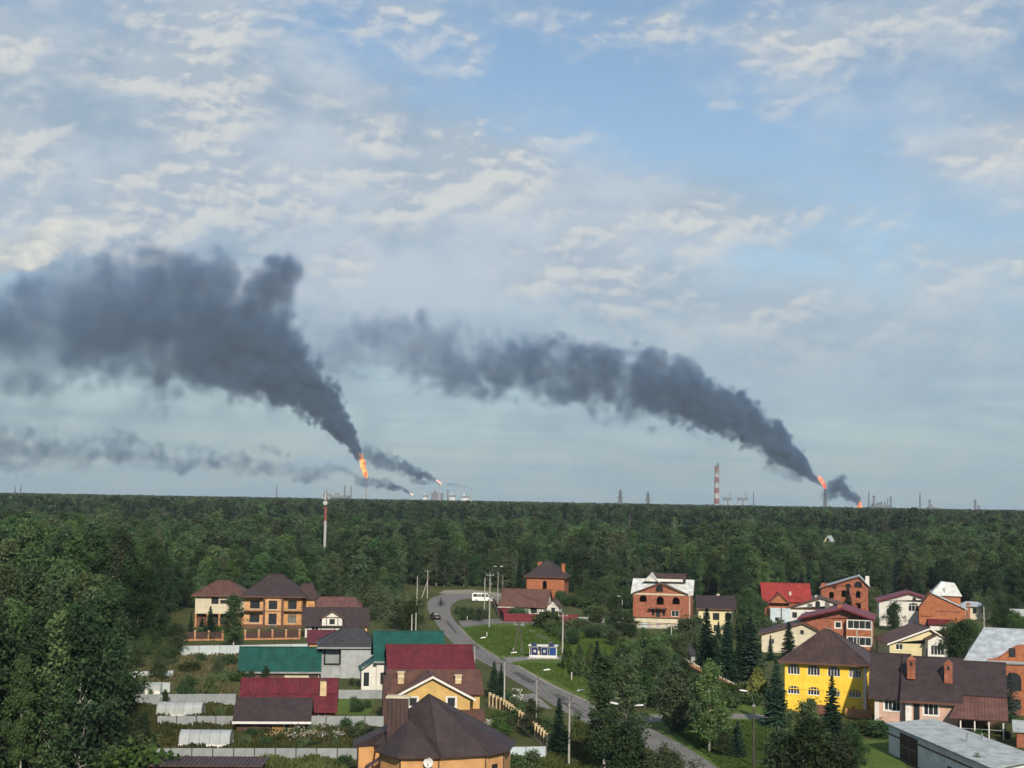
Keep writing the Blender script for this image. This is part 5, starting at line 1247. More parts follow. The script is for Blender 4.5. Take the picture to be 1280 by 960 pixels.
# unfinished brick house
s = Site('house', 1026, 768, 'unfinished orange brick house with open windows and grey roof', yaw=-14); m = s.m
W, E = m(57), s.z(735)
ho = 'hole'
Body(s, 0, W, 0, 9, 0, s.z(731), W_RUSTY, [('f', m(13), s.z(747.5), 1.1, 1.5, ho), ('f', m(28), s.z(745.5), 1.1, 1.7, 'hole-arch'), ('f', m(45), s.z(746), 1.1, 1.7, 'hole-arch'), ('f', m(45), s.z(760), 1.2, 1.5, ho), ('f', m(28), s.z(760), 1.2, 1.5, ho), ('f', m(13), s.z(760), 1.1, 1.4, ho), ('r', 3, s.z(743), 1.0, 1.4, ho), ('r', 6, s.z(757), 1.0, 1.4, ho)])
gable_y(s, 0, W, 0, 9, E, s.z(719.5), RF_ZINC_Y, .5, .5, rx=m(46), zre=s.z(730.5), wall=W_RUSTY, barge=W_BROWN)
proud_window(s, m(45), -.02, s.z(733), 1.9, 1.5, FRAME_D, True, 1, pane=BLACK); proud_window(s, m(33), -.02, s.z(733.5), 1.2, .9, FRAME_D, False, 1, pane=BLACK); proud_window(s, m(16.5), -.02, s.z(735), .9, .4, FRAME_D, False, 1, pane=BLACK)
chimney(s, m(56), 2.0, s.z(735), s.z(718.5, 2), .9, W_WHITE)
# white gabled house
s = Site('house', 984, 782, 'white gabled house with dark roof and arched attic windows', yaw=-8); m = s.m
W, E = m(69), s.z(760)
Body(s, 0, W, 0, 9, 0, E, W_WHITE, [('f', m(9), s.z(772), 1.0, 1.2, '2-dark'), ('f', m(24), s.z(771), 1.0, 1.2, '2-dark')])
gable_y(s, 0, W, 0, 9, E, s.z(746), RF_CHOC_Y, .5, .5, rx=m(41), zre=s.z(755), wall=W_WHITE, barge=W_BROWN); box(s, 'floor_band', -.04, W, -.09, -.004, E - .25, E, W_BROWN)
for px_, h_ in ((1011.5, .9), (1021, 1.6), (1032.5, 1.6), (1042, .9)): proud_window(s, m(px_ - 984), -.02, s.z(759.3), 1.0, h_, FRAME_D, h_ > 1, 2)
chimney(s, m(36), 3, s.z(750), s.z(743, 3), .5, CONCRETE)
# red brick house with crimson roof
s = Site('house', 1001, 815, 'red brick house with crimson gable roof and white window bands', yaw=-16); m = s.m
W, E = m(86), s.z(772)
xr = m(55)
Body(s, 0, xr, 0, 9, 0, E, W_RED, [('f', m(33), s.z(795), .9, 1.6, '1'), ('f', m(45), s.z(783), 1.0, 1.0, '1-trim'), ('f', m(15), s.z(795), 1.0, 1.3, '2')])
wz = [('f', (W - xr) * .5, s.z(782.5), (W - xr) * .9, s.z(772.5) - s.z(782.5), '4-trim'), ('f', (W - xr) * .5, s.z(803), (W - xr) * .9, s.z(793) - s.z(803), '4-trim')]
Body(s, xr + .02, W, -1.2, 9, 0, E, W_ORANGE, wz); box(s, 'corner_pipe', W - .12, W, -1.33, -1.21, 0, E - .1, TRIM_W)
gable_y(s, 0, W, 0, 9, E, s.z(758.5), RF_CRIM_Y, .5, 1.5, rx=m(51), zre=s.z(770), wall=W_RED, barge=SHEET_C)
chimney(s, m(47), 2.2, s.z(764), s.z(754, 2), 1.0, W_RED)
# pale house behind the yellow one
s = Site('house', 952, 815, 'cream house with dark brown roof right behind the vivid yellow house', yaw=-10); m = s.m
W, E = m(80), s.z(792); Body(s, 0, W, 0, 8, 0, E, W_CREAM, [('f', m(12), s.z(805), 1.0, 1.0, '2')]); gable_y(s, 0, W, 0, 8, E, s.z(777), RF_CHOC_Y, .5, .5, rx=m(50), wall=W_CREAM, barge=W_BROWN); proud_window(s, m(49), -.02, s.z(791), .6, .7, FRAME_D, False, 1)
# vivid yellow house
s = Site('house', 981, 888, 'vivid yellow two-storey house with white arched windows and brown hipped roof', yaw=-19); m = s.m
W = m(92) / s.cy; E = s.z(826); Hs = W / 4.05
wins = [('f', W * f, s.z(842.5), 1.55, s.z(829.5) - s.z(842.5), '4-t-arch-thin') for f in (.11, .36, .61, .87)] + [('f', W * f, s.z(867), 1.5, 1.05, '4-arch-thin') for f in (.11, .36, .61, .87)] + [('r', 3, s.z(842), 1.3, 1.2, '3-t'), ('r', 7, s.z(842), 1.3, 1.2, '3-t'), ('r', 3, s.z(867), 1.3, 1.2, '3')]
Body(s, 0, W, 0, 10, 0, E, W_YELLOW, wins)
hip(s, 0, W, 0, 10, E, s.z(784, 5), RF_CHOC, .75, .6, fascia=W_BROWN, rx=W * .46)
box(s, 'corner_pilaster', W - .3, W + .04, -.05, .3, 0, E - .05, TRIM_W)
for f in (.235, .485, .74): box(s, 'wall_joint', W * f - .05, W * f + .05, -.035, -.004, 1.0, E - .2, W_YELLOW)
box(s, 'floor_band', -.03, W - .32, -.06, -.004, s.z(860.5), s.z(859.5), W_YELLOW)
box(s, 'extension_wall', W + .02, W + m(12), 1.5, 7, 0, s.z(855), W_YELLOW)
t_ = box(s, 'balcony', W - m(22), W + m(9), -2.4, -.02, s.z(892) - .02, s.z(890), CONCRETE)
box(s, 'balcony_rail', W - m(22), W + m(9), -2.42, -2.34, s.z(889.5), s.z(877.5), W_WOOD, t_)
for k in range(7): box(s, 'balcony_post', W - m(22) + k * m(5.1), W - m(22) + k * m(5.1) + .09, -2.47, -2.425, s.z(889.6), s.z(877), BRICK_POST, t_)
for k in (.3, 1.0): box(s, 'flower_pot', W - m(22) + k * m(26), W - m(22) + k * m(26) + .3, -2.38, -2.1, s.z(877.3), s.z(875), W_RED, t_)
shed_roof(s, (W * .28, -2.2, s.z(886)), (W * .66, -2.2, s.z(886)), (W * .66, .0, s.z(878)), (W * .28, .0, s.z(878)), RF_RUST, name='porch_roof')
# pink house with the long roof
s = Site('house', 1094, 908, 'pink rendered house with long chocolate roof and two red chimneys', yaw=-18); m = s.m
c_ = s.cy * 1.13; W1 = m(40) / c_; W2 = m(104) / c_; E = s.z(866)
Body(s, 0, W1, 0, 9, 0, E, W_PINK, [('f', m(22) / c_, s.z(887), m(19), s.z(870) - s.z(887), '4-trim-t'), ('l', 5, 1.5, 1.2, 1.3, '2')])
box(s, 'corner_pilaster', -.05, .45, -.06, .3, 0, E - .05, TRIM_W)
E2 = s.z(868)
Body(s, W1 + .02, W2, -1.3, 9, 0, E2, W_PINK, [('f', m(31) / c_, s.z(888), m(17), s.z(873) - s.z(888), '3-trim'), ('f', m(13) / c_, .8, .7, 2.9, '1-dark')])
box(s, 'corner_pilaster', W1 - .05, W1 + .65, -1.37, -.9, 0, E2 - .05, TRIM_W)
R1 = s.z(817.5, 4)
gable_x(s, -.3, W1 - .1, 0, 9, E, R1, RF_SHINGLE, .6, .5, wall=W_PINK, fascia=RF_CHOC); gable_x(s, W1 - .2, W2 + .2, -1.3, 9.3, E2 + .05, R1 - .15, RF_SHINGLE, .6, .45, wall=W_PINK, fascia=W_BROWN)
for px_, top, bot in ((1140, 823, 842), (1187, 826, 845)):
    chimney(s, m(px_ - 1094) / c_, .9, s.z(bot + 5, 0), s.z(top + 3, -2), .92, W_RED, W_RED, d=.8, gabled=True)
W3 = W2 + m(58) / c_
gable_x(s, W2 + .7, W3, -.3, 9.0, s.z(862), R1 - .45, RF_SHINGLE, .2, .3, wall=W_BROWN)
V, F = [], []; slab_between((W2 - m(9), -4.6, s.z(894, -6)), (W3 + .3, -4.6, s.z(894, -6)), (W3 + .3, .2, s.z(859) - .1), (W2 + .5, .2, s.z(859) - .1), .12, V, F); s.part('canopy_roof', V, F, RF_RUST)
for k in range(4): box(s, 'canopy_post', W2 + .3 + k * (W3 - W2 - .6) / 3, W2 + .45 + k * (W3 - W2 - .6) / 3, -4.3, -4.15, 0, s.z(895, -6), TRIM_W)
for z_ in (1.0, 2.0): box(s, 'canopy_rail', W2 + .3, W3 - .2, -4.26, -4.2, z_, z_ + .08, STEEL)
box(s, 'back_wall', W2 + .2, W3 - .1, 3.0, 3.2, 0, s.z(862), W_BROWN)
# grey flat shed at the lower corner: roof corners from the photograph
s = Site('shed', 1112, 946, 'long grey flat-roofed shed with dark gate and pale felt roof', 'shed'); ZR = 3.1
org = s.loc
C4 = [on_ground(x, y, ZR) for x, y in ((1107, 903.5), (1216, 950), (1278, 938), (1168, 898))]
ux = (C4[1] - C4[0]).normalized(); vy = (C4[3] - C4[0]).normalized()
Q = [c - Vector((org.x, org.y, 0)) for c in C4]
Q[1] = Q[1] + ux * 4; Q[2] = Q[2] + ux * 4
V = [tuple(q) for q in Q] + [tuple(q - Vector((0, 0, .16))) for q in Q]
rf = s.part('roof', V, [(0, 1, 2, 3), (7, 6, 5, 4), (0, 4, 5, 1), (1, 5, 6, 2), (2, 6, 7, 3), (3, 7, 4, 0)], RF_FELT)
cn = sum(Q, Vector()) / 4
I = [Vector((cn.x + (q.x - cn.x) * .955, cn.y + (q.y - cn.y) * .955, 0)) for q in Q]
V = [tuple(q) for q in I] + [(q.x, q.y, ZR - .17) for q in I]
s.part('wall', V, [(i, (i + 1) % 4, 4 + (i + 1) % 4, 4 + i) for i in range(4)], W_BLOCK)
d = (I[1] - I[0]).normalized(); nrm = Vector((-vy.x, -vy.y, 0)).normalized(); L_ = (I[1] - I[0]).length
def on_side(a0, a1, z0, z1, dd, name, mm, par=None):
    p, q = I[0] + d * a0 + nrm * dd, I[0] + d * a1 + nrm * dd; p2, q2 = I[0] + d * a0 - nrm * .01, I[0] + d * a1 - nrm * .01
    V = [(p.x, p.y, z0), (q.x, q.y, z0), (q.x, q.y, z1), (p.x, p.y, z1), (p2.x, p2.y, z0), (q2.x, q2.y, z0), (q2.x, q2.y, z1), (p2.x, p2.y, z1)]
    return s.part(name, V, [(0, 1, 2, 3), (4, 5, 1, 0), (7, 3, 2, 6), (4, 0, 3, 7), (1, 5, 6, 2)], mm, par)
gt = on_side(L_ * .13, L_ * .32, .05, 2.7, .05, 'gate', SHEET_B); on_side(L_ * .225, L_ * .228, .05, 2.7, .08, 'gate_bar', STEEL, gt); on_side(L_ * .13, L_ * .32, 1.4, 1.48, .08, 'gate_bar', STEEL, gt)
on_side(0, L_ * .128, 2.0, 2.15, .06, 'dark_band', W_BROWN); on_side(L_ * .325, L_, 2.2, 2.35, .06, 'dark_band', W_BROWN); on_side(L_ * .325, L_, 2.36, 2.9, .03, 'upper_cladding', W_WHITE); on_side(L_ * .62, L_ * .66, .9, 1.5, .05, 'vent', FRAME_D)
for a_, b_, h_ in ((.55, .55, .75), (.55, .85, .5)):
    p = Q[0].lerp(Q[1], a_).lerp(Q[3].lerp(Q[2], a_), b_); W_, G_ = [], []; tube([(p.x, p.y, ZR), (p.x, p.y, ZR + h_)], [.09, .09], 8, W_, G_); tube([(p.x, p.y, ZR + h_), (p.x, p.y, ZR + h_ + .12)], [.16, .03], 8, W_, G_); s.part('vent_pipe', W_, G_, STEEL)
s = Site('shed', 1271, 934, 'corner of a second grey shed behind the flat-roofed one', 'shed', yaw=-18); Body(s, 0, 4, 0, 3, 0, 1.7, W_RED); shed_roof(s, (-.4, -.3, 1.75), (4.3, -.3, 1.75), (4.3, 3.3, 2.5), (-.4, 3.3, 2.5), RF_FELT); box(s, 'back_wall', 0, 4, 2.9, 3, 1.7, 2.35, W_RED)
# grey-roofed brick house with the curved gable
s = Site('house', 1236, 892, 'orange brick house with curved gable and broad zinc roof', yaw=-20); m = s.m
W, E = m(80), s.z(828)
Body(s, 0, W, 0, 14, 0, E, W_ORANGE, [('f', m(29), s.z(862), 1.9, s.z(839) - s.z(862), '2-arch-dark'), ('f', m(29), s.z(885), 1.7, 1.3, '2-dark'), ('l', 9, s.z(862), 1.4, 1.8, '2')])
box(s, 'cornice', -.15, W, -.2, -.005, s.z(829), s.z(825), W_GREY)
gp = []
for k in range(17):
    f = k / 16; gp.append((W * f, E + (s.z(805) - E) * (math.sin(math.pi * f) ** 2.2) + .35 * (1 - math.sin(math.pi * f))))
V = [(x, -.04, z) for x, z in gp] + [(0, -.04, E)] + [(W, -.04, E)]; nV = len(V); V += [(x, y + .3, z) for x, y, z in V]
order = list(range(17)) + [18, 17]
F = [tuple(reversed(order)), tuple(i + nV for i in order)] + [(order[i], order[(i + 1) % 19], order[(i + 1) % 19] + nV, order[i] + nV) for i in range(19)]
s.part('gable', V, F, W_ORANGE); proud_window(s, m(28), -.05, s.z(819.5), .8, 1.1, FRAME_D, False, 1)
V, F = [], []; tube([(x, .1, z + .04) for x, z in gp], [.13] * 17, 4, V, F); s.part('gable_coping', V, F, W_RED)
hip(s, -m(22), W + 2, .5, 14, E + .05, s.z(785, 7), RF_ZINC, .7, W + 1.0)
Body(s, -m(20), -.02, 3, 13.5, 0, E, W_ORANGE, name='side_wall')
# yellow gable house
s = Site('house', 1112, 828, 'pale yellow gabled house with brown roof and white porch', yaw=-3); m = s.m
W, E = m(66), s.z(804)
Body(s, 0, W, 0, 11, 0, E, W_PALE, [('f', m(12), s.z(812), 1.2, 1.2, '2'), ('l', 8, 1, 1.1, 1.1, '2')]); gable_y(s, 0, W, 0, 11, E, s.z(784.5), RF_BROWN, .5, .6, rx=m(49), zre=s.z(796), wall=W_PALE, barge=TRIM_W)
pa, pb = m(43), m(66)
Body(s, pa, pb, -2.2, -.02, 0, s.z(797), W_WHITE, [('f', (pb - pa) * .5, s.z(816), (pb - pa) * .7, s.z(804) - s.z(816), '4'), ('l', 1.1, 1, 1, 1.6, '1-dark')]); gable_y(s, pa, pb, -2.2, .6, s.z(797), s.z(791), RF_BROWN, .3, .3, wall=W_WHITE)
# white house with crimson roof
s = Site('house', 1099, 782, 'white house with crimson roof and round attic window', yaw=-12); m = s.m
W, E = m(62), s.z(751)
Body(s, 0, W, 0, 10, 0, E, W_WHITE, [('f', m(41), s.z(763), 2.2, 1.9, '3-arch-t'), ('f', m(12), s.z(768), 1.2, 1.3, '2')]); gable_y(s, 0, W, 0, 10, E, s.z(740), RF_CRIM_Y, .5, .6, rx=m(36), zre=s.z(748), wall=W_WHITE, barge=SHEET_C); proud_window(s, m(42), -.02, s.z(749), .7, .7, FRAME_D, True, 1)
# big orange brick house with silver turret
s = Site('house', 1149, 786, 'big orange brick house with silver turret roof', yaw=-14); m = s.m
W, E = m(55), s.z(764)
Body(s, 0, W, 0, 11, 0, E, W_ORANGE, [('f', m(12), s.z(782), 1.2, 1.5, '1-dark'), ('f', m(30), s.z(782), 1.2, 1.5, '1-dark')])
# tall stepped gable: high at the left, falling to the right under a metal coping
V = [(m(14), 0, E), (W, 0, E), (W, 0, s.z(759)), (m(16), 0, s.z(741)), (m(14), 0, s.z(741)), (m(0), 0, s.z(760)), (0, 0, E)]; nv = len(V); V += [(x, 9, z) for x, y, z in V]
s.part('upper_wall', V, [(0, 1, 2, 3, 4, 5, 6), tuple(range(2 * nv - 1, nv - 1, -1))] + [(i, i + nv, (i + 1) % nv + nv, (i + 1) % nv) for i in range(nv)], W_ORANGE)
V, F = [], []; slab_between((W + .5, -.4, s.z(759.5)), (W + .5, 9.4, s.z(759.5)), (m(15), 9.4, s.z(740)), (m(15), -.4, s.z(740)), .2, V, F); s.part('roof', V, F, RF_ZINC_Y)
box(s, 'brick_cornice', m(20), W - 1, -.16, -.005, s.z(763.5), s.z(762), W_RED); box(s, 'brick_cornice', m(2), m(18), -.16, -.005, s.z(770), s.z(768.5), W_RED)
Body(s, m(15), m(50), 2.5, 8.5, s.z(762), s.z(743), W_ORANGE, name='turret_wall')
V = []; z0, z1, z2 = s.z(743.5, 3), s.z(738, 3), s.z(726, 5)
a, b = m(13), m(52)
V = [(a, 2, z0), (b, 2, z0), (b, 9, z0), (a, 9, z0), (m(28), 4, z2), (m(44), 4, z2 - .3), (m(44), 7, z2 - .3), (m(28), 7, z2)]
s.part('turret_roof', V, [(0, 1, 5, 4), (1, 2, 6, 5), (2, 3, 7, 6), (3, 0, 4, 7), (4, 5, 6, 7), (3, 2, 1, 0)], RF_WHITE); box(s, 'turret_edge', m(31), m(32), 2.4, 2.55, z0, z0 + 2.0, RF_ZINC)
shed_roof(s, (m(10), -2.6, s.z(779)), (m(40), -2.6, s.z(779)), (m(40), -.02, s.z(773)), (m(10), -.02, s.z(773)), RF_CRIM, name='porch_roof'); box(s, 'porch_wall', m(12), m(38), -2.2, -2.0, 0, s.z(779.5), W_WHITE)
# small white house beyond
s = Site('house', 1203, 774, 'small white house behind the silver turret', yaw=-14); m = s.m; W, E = m(24), s.z(757)
Body(s, 0, W, 0, 6, 0, E, W_CREAM, [('f', W * .6, E - 1.8, .8, 1.3, '1-dark')]); hip(s, 0, W, 0, 6, E, s.z(752, 3), RF_ZINC, .6, m(14)); box(s, 'brick_stack', m(5), m(9), -.3, -.01, 0, s.z(753), W_RED)
fence('fence', gpts((1262, 770), (1284, 771)), 'white wall-high sheet fence at the frame edge', SHEET_W, STEEL, 1.8, 2.5)
# attic window house far in the forest
s = Site('house', 1030, 719, 'small cream house deep in the forest', yaw=-25); m = s.m; W, E = m(9), s.z(677)
Body(s, 0, W, 0, 5, 0, E, W_PALE, [('f', W * .5, E - 3, 1.0, 1.4, '1-dark')]); gable_y(s, 0, W, 0, 6, E, s.z(670), RF_ZINC_Y, .4, .4, wall=W_PALE); proud_window(s, W * .5, -.02, s.z(677), .9, 1.1, FRAME_D, False, 1)
# ------------------------------------------------------------------ street furniture and vehicles
def empty_at(name, p, label, cat, group=None, rz=0.0):
    o = bpy.data.objects.new(name, None); COL.objects.link(o); o.location = p; o.rotation_euler = (0, 0, rz); o.empty_display_size = .4
    return tag(o, label, cat, group)
def tube_part(parent, name, segs, mat_, sides=6):
    V, F = [], []
    for path, radii in segs: tube(path, radii, sides, V, F)
    return new_obj(name, mesh_from(name, V, F, mat_, True), parent)
def box_part(parent, name, dims, mat_): return new_obj(name, mesh_from(name, *box_vf(*dims), mat_), parent)
def lamp_head(parent, at, dx, dy):
    """flat white luminaire pointing along (dx, dy)"""
    L = .8; n = Vector((dx, dy, .12)).normalized(); sd = Vector((-n.y, n.x, 0)).normalized(); up = n.cross(sd) * -1
    if up.z < 0: up = -up
    V = []
    for f, w, h in ((0, .10, .07), (.25, .19, .10), (.8, .21, .10), (1.0, .12, .05)):
        c = Vector(at) + n * (L * f)
        V += [c - sd * w, c + sd * w, c + sd * w * .8 + up * h, c - sd * w * .8 + up * h]
    F = [(0, 3, 2, 1), (12, 13, 14, 15)]
    for i in range(3): F += [(i * 4 + k, i * 4 + (k + 1) % 4, i * 4 + 4 + (k + 1) % 4, i * 4 + 4 + k) for k in range(4)]
    return new_obj('lamp_head', mesh_from('lamp_head', V, F, WHITE_P), parent)
DKSTEEL = mat('dark_steel', (0.06, 0.06, 0.055), .6, .1)
def street_lamp(px, py, label, h=7.3, heads=((.8, .25),), group='street lamps along the road', dark=False):
    g = on_ground(px, py); o = empty_at('street_lamp', g, label, 'street lamp', group)
    tube_part(o, 'pole', [([(0, 0, 0), (0, 0, h * .5), (0, 0, h * .86)], [.12, .095, .07])], DKSTEEL if dark else CONCRETE, 8)
    box_part(o, 'collar', (-.13, .13, -.13, .13, h * .8, h * .83), STEEL)
    for dx, dy in heads:
        r = math.hypot(dx, dy); e = (dx * .9, dy * .9, h)
        tube_part(o, 'arm', [([(0, 0, h * .84), (dx * .3, dy * .3, h * .96), e], [.035, .03, .025])], DKSTEEL)
        lamp_head(o, e, dx / r, dy / r)
street_lamp(592.5, 866, 'street lamp standing by the crimson-roofed house')
street_lamp(630, 892, 'street lamp at the start of the cream-post fence')
street_lamp(670, 922, 'street lamp halfway along the cream-post fence')
street_lamp(711, 958, 'street lamp beside the dark spruce at the road')
street_lamp(782, 996, 'double-headed street lamp rising behind the near willow', 8.0, ((-.8, .5), (.8, -.35)))
street_lamp(942, 959, 'dark street lamp on the lawn before the yellow house', 7.4, ((-.7, .1),), dark=True)
street_lamp(777.5, 775, 'street lamp before the red brick house with arched windows', 5.2, ((-.5, -.3),))
street_lamp(622, 757, 'tall street lamp behind the white bungalow', 9.6, ((-.5, -.3), (.5, .3)))
def power_pole(px, py, top_y, label, strut=None, arms=True, mat_=None, aframe=False):
    g = on_ground(px, py); h = at_depth(px, top_y, g.y).z; o = empty_at('power_pole', g, label, 'power pole', 'power poles of the village')
    mm = mat_ or CONCRETE
    if aframe:
        for sx in (-.75, .75): tube_part(o, 'pole', [([(sx, 0, 0), (0, 0, h)], [.13, .09])], mm, 8)
        tube_part(o, 'cross_brace', [([(-.4, 0, h * .45), (.4, 0, h * .45)], [.05, .05])], mm)
    else: tube_part(o, 'pole', [([(0, 0, 0), (0, 0, h * .5), (0, 0, h)], [.15, .13, .10])], mm, 8)
    if strut:
        q = on_ground(*strut) - g; tube_part(o, 'strut', [([(q.x, q.y, 0), (0, 0, h * .62)], [.13, .10])], mm, 8)
    if arms:
        box_part(o, 'crossarm', (-.8, .8, -.05, .05, h - .55, h - .45), STEEL)
        for x in (-.7, 0, .7): tube_part(o, 'insulator', [([(x, 0, h - .45), (x, 0, h - .2)], [.05, .03])], WHITE_P, 6)
WOODP = mat('weathered_pole', (0.10, 0.085, 0.07), .9, .2, 1.5)
power_pole(611.5, 784, 716, 'concrete power pole with strut at the road fork', (626, 775))
power_pole(605.5, 763, 722, 'slim concrete pole beside the white minibus', arms=False)
power_pole(648, 817, 777, 'dark A-shaped power pole on the lawn', None, True, WOODP, True)
power_pole(703, 823, 766, 'concrete pole with strut beside the bus shelter', (711.5, 812))
power_pole(534, 748, 712, 'braced pole at the outer side of the road bend', (527, 748))
power_pole(521, 757, 720, 'thin pole among the willows by the road bend', arms=False)
power_pole(514.5, 792, 768, 'short pole beside the green-roofed house', arms=False); power_pole(519.5, 792, 766, 'second short pole beside the green-roofed house', arms=False)
power_pole(839, 820, 782, 'slim concrete pole among the shrubs below the red brick house', arms=False)
power_pole(976.5, 815, 759, 'wooden pole behind the vivid yellow house', None, True, WOODP)
power_pole(1071, 823, 786, 'slim pole beside the vivid yellow house roof', arms=False)
power_pole(1230, 786, 758, 'slim pole before the small white house', arms=False)
# marker posts
for i, (x, y, t_, lab) in enumerate(((608.5, 796, 790, 'white marker post on the lawn edge by the fork'), (641.5, 816, 810, 'white marker post beside the A-shaped pole'), (650.5, 816, 810, 'white marker post on the far side of the A-shaped pole'),
                                      (714.5, 850, 840, 'white marker post on the lower lawn'), (584, 776, 770, 'thin marker post at the bushes by the fork'))):
    g = on_ground(x, y); h = max(.8, at_depth(x, t_, g.y).z); o = empty_at('marker_post', g, lab, 'post', 'marker posts')
    tube_part(o, 'post', [([(0, 0, 0), (0, 0, h)], [.07, .07])], WHITE_P); tube_part(o, 'cap', [([(0, 0, h), (0, 0, h + .05)], [.075, .02])], STEEL)
# bus shelter
s = Site('bus_shelter', 661.5, 822.5, 'white bus shelter with three blue panels on the back wall', 'bus shelter', yaw=-4); m = s.m
W, H = m(34), 1.95
BLUE = mat('blue_panel', (0.012, 0.028, 0.105), .5, .1, 1.0); BLUE2 = mat('bright_blue_panel', (0.010, 0.050, 0.21), .5, .1, 1.0)
box(s, 'pad', -.3, W + .3, -.9, 1.9, 0, .12, CONCRETE); box(s, 'back_wall', 0, W, 1.35, 1.45, .12, H, WHITE_P)
for x in (0, W - .1): box(s, 'side_wall', x, x + .1, .2, 1.34, .12, H, WHITE_P)
rf = box(s, 'roof', -.15, W + .15, -.1, 1.6, H + .003, H + .2, WHITE_P)
for x in (W * .17, W * .80):
    V = [(x - .55, -.16, H + .05), (x + .55, -.16, H + .05), (x, -.16, H + .5), (x - .55, 1.0, H + .21), (x + .55, 1.0, H + .21), (x, 1.0, H + .5)]
    s.part('roof_gablet', V, [(0, 1, 2), (5, 4, 3), (1, 4, 5, 2), (2, 5, 3, 0)], BLUE, rf)
box(s, 'front_plinth', 0, W, .05, .15, .12, .5, WHITE_P)
for i, (a, b, mm) in enumerate(((.08, .31, BLUE), (.44, .66, BLUE), (.73, .97, BLUE2))):
    p = box(s, 'panel', W * a, W * b, .0, .045, .52, H - .15, mm); cx = W * (a + b) / 2
    if i < 2:
        V = [(cx + .22 * math.cos(k * .524), -.012, 1.15 + .22 * math.sin(k * .524)) for k in range(12)]; s.part('emblem', V, [tuple(range(12))], WHITE_P, p)
        V = [(cx + .12 * math.cos(k * 1.0472), -.02, 1.15 + .12 * math.sin(k * 1.0472)) for k in range(6)]; s.part('emblem_centre', V, [tuple(range(6))], W_RED if i == 0 else BLUE2, p)
    box(s, 'panel_border', W * a - .05, W * b + .05, .047, .08, .47, H - .1, WHITE_P, p)
box(s, 'bench', W * .1, W * .9, .9, 1.3, .5, .58, W_WOOD)

# vehicles
CAR_DARK = mat('dark_car_paint', (0.018, 0.02, 0.024), .25, .03, .5, spec=.6); CAR_WHITE = mat('white_van_paint', (0.70, 0.70, 0.68), .3, .03, .5, spec=.5)
TYRE = mat('tyre', (0.018, 0.018, 0.018), .9, .1); LAMP_R = mat('red_lamp', (0.30, 0.012, 0.01), .3, .05); LAMP_W = mat('clear_lamp', (0.6, 0.6, 0.58), .2, .05)
def loft(sections):
    """rings of (x, z) points at stations y"""
    V, F = [], []; n = len(sections[0][1])
    for y, ring_ in sections: V += [(x, y, z) for x, z in ring_]
    for i in range(len(sections) - 1): F += [(i * n + k, i * n + (k + 1) % n, (i + 1) * n + (k + 1) % n, (i + 1) * n + k) for k in range(n)]
    F += [tuple(range(n)), tuple(reversed(range(len(V) - n, len(V))))]; return V, F
def wheel(parent, x, y, r, w):
    V, F = [], []; tube([(x - w / 2, y, r), (x + w / 2, y, r)], [r, r], 16, V, F); k = len(V)
    F += [tuple(range(16)), tuple(reversed(range(16, 32)))]
    o = new_obj('wheel', mesh_from('wheel', V, F, TYRE), parent)
    sx = 1 if x > 0 else -1; V, F = [], []; tube([(x + sx * w * .5, y, r), (x + sx * (w * .5 + .015), y, r)], [r * .62, r * .55], 12, V, F); F.append(tuple(range(12, 24)))
    new_obj('rim', mesh_from('rim', V, F, STEEL), o)
def car_ring(w, z0, z1, tw=None):
    tw = tw or w; return [(-w, z0), (w, z0), (w, z0 + (z1 - z0) * .55), (tw, z1), (-tw, z1), (-w, z0 + (z1 - z0) * .55)]
def car(px, py, rz, label):
    o = empty_at('car', on_ground(px, py) + Vector((0, 0, .018)), label, 'car', rz=rz)
    b = new_obj('body', mesh_from('body', *loft([(-2.15, car_ring(.70, .35, .70, .62)), (-2.0, car_ring(.84, .25, .90, .78)), (-.9, car_ring(.88, .22, .97, .82)), (.9, car_ring(.88, .22, .97, .82)), (1.95, car_ring(.84, .25, .88, .76)), (2.15, car_ring(.70, .35, .68, .6))]), CAR_DARK), o)
    new_obj('cabin', mesh_from('cabin', *loft([(-1.75, [(-.74, .93), (.74, .93), (.72, .95), (.66, .97), (-.66, .97), (-.72, .95)]), (-1.0, [(-.78, .93), (.78, .93), (.72, 1.25), (.58, 1.46), (-.58, 1.46), (-.72, 1.25)]),
        (.35, [(-.78, .93), (.78, .93), (.72, 1.25), (.58, 1.47), (-.58, 1.47), (-.72, 1.25)]), (1.15, [(-.76, .9), (.76, .9), (.74, .93), (.68, .95), (-.68, .95), (-.74, .93)])]), CAR_DARK), o)
    for nm, V in (('rear_window', [(-.60, -1.64, 1.0), (.60, -1.64, 1.0), (.52, -1.06, 1.42), (-.52, -1.06, 1.42)]), ('windscreen', [(.62, 1.08, 1.0), (-.62, 1.08, 1.0), (-.52, .42, 1.44), (.52, .42, 1.44)])):
        new_obj(nm, mesh_from(nm, [(x, y + (-.05 if y < 0 else .05), z + .02) for x, y, z in V], [(0, 1, 2, 3)], GLASS), o)
    for sx in (-1, 1):
        V = [(sx * .775, -.95, 1.0), (sx * .775, .55, 1.0), (sx * .64, .28, 1.38), (sx * .64, -.9, 1.38)]; new_obj('side_window', mesh_from('side_window', [(x + sx * .03, y, z) for x, y, z in V], [(0, 1, 2, 3) if sx > 0 else (3, 2, 1, 0)], GLASS), o)
        box_part(o, 'tail_light', (sx * .68 - .12, sx * .68 + .12, -2.12, -2.06, .66, .80), LAMP_R); box_part(o, 'headlight', (sx * .64 - .14, sx * .64 + .14, 2.05, 2.12, .58, .70), LAMP_W)
        for y in (-1.3, 1.3): wheel(o, sx * .80, y, .32, .2)
    box_part(o, 'number_plate', (-.26, .26, -2.165, -2.14, .52, .62), WHITE_P)
car(544, 774, R(14), 'dark saloon car driving on the road bend')
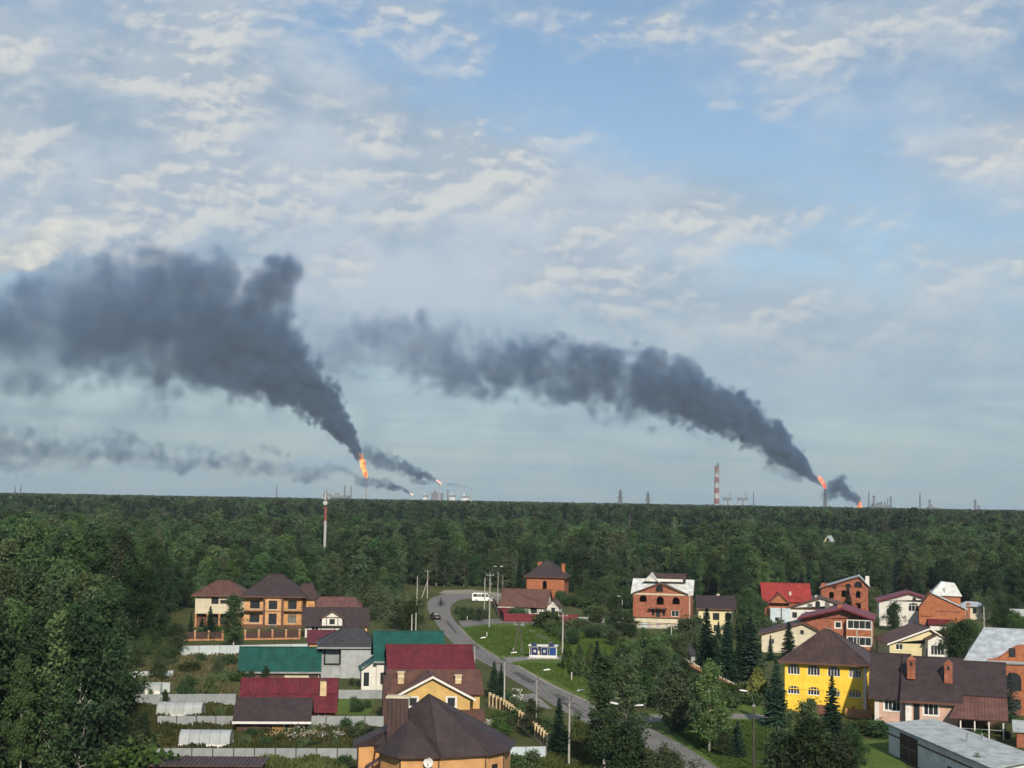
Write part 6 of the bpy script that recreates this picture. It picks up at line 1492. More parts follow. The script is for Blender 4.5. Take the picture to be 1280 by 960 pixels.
s = Site('minibus', 590, 752.5, 'white minibus on the road behind the bushes', 'minibus', yaw=-4)
V, F = [], []; L_ = 5.3
prof = [(0, .35), (0, 2.15), (.25, 2.3), (3.9, 2.3), (4.55, 1.55), (5.2, 1.2), (5.3, .9), (5.3, .35)]
V = [(x, 0, z) for x, z in prof] + [(x, 1.95, z) for x, z in prof]; n = 8
s.part('body', V, [tuple(range(n)), tuple(reversed(range(n, 2 * n)))] + [(i, i + n, (i + 1) % n + n, (i + 1) % n) for i in range(n)], CAR_WHITE)
for a, b in ((.3, 1.3), (1.38, 2.4), (2.48, 3.4)): box(s, 'side_window', a, b, -.02, -.002, 1.35, 2.05, GLASS)
s.part('cab_window', [(3.5, -.015, 1.35), (4.5, -.015, 1.35), (4.0, -.015, 2.05), (3.5, -.015, 2.05)], [(0, 1, 2, 3)], GLASS)
s.part('windscreen', [(3.98, .12, 2.24), (4.54, .12, 1.6), (4.54, 1.83, 1.6), (3.98, 1.83, 2.24)], [(0, 1, 2, 3)], GLASS).location = (.02, 0, .02)
for x in (1.1, 4.3):
    for y in (.02, 1.93):
        V, F = [], []; tube([(x, y - .1, .34), (x, y + .1, .34)], [.34, .34], 14, V, F); F += [tuple(range(14)), tuple(reversed(range(14, 28)))]; w_ = s.part('wheel', V, F, TYRE)
        V, F = [], []; tube([(x, y - .12 if y < 1 else y + .12, .34), (x, y, .34)], [.18, .2], 10, V, F); F.append(tuple(range(10))); s.part('rim', V, F, STEEL, w_)
box(s, 'bumper', 5.3, 5.4, .1, 1.85, .35, .6, STEEL); box(s, 'tail_light', -.03, .02, .05, .2, .9, 1.5, LAMP_R)
# motorbike and rider on the road
g = on_ground(551, 757) + Vector((0, 0, .018)); bk = empty_at('motorbike', g, 'dark motorbike ridden along the road bend', 'motorbike', rz=R(8))
for y in (-.68, .68):
    V, F = [], []; tube([(-.06, y, .31), (.06, y, .31)], [.31, .31], 16, V, F); F += [tuple(range(16)), tuple(reversed(range(16, 32)))]; new_obj('wheel', mesh_from('wheel', V, F, TYRE), bk)
tube_part(bk, 'frame', [([(0, -.68, .31), (0, -.2, .55), (0, .35, .75), (0, .55, .98)], [.05, .09, .09, .04]), ([(0, .68, .31), (0, .5, 1.0)], [.035, .035])], CAR_DARK)
tube_part(bk, 'tank', [([(0, -.1, .78), (0, .15, .86), (0, .42, .86)], [.10, .16, .09])], CAR_DARK, 8); box_part(bk, 'seat', (-.13, .13, -.75, -.08, .74, .84), BLACK)
tube_part(bk, 'handlebar', [([(-.36, .40, 1.02), (0, .5, 1.0), (.36, .40, 1.02)], [.022, .02, .022])], STEEL); box_part(bk, 'tail_light', (-.08, .08, -.80, -.76, .72, .80), LAMP_R)
CLOTH = mat('dark_riding_clothes', (0.02, 0.022, 0.028), .8, .15); SKIN = mat('skin', (0.42, 0.25, 0.17), .6, .05)
def skin_figure(name, joints, bones, mat_, sub=1):
    me = bpy.data.meshes.new(name); me.from_pydata([j[0] for j in joints], bones, [])
    o = bpy.data.objects.new(name, me); COL.objects.link(o)
    md = o.modifiers.new('skin', 'SKIN'); md.use_smooth_shade = True
    for v, j in zip(me.skin_vertices[0].data, joints): v.radius = (j[1], j[1] * j[2] if len(j) > 2 else j[1])
    me.skin_vertices[0].data[0].use_root = True
    if sub: o.modifiers.new('smooth', 'SUBSURF').levels = sub; o.modifiers[-1].render_levels = sub
    me.materials.append(mat_); return o
def rider_body():
    J = [((0, -.25, .92), .15, .9), ((0, -.12, 1.18), .15, .8), ((0, .02, 1.40), .17, .7), ((0, .08, 1.52), .07), ((0, .12, 1.68), .11), ((0, .13, 1.79), .09)]
    B = [(0, 1), (1, 2), (2, 3), (3, 4), (4, 5)]
    for sx in (-1, 1):
        k = len(J); J += [((sx * .19, .02, 1.38), .07), ((sx * .30, .20, 1.17), .052), ((sx * .33, .40, 1.05), .042)]; B += [(2, k), (k, k + 1), (k + 1, k + 2)]
        k = len(J); J += [((sx * .11, -.20, .88), .10), ((sx * .22, .20, .80), .085), ((sx * .20, .10, .42), .06), ((sx * .20, .24, .36), .045)]; B += [(0, k), (k, k + 1), (k + 1, k + 2), (k + 2, k + 3)]
    return J, B
o = skin_figure('person', *rider_body(), CLOTH); o.location = g; o.rotation_euler = (0, 0, R(8)); tag(o, 'person in dark clothing riding the motorbike', 'person')
V, F = [], []
bm = bmesh.new(); bmesh.ops.create_uvsphere(bm, u_segments=12, v_segments=8, radius=.15); me = bpy.data.meshes.new('helmet'); bm.to_mesh(me); bm.free(); me.materials.append(CAR_DARK); h_ = new_obj('helmet', me, o); h_.location = (0, .12, 1.72); h_.scale = (.9, 1.1, 1)

# wires between the poles
WIRE = mat('wire', (0.05, 0.05, 0.05), .7, .1)
def wire(a, b, za, zb, label, n=3, sag=.7):
    A, B = on_ground(*a), on_ground(*b); o = empty_at('power_line', (A.x, A.y, 0), label, 'wire', 'overhead wires of the village'); d = B - A; sd = Vector((-d.y, d.x, 0)).normalized()
    for k in range(n):
        off = sd * (.6 * (k - (n - 1) / 2)); tube_part(o, 'strand', [([off + d * (i / 10) + Vector((0, 0, za + (zb - za) * i / 10 - sag * 4 * (i / 10) * (1 - i / 10))) for i in range(11)], [.02] * 11)], WIRE, 3)
wire((592.5, 866), (630, 892), 6.1, 6.1, 'wires between the crimson-roofed house lamp and the fence lamp'); wire((630, 892), (670, 922), 6.1, 6.1, 'wires between the two fence lamps'); wire((670, 922), (711, 958), 6.1, 6.1, 'wires between the fence lamp and the spruce lamp'); wire((711, 958), (782, 996), 6.1, 6.8, 'wires from the spruce lamp to the double-headed lamp')
wire((611.5, 784), (592.5, 866), 10.5, 6.1, 'wires from the fork pole down the road'); wire((611.5, 784), (703, 823), 10.5, 8.5, 'wires crossing the lawn to the bus shelter pole', sag=1.0); wire((534, 748), (605.5, 763), 9.0, 9.5, 'wires across the road bend', sag=1.0); wire((703, 823), (839, 820), 8.5, 5.5, 'wires above the thicket below the red brick house', sag=1.2)
# ------------------------------------------------------------------ garden trees and bushes
T = tree_at
T('birch', 0, 755, 968, 812, 'tall drooping birch beside the road, pale trunk showing', wide=1.1); T('birch', 1, 781, 968, 815, 'birch close behind the double-headed lamp', wide=1.1)
T('willow', 1, 780, 1002, 884, 'broad green willow at the foot of the frame', wide=1.0); T('willow', 0, 838, 1010, 922, 'low scrubby willow where the road leaves the frame', wide=.9)
T('spruce', 0, 698, 945, 871, 'single dark spruce standing beside the road lamp'); T('young_birch', 1, 668, 922, 872, 'dark leafy tree behind the cream-post fence', wide=1.5)
T('bush', 0, 656, 905, 878, 'big lilac bush behind the cream-post fence', wide=1.3); T('spruce', 1, 617, 872, 826, 'slim spruce at the yellow house, nearer the lamp'); T('spruce', 2, 626, 872, 829, 'slim spruce at the yellow house, nearer the road')
T('thuja', 0, 709, 836, 801, 'dark thuja right behind the bus shelter'); T('thuja', 1, 724, 845, 806, 'dark thuja on the lawn below the bus shelter'); T('thuja', 0, 739, 836, 803, 'third thuja beyond the bus shelter'); T('spruce', 1, 746, 850, 800, 'small spruce at the edge of the lower lawn')
for i, (x, y) in enumerate(((681, 784), (686, 788), (692, 792), (698, 796), (704, 800), (711, 803), (717, 806))): T('bush', i, x, y, y - 15, 'clipped bush in the row along the footpath', 'bush row along the footpath', 1.1)
T('spruce', 0, 883, 842, 758, 'tall spruce before the pale yellow house'); T('spruce', 2, 909, 852, 764, 'tall spruce between the yellow houses, left of the pair'); T('spruce', 1, 938, 850, 768, 'widest spruce beside the vivid yellow house', wide=1.1); T('spruce', 0, 924, 850, 790, 'half-hidden spruce in the dark clump')
T('aspen', 0, 934, 800, 733, 'tall leafy tree behind the dark spruces', wide=1.1); T('aspen', 1, 948, 792, 741, 'rounded leafy tree beside the scarlet roof'); T('golden_thuja', 0, 947, 872, 833, 'golden-green thuja at the foot of the spruces', wide=1.3)
T('garden_pine', 0, 842, 916, 826, 'broad dark pine by the driveway', wide=1.0); T('garden_pine', 0, 866, 905, 836, 'dark pine behind the driveway birch', wide=1.0); T('young_birch', 0, 887, 940, 822, 'slender birch on the lawn by the driveway', wide=1.1); T('young_birch', 1, 905, 930, 850, 'young birch beside the dark pine', wide=1.3)
T('spruce', 1, 922, 946, 900, 'small dark spruce on the lawn edge', wide=1.2); T('garden_pine', 0, 905, 946, 912, 'low pine shrub on the lawn edge')
T('spruce', 0, 970, 908, 822, 'spruce at the corner of the vivid yellow house', wide=1.1); T('spruce', 2, 1040, 932, 843, 'pointed spruce before the vivid yellow house', wide=1.2)
T('young_birch', 1, 1002, 955, 868, 'reddish young tree before the yellow house', wide=1.4)
for x, y, t_, lb in ((975, 985, 905, 'large pine at the foot of the frame, beside the lawn'), (1012, 992, 890, 'large pine at the foot of the frame, in the middle of the clump'), (1052, 996, 912, 'large pine at the foot of the frame, toward the grey shed')): T('garden_pine', 0, x, y, t_, lb, wide=1.0)
T('spruce', 1, 986, 826, 776, 'small spruce before the cream house wall'); T('spruce', 0, 1060, 774, 731, 'spruce in front of the unfinished brick house'); T('spruce', 2, 963, 826, 793, 'little spruce beside the vivid yellow roof')
T('willow', 1, 1115, 788, 746, 'dark round tree before the white house with crimson roof', wide=.8); T('willow', 1, 1197, 832, 765, 'large leafy tree between the yellow gable and zinc roof', wide=.9); T('willow', 0, 1180, 826, 778, 'leafy tree beside the white porch', wide=.8); T('willow', 1, 1215, 812, 768, 'leafy tree behind the zinc roof', wide=.9)
T('willow', 1, 1250, 796, 750, 'dark leafy tree by the white fence', wide=1.0); T('willow', 1, 1273, 800, 760, 'leafy tree at the frame edge by the white fence'); T('blue_spruce', 0, 1263, 896, 838, 'pale blue spruce before the curved gable', wide=1.1)
T('young_birch', 1, 1231, 776, 744, 'rusty-leaved tree beside the slim pole'); T('willow', 0, 1228, 990, 938, 'thin shrub at the corner of the flat-roofed shed', wide=.7)
T('bush', 0, 1098, 922, 898, 'dark bush at the pink house corner', wide=1.4); T('bush', 2, 1082, 918, 896, 'rounded bush beside the balcony', wide=1.6); T('bush', 1, 1110, 915, 902, 'small bush before the pink house'); T('willow', 1, 1070, 960, 900, 'leafy shrub beside the grey shed', wide=.8)
T('young_birch', 0, 291, 810, 741, 'pale young birch between the cream and the orange house', wide=1.3); T('spruce', 1, 262, 800, 757, 'small spruce before the cream house porch'); T('spruce', 2, 238, 800, 765, 'little spruce at the edge of the cream house', wide=.9)
for i, (x, b, t_) in enumerate(((318, 797, 786), (339, 797, 781), (357, 797, 783), (250, 797, 785), (276, 799, 782))): T('bush' if i % 2 else 'thuja', i, x, b, t_, 'garden shrub behind the brick-post fences', 'shrubs behind the brick-post fences')
T('willow', 1, 175, 946, 884, 'big round bush-like tree by the grey fence', wide=.8); T('willow', 0, 157, 888, 850, 'dark round tree above the small greenhouse', wide=.7); T('willow', 1, 232, 878, 838, 'broad apple tree above the upper greenhouse', wide=1.0); T('willow', 0, 262, 872, 838, 'olive apple tree beside the crimson outbuilding', wide=1.0)
T('willow', 1, 207, 884, 858, 'small dark tree in front of the grey fence', wide=.55); T('willow', 0, 188, 880, 857, 'small dark shrub beside the grey fence', wide=.5); T('willow', 0, 198, 852, 814, 'yellowish willow at the meadow edge', wide=1.0); T('willow', 0, 272, 846, 818, 'dry yellowish shrub on the meadow', wide=.9)
T('willow', 1, 330, 862, 828, 'dark apple tree before the green roof', wide=.55); T('willow', 0, 312, 862, 834, 'olive apple tree before the green roof', wide=.7); T('bush', 1, 276, 899, 880, 'tall weed bush by the lawn')
T('willow', 0, 515, 790, 742, 'grey-green willow at the road bend', wide=1.0); T('willow', 0, 497, 786, 738, 'pale willow behind the road bend', wide=1.1); T('willow', 1, 507, 778, 750, 'dark green willow by the bend', wide=1.0); T('willow', 0, 478, 778, 724, 'silvery willow behind the chalet', wide=1.0); T('willow', 0, 462, 770, 716, 'pale round willow behind the long garage', wide=1.0)
for i, (x, b, t_) in enumerate(((578, 776, 755), (588, 775, 756), (598, 776, 757), (571, 768, 756), (606, 774, 760))): T('willow', i, x, b, t_, 'roadside bush at the fork', 'bushes at the road fork', 1.15)
T('bush', 1, 640, 772, 758, 'bush at the bungalow porch'); T('bush', 0, 650, 773, 758, 'bush under the bungalow window', wide=1.2); T('bush', 2, 682, 785, 758, 'tall bush at the crimson fence', wide=1.0); T('bush', 0, 695, 774, 763, 'bush beside the bungalow gable')
zone = random.Random(11)
def shrubs(n, x0, x1, y0, y1, h0, h1, label, group, kinds=('bush', 'willow'), wide=(.9, 1.3)):
    for i in range(n):
        x, y = zone.uniform(x0, x1), zone.uniform(y0, y1); g = on_ground(x, y)
        plant(zone.choice(kinds), zone.randrange(5), g, zone.uniform(h0, h1), label, group, zone.uniform(*wide))
shrubs(26, 760, 862, 792, 862, 3.0, 6.5, 'leafy shrub in the thicket below the red brick house', 'thicket below the red brick house', ('willow', 'willow', 'garden_pine', 'bush'))
shrubs(7, 785, 850, 840, 885, 4.0, 6.5, 'tall shrub between the birches and the driveway pine', 'shrubs behind the birches', ('willow', 'young_birch', 'spruce'))
shrubs(10, 735, 800, 768, 786, 1.5, 3.0, 'garden shrub beyond the pale fence', 'garden shrubs beyond the pale fence')
shrubs(12, 865, 945, 868, 888, 1.5, 2.8, 'bush on the lawn bank behind the driveway', 'bushes behind the driveway', ('bush',))
shrubs(16, 390, 475, 911, 938, .8, 1.6, 'flowering bush in the garden behind the lower fence', 'bushes in the flower garden', ('bush',))
shrubs(8, 298, 385, 921, 938, .9, 1.7, 'dark bush before the bath house', 'bushes before the bath house', ('bush',))
shrubs(8, 225, 300, 820, 862, 1.0, 2.2, 'scrub bush on the dry meadow', 'scrub bushes on the meadow', ('bush',))
shrubs(5, 430, 470, 852, 864, .7, 1.3, 'low shrub in front of the white annex', 'low shrubs before the annex', ('bush',)); shrubs(4, 425, 462, 880, 892, .9, 1.6, 'round bush on the strip of lawn', 'bushes on the strip of lawn', ('bush',))
shrubs(8, 605, 650, 896, 930, 1.0, 2.0, 'garden bush inside the cream-post fence', 'bushes inside the cream-post fence', ('bush',)); shrubs(6, 640, 690, 955, 985, 1.2, 2.2, 'wild bush outside the pale fence', 'wild bushes below the pale fence', ('bush', 'bush', 'willow'))
shrubs(10, 320, 450, 955, 980, .7, 1.2, 'weedy bush below the grey fence', 'weeds below the grey fence', ('bush',)); shrubs(9, 1090, 1280, 770, 792, 2.2, 4.5, 'shrub among the far houses', 'shrubs among the far houses'); shrubs(8, 950, 1100, 782, 800, 2.0, 4.0, 'shrub between the brick houses', 'shrubs between the brick houses')
shrubs(7, 1010, 1075, 935, 958, 1.2, 2.2, 'bush on the lawn beside the pine clump', 'bushes beside the pine clump', ('bush',)); shrubs(6, 1215, 1280, 900, 935, 1.0, 2.2, 'bush behind the flat-roofed shed', 'bushes behind the flat-roofed shed', ('bush',))
shrubs(22, 95, 165, 862, 990, 2.0, 5.0, 'low bush at the skirt of the wood', 'bushes at the skirt of the wood'); shrubs(12, 150, 225, 800, 838, 2.5, 5.5, 'scrub willow at the skirt of the wood', 'scrub willows at the skirt of the wood', ('willow',))
shrubs(14, 320, 520, 735, 752, 2.5, 5.5, 'undergrowth willow behind the left houses', 'undergrowth behind the chalet', ('willow',)); shrubs(40, 640, 1280, 733, 752, 2.5, 6.0, 'undergrowth shrub below the forest edge', 'undergrowth below the forest edge', ('willow', 'bush', 'young_birch'))
shrubs(12, 520, 640, 728, 738, 3.0, 6.0, 'undergrowth shrub behind the road bend', 'undergrowth behind the road bend', ('willow', 'young_birch'))
# pale birches of the wood whose trunks stand out
for x, b, t_, lb in ((80, 985, 838, 'forked white birch trunk leaning at the wood edge'), (25, 990, 812, 'straight white birch at the lower corner of the wood'), (122, 975, 880, 'thin pale birch at the skirt of the wood')): T('birch', 1, x, b, t_, lb, wide=.75)
for x, t_, d_ in ((787, 641, 640), (819, 644, 640), (843, 646, 650), (150, 690, 320), (186, 645, 520), (292, 650, 540), (248, 668, 420), (235, 676, 400), (1063, 690, 470), (1006, 690, 470)):
    p = at_depth(x, t_, d_); plant('bare_birch', 0, p, p.z, 'dead pale birch standing out of the dark forest', 'dead birches in the forest', .8)
# rough grass and weeds: too many to count
def rough_grass(name, label, pix, n, h, m_):
    P = [on_ground(*p) for p in pix]; xs = [p.x for p in P]; ys = [p.y for p in P]; g = np.random.default_rng(len(pix) * 7 + n); out = []
    poly = [(p.x, p.y) for p in P]
    def inside(x, y):
        c = False; j = len(poly) - 1
        for i in range(len(poly)):
            if (poly[i][1] > y) != (poly[j][1] > y) and x < (poly[j][0] - poly[i][0]) * (y - poly[i][1]) / (poly[j][1] - poly[i][1]) + poly[i][0]: c = not c
            j = i
        return c
    cl = g.uniform(0, 1, (60, 3)); k = 0
    while len(out) < n and k < n * 6:
        k += 1; x, y = g.uniform(min(xs), max(xs)), g.uniform(min(ys), max(ys))
        if inside(x, y): out.append((x, y, 0))
    C = np.array(out); a = g.uniform(0, 6.283, len(C)); hh = h * g.uniform(.35, 1.3, len(C)) * (0.6 + 0.6 * np.sin(C[:, 0] * .7 + np.sin(C[:, 1] * .35) * 2) ** 2); w = .09 * g.uniform(.7, 1.8, len(C))
    dx, dy = np.cos(a) * w, np.sin(a) * w; lx, ly = g.normal(size=len(C)) * .25 * hh, g.normal(size=len(C)) * .25 * hh
    V = np.empty((len(C), 4, 3)); V[:, 0] = C - np.stack([dx, dy, 0 * dx], 1); V[:, 1] = C + np.stack([dx, dy, 0 * dx], 1); V[:, 2] = C + np.stack([dx * .6 + lx, dy * .6 + ly, hh], 1); V[:, 3] = C + np.stack([-dx * .6 + lx, -dy * .6 + ly, hh * .9], 1)
    o = new_obj(name, quad_mesh(name, V.reshape(-1, 3), m_)); tag(o, label, 'grass', kind='stuff')
GR = leaf_mat('tall_grass', (0.055, 0.075, 0.022), (0.10, 0.115, 0.036), (0.16, 0.15, 0.06), scale=.15); GR2 = leaf_mat('meadow_grass', (0.10, 0.105, 0.036), (0.15, 0.14, 0.055), (0.20, 0.18, 0.08), scale=.15); GR3 = leaf_mat('lawn_grass', (0.060, 0.105, 0.022), (0.085, 0.135, 0.030), (0.12, 0.15, 0.045), scale=.12)
rough_grass('meadow_grass', 'dry uneven grass on the small meadow', [(205, 820), (300, 820), (300, 872), (150, 860)], 22000, .5, GR2)
rough_grass('garden_weeds', 'tall weeds and vegetables in the kitchen gardens', [(140, 884), (292, 884), (292, 912), (480, 912), (445, 948), (185, 948)], 30000, .55, GR)
rough_grass('verge_grass', 'uncut grass below the fences at the foot of the frame', [(318, 952), (440, 952), (470, 1000), (318, 1000)], 12000, .6, GR)
rough_grass('verge_grass', 'uncut grass beside the pale fence and road', [(632, 953), (690, 940), (720, 905), (850, 970), (850, 1005), (632, 1005)], 20000, .5, GR)
rough_grass('lawn_grass', 'short grass blades of the lawn by the bus shelter', [(580, 786), (600, 783), (745, 783), (775, 800), (780, 850), (740, 874), (660, 838), (640, 829), (704, 829), (704, 819), (625, 820), (594, 802)], 26000, .16, GR3)
rough_grass('lawn_grass', 'short grass blades of the lawn by the driveway', [(830, 905), (945, 901), (1070, 960), (1075, 985), (925, 985), (890, 950)], 26000, .2, GR3)

shrubs(16, 862, 950, 795, 845, 2.0, 5.0, 'dark shrub round the feet of the tall spruces', 'shrubs round the tall spruces', ('willow', 'garden_pine', 'spruce'))
shrubs(10, 800, 870, 862, 888, 2.0, 4.0, 'shrub along the far side of the driveway', 'shrubs along the driveway', ('willow', 'garden_pine', 'bush'))
shrubs(12, 700, 760, 788, 800, 1.5, 3.2, 'garden bush beyond the footpath lawn', 'garden bushes beyond the footpath lawn', ('bush', 'willow'))
shrubs(14, 1100, 1280, 792, 815, 1.5, 3.2, 'bush in the gardens of the far houses', 'bushes in the far gardens', ('bush', 'willow'))
shrubs(14, 640, 745, 746, 762, 1.6, 3.6, 'garden tree behind the white bungalow', 'garden trees behind the bungalow', ('willow', 'bush'))
shrubs(10, 225, 300, 776, 796, 1.0, 2.4, 'garden shrub before the cream house', 'shrubs before the cream house', ('bush', 'thuja', 'spruce'))

PETAL_W = leaf_mat('white_petals', (0.55, 0.55, 0.50), (0.65, 0.63, 0.55)); PETAL_Y = leaf_mat('yellow_petals', (0.50, 0.42, 0.10), (0.55, 0.50, 0.22))
def flowers(label, x0, x1, y0, y1, n, h, m_):
    g = np.random.default_rng(int(x0)); C = []
    for c in range(max(3, n // 40)):
        q = on_ground(g.uniform(x0, x1), g.uniform(y0, y1)); C.append(np.array((q.x, q.y, h)) + g.normal(size=(40, 3)) * np.array((.35, .35, .18)))
    o = new_obj('flowers', quad_mesh('flowers', leaf_quads(np.abs(np.concatenate(C)) * np.sign(np.concatenate(C) * np.array((1, 1, 0)) + np.array((0, 0, 1))), .14, g), m_)); tag(o, label, 'flowers', kind='stuff')
flowers('white flowers in the garden behind the lower fence', 365, 440, 916, 930, 320, .8, PETAL_W); flowers('yellow flowers before the bath house', 340, 400, 916, 928, 280, .7, PETAL_Y); flowers('white blossoms on the bushes by the road', 640, 652, 876, 894, 160, 1.3, PETAL_W); flowers('white flowers inside the cream-post fence', 608, 622, 905, 915, 200, .6, PETAL_W)

shrubs(14, 728, 788, 746, 772, 2.5, 6.0, 'garden tree between the bungalow and the red brick house', 'garden trees before the forest', ('willow', 'willow', 'bush'))
shrubs(12, 1085, 1270, 756, 770, 3.0, 6.5, 'tree close behind the far houses', 'trees close behind the far houses', ('willow', 'young_birch'))
shrubs(10, 860, 960, 762, 778, 3.0, 6.5, 'leafy tree behind the pale yellow house', 'trees behind the pale yellow house', ('willow', 'young_birch'))

for i in range(9):
    f = i / 8; T('bush', i, 641 + 50 * f, 880 + 50 * f, 862 + 46 * f, 'dense bush in the hedge between fence and road', 'hedge bushes between fence and road', 1.15)
# ------------------------------------------------------------------ mast, pylons, refinery
RED_P = mat('faded_red_paint', (0.22, 0.065, 0.055), .6, .1, .02); PALE_P = mat('faded_white_paint', (0.37, 0.37, 0.37), .6, .05, .02); SOOT = mat('plant_steel', (0.16, 0.17, 0.18), .7, .15, .02); TANK = mat('pale_plant_cladding', (0.55, 0.55, 0.54), .6, .08, .02)
D = 474; g = at_depth(407, 640, D); o = empty_at('telecom_mast', (g.x, D, 0), 'red and white telecom mast rising above the forest', 'mast')
zt = at_depth(407, 621, D).z; zm = at_depth(406.5, 651, D).z
tube_part(o, 'white_section', [([(0, 0, 0), (0, 0, zm)], [.52, .46])], PALE_P, 10); tube_part(o, 'red_section', [([(0, 0, zm), (0, 0, zt)], [.46, .4])], RED_P, 10)
for k in range(3):
    a = k * 2.094 + .5; q_ = box_part(o, 'antenna_panel', (-.22, .22, -.14, .14, -1.1, 1.1), PALE_P); q_.location = (math.cos(a) * .95, math.sin(a) * .95, zt + .1); q_.rotation_euler = (0, 0, a + 1.57)
tube_part(o, 'platform', [([(math.cos(q) * .9, math.sin(q) * .9, zt + dz) for q in [i * .5236 for i in range(13)]], [.10] * 13) for dz in (-.9, .9)], SOOT)
tube_part(o, 'spar', [([(0, 0, zt + dz), (math.cos(a) * .9, math.sin(a) * .9, zt + dz)], [.08, .08]) for dz in (-.9, .9) for a in (.5, 2.6, 4.7)], SOOT)
tube_part(o, 'top_antenna', [([(0, 0, zt), (0, 0, zt + 2.2)], [.4, .1]), ([(.5, 0, zt + .5), (.55, 0, zt + 3.0)], [.08, .05]), ([(-.6, 0, zt + .5), (-.5, 0, zt + 2.6)], [.08, .05])], SOOT)
V, F = [], []; tube([(0, -1.2, zt - 2.0), (0, -1.5, zt - 2.0)], [.3, .75], 12, V, F); F.append(tuple(range(12, 24))); new_obj('microwave_dish', mesh_from('microwave_dish', V, F, PALE_P), o)
def lattice(parent, h, w0, w1, mat_, n=6, r=.14, name='lattice_body'):
    segs = []
    for sx, sy in ((-1, -1), (1, -1), (1, 1), (-1, 1)): segs.append(([(sx * w0, sy * w0, 0), (sx * w1, sy * w1, h)], [r * 1.4, r]))
    for i in range(n):
        a, b = i / n, (i + 1) / n; wa, wb = w0 + (w1 - w0) * a, w0 + (w1 - w0) * b
        for (p, q) in (((-1, -1), (1, -1)), ((1, -1), (1, 1)), ((1, 1), (-1, 1)), ((-1, 1), (-1, -1))):
            segs.append(([(p[0] * wa, p[1] * wa, h * a), (q[0] * wb, q[1] * wb, h * b)], [r * .7] * 2)); segs.append(([(q[0] * wa, q[1] * wa, h * a), (p[0] * wb, p[1] * wb, h * b)], [r * .7] * 2))
    return tube_part(parent, name, segs, mat_, 4)
for i, (px, top, d_, lb) in enumerate(((775.5, 612, 1700, 'steel power pylon above the forest, nearer the mast side'), (810, 615, 1800, 'steel power pylon above the forest, nearer the tall chimney'))):
    p = at_depth(px, top, d_); o = empty_at('power_pylon', (p.x, d_, 0), lb, 'pylon', 'power pylons above the forest', rz=.3)
    lattice(o, p.z, 3.6, .6, SOOT, 8, .28)
    for k, (zz, w) in enumerate(((p.z - 16, 9.5), (p.z - 10, 6.0), (p.z - 4.5, 4.5))): tube_part(o, 'crossarm', [([(-w, 0, zz), (0, 0, zz + 1.6), (w, 0, zz)], [.2, .3, .2]), ([(-w, 0, zz), (w, 0, zz)], [.2, .2])], SOOT, 4)
D = SMOKE_D
def far(px, py, d=D): return at_depth(px, py, d)
def column(name, px, top, wpx, label, mat_=None, d=D, cat='column', group='plant columns on the horizon', rim=True):
    p = far(px, top, d); r = wpx / 2 * d / FPX; o = empty_at(name, (p.x, d, 0), label, cat, group)
    tube_part(o, 'shell', [([(0, 0, 0), (0, 0, p.z)], [r, r * .92])], mat_ or SOOT, 12); tube_part(o, 'dome', [([(0, 0, p.z), (0, 0, p.z + r * .6)], [r * .92, r * .3])], mat_ or SOOT, 12)
    if rim: tube_part(o, 'gallery', [([(0, 0, p.z * f), (0, 0, p.z * f + 1.5)], [r * 1.25, r * 1.25]) for f in (.62, .95)], SOOT, 12)
    return o
# tall striped chimney
p = far(896, 583); CS = D / 5000.0; o = empty_at('striped_chimney', (p.x, D, 0), 'tall red and white banded chimney on the horizon', 'chimney'); nb = 9
for k in range(nb):
    z0, z1 = p.z * k / nb, p.z * (k + 1) / nb; r0, r1 = (10.5 - 3.6 * k / nb) * CS, (10.5 - 3.6 * (k + 1) / nb) * CS
    tube_part(o, 'band', [([(0, 0, z0), (0, 0, z1)], [r0, r1])], RED_P if k % 2 == nb % 2 - 1 or k == nb - 1 else PALE_P, 16)
tube_part(o, 'gallery', [([(0, 0, p.z * f), (0, 0, p.z * f + 2)], [9.5 * CS, 9.5 * CS]) for f in (.66, .86, .985)], SOOT, 16); tube_part(o, 'flue', [([(2.5, 0, p.z), (2.5, 0, p.z + 9)], [2.6, 2.4])], SOOT, 8)
# flare stacks
def flare_stack(px, top, label, w, mat_):
    p = far(px, top); o = empty_at('flare_stack', (p.x, D, 0), label, 'flare stack', 'flare stacks of the plant'); r = D / FPX * .5
    tube_part(o, 'riser', [([(0, 0, 0), (0, 0, p.z)], [w * r * .75, w * r * .5])], mat_, 8); lattice(o, p.z * .93, w * r * 1.6, w * r * .75, mat_, 9, .5, 'derrick'); tube_part(o, 'tip', [([(0, 0, p.z - 4), (0, 0, p.z + 2)], [w * r * .8, w * r * .9])], SOOT, 8)
flare_stack(458, 599, 'white flare stack carrying the tallest flame', 1.7, PALE_P); flare_stack(1031.5, 612, 'grey flare stack carrying the second flame', 3.0, SOOT); flare_stack(549.5, 605, 'white stack with a small pale flame', 1.8, PALE_P); flare_stack(589, 611, 'thin white stack at the end of the smoke streak', 1.2, PALE_P)
def flame_mat(name, c0, c1, s0, s1):
    m = bpy.data.materials.new(name); m.use_nodes = True; nt = m.node_tree; nt.nodes.clear(); t = NT(nt); out = t.n('ShaderNodeOutputMaterial'); em = t.n('ShaderNodeEmission')
    co = t.n('ShaderNodeTexCoord').outputs['Object']; n = t.noise(co, .10, 4.0, .6, .8); f = t.ss(n, .38, .62)
    t.put(em.inputs[0], t.mix(f, (*c0, 1), (*c1, 1))); t.put(em.inputs[1], t.ss(f, 0, 1, s0, s1, 'LINEAR')); nt.links.new(em.outputs[0], out.inputs[0]); return m
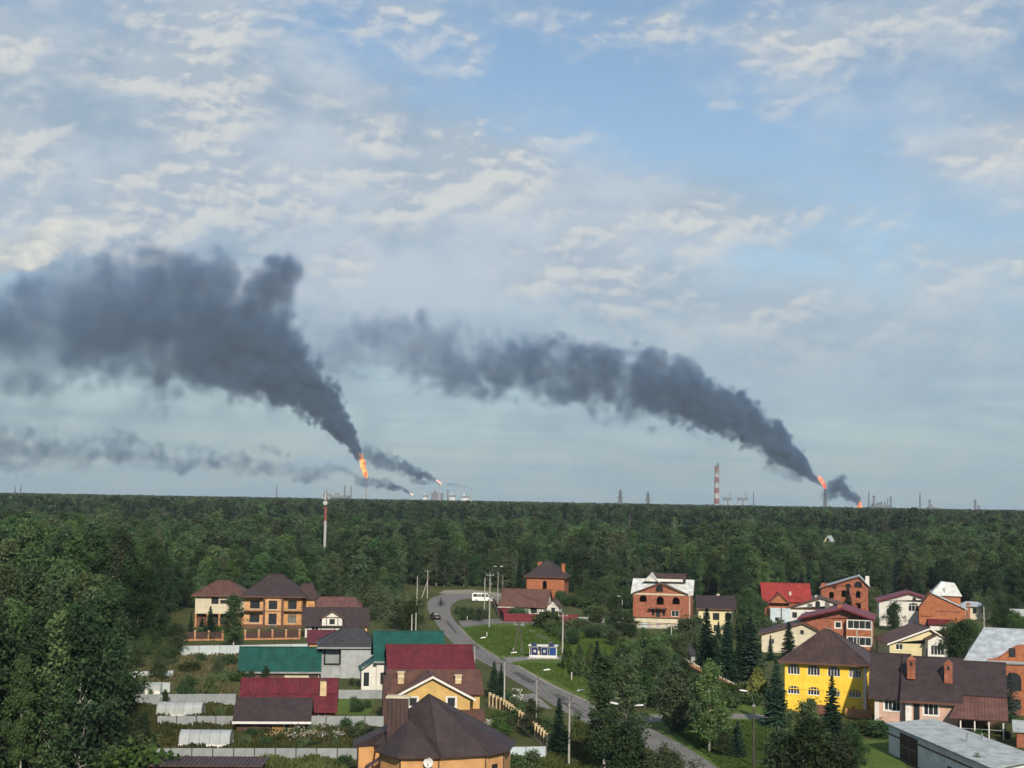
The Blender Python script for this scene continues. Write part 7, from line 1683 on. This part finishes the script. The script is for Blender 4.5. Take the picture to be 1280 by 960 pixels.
FLAME = flame_mat('gas_flame', (1.0, .15, .015), (1.0, .50, .10), 1.0, 1.5); FLAME2 = flame_mat('red_gas_flame', (1.0, .09, .03), (1.0, .38, .20), 0.9, 1.3); FLAME3 = flame_mat('pale_gas_flame', (1.0, .45, .30), (1.0, .8, .65), 1.2, 2.0)
def flame(pts, label, mat_, seed):
    """billowing tongue through (px, py, radius px)"""
    g = np.random.default_rng(seed); P = [far(x, y) for x, y, r in pts]; rr = [r * D / FPX for x, y, r in pts]; base = P[0]; V, F = [], []; n = 14; rows = 26
    for i in range(rows + 1):
        f = i / rows * (len(P) - 1); k = min(int(f), len(P) - 2); u = f - k; c = P[k].lerp(P[k + 1], u); r = rr[k] * (1 - u) + rr[k + 1] * u
        for j in range(n):
            a = 6.283 * j / n; q = r * (1 + .36 * math.sin(3 * a + i * .9 + seed) + .30 * math.sin(5 * a - i * 1.7) + .18 * math.sin(i * 1.3 + a) + .12 * g.normal())
            V.append((c.x - base.x + q * math.cos(a), q * math.sin(a), c.z - base.z + r * .3 * math.sin(a * 2 + i)))
    for i in range(rows): F += [(i * n + j, i * n + (j + 1) % n, (i + 1) * n + (j + 1) % n, (i + 1) * n + j) for j in range(n)]
    F += [tuple(reversed(range(n))), tuple(range(rows * n, rows * n + n))]
    o = new_obj('flame', mesh_from('flame', V, F, mat_, True)); o.location = (base.x, D, base.z); tag(o, label, 'flame', 'gas flames of the plant')
flame([(458, 598, 1.0), (457, 593, 2.2), (455, 587, 2.5), (453.5, 580, 2.7), (451.5, 573, 2.9), (449.5, 568, 2.2), (448, 565, .8)], 'tall orange flame leaning over the white flare stack', FLAME, 1)
flame([(1031.5, 612, .8), (1030.5, 608, 1.8), (1028.5, 604, 2.3), (1026, 599, 2.4), (1023.5, 595.5, 1.4)], 'red-orange flame under the long smoke plume', FLAME2, 2)
flame([(1074, 636, 2.6), (1074, 632, 2.2), (1075, 628, 1.2), (1075.5, 626, .4)], 'low orange flame at the foot of the small smoke puff', FLAME, 3)
flame([(551, 605.5, .5), (549.5, 603, 1.7), (547, 601, 1.8), (545.5, 599.5, .6)], 'small pinkish flame on the white stack', FLAME3, 4); flame([(516, 619, .4), (514.5, 617.5, 1.6), (512.5, 616, .6)], 'tiny pale flame of the lowest flare', FLAME3, 5)
# process plant
for i, (x, t_, w, mm, lb) in enumerate(((431, 607, 1.8, SOOT, 'slim dark column beside the tall flare'), (439, 609, 1.6, SOOT, 'second slim dark column beside the tall flare'), (560, 612, 2.0, SOOT, 'dark column behind the white tank'), (1092.5, 620, 3.2, SOOT, 'thick grey column beside the low flame'), (1113.5, 621, 2.8, SOOT, 'thick grey column at the end of the plant'),
      (1075, 621, 2.2, SOOT, 'stub column right above the low flame'), (1098, 629, 1.6, SOOT, 'low column in the plant cluster'), (1102, 627, 1.4, SOOT, 'slim column in the plant cluster'), (1106, 628, 2.0, SOOT, 'medium column in the plant cluster'), (1109.5, 624, 1.3, SOOT, 'thin tall column in the plant cluster'),
      (1162, 625, 2.6, SOOT, 'lone column with low annex on the horizon'), (1219, 625, 3.2, SOOT, 'twin grey column, the taller, on the horizon'), (1223.5, 632, 2.6, SOOT, 'twin grey column, the lower, on the horizon'), (413, 618, 2, SOOT, 'low dark column by the telecom mast'))): column('process_column', x, t_, w, lb, mm)
for x, t_, d_, lb in ((1086, 616, D, 'hair-thin mast beside the plant columns'), (1150, 617, D, 'hair-thin lone mast on the horizon'), (19, 608, D, 'thin mast at the far edge of the forest, first of two'), (26, 608, D, 'thin mast at the far edge of the forest, second of two'), (346, 608, D, 'faint thin mast on the horizon behind the houses'), (942, 617, D, 'thin mast beside the pipe gantry')):
    p = far(x, t_, d_); o = empty_at('radio_mast', (p.x, d_, 0), lb, 'mast', 'radio masts on the horizon'); lattice(o, p.z, 1.6, .9, SOOT, 14, .45); tube_part(o, 'spike', [([(0, 0, p.z), (0, 0, p.z + 8)], [.6, .3])], SOOT)
def block(px0, px1, top, label, mat_, roofpx=1.0):
    a, b = far(px0, top), far(px1, top); o = empty_at('plant_building', (a.x, D, 0), label, 'building', 'plant buildings on the horizon'); w = b.x - a.x
    box_part(o, 'wall', (0, w, 0, 30, 0, a.z - 4), mat_); box_part(o, 'roof', (-1, w + 1, -1, 31, a.z - 3.9, a.z), SOOT if mat_ is TANK else mat_); box_part(o, 'vent_house', (w * .2, w * .45, 4, 14, a.z + .1, a.z + 6), mat_)
for a in ((529, 534, 619, 'small white plant building by the streak of smoke', TANK), (539, 553, 616, 'grey frame building below the white stack', SOOT), (562, 569, 619, 'white tank house beside the dark column', TANK), (577, 586, 620, 'long low white plant building', TANK), (414, 436, 619, 'low dark plant block beside the slim columns', SOOT), (1094, 1113, 631, 'low grey plant block among the columns', SOOT), (1163, 1172, 634, 'low annex beside the lone column', SOOT), (1090, 1096, 633, 'small block at the plant cluster', SOOT)): block(*a)
for x0, x1, t_, lb in ((906, 914, 622, 'pipe gantry on pale legs beside the tall chimney'), (923.5, 934.5, 622, 'wider pipe gantry on pale legs')):
    a, b = far(x0, t_), far(x1, t_); o = empty_at('pipe_gantry', (a.x, D, 0), lb, 'gantry', 'pipe gantries on the horizon'); w = b.x - a.x
    box_part(o, 'deck', (-2, w + 2, 0, 12, a.z - 7, a.z), SOOT); tube_part(o, 'stack', [([(w * .85, 5, a.z), (w * .85, 5, a.z + 14)], [1.2, 1.0])], SOOT)
    for f in (0, .5, 1): box_part(o, 'leg', (w * f - 1.2, w * f + 1.2, 2, 6, 0, a.z - 7.1), PALE_P if f != .5 else SOOT)
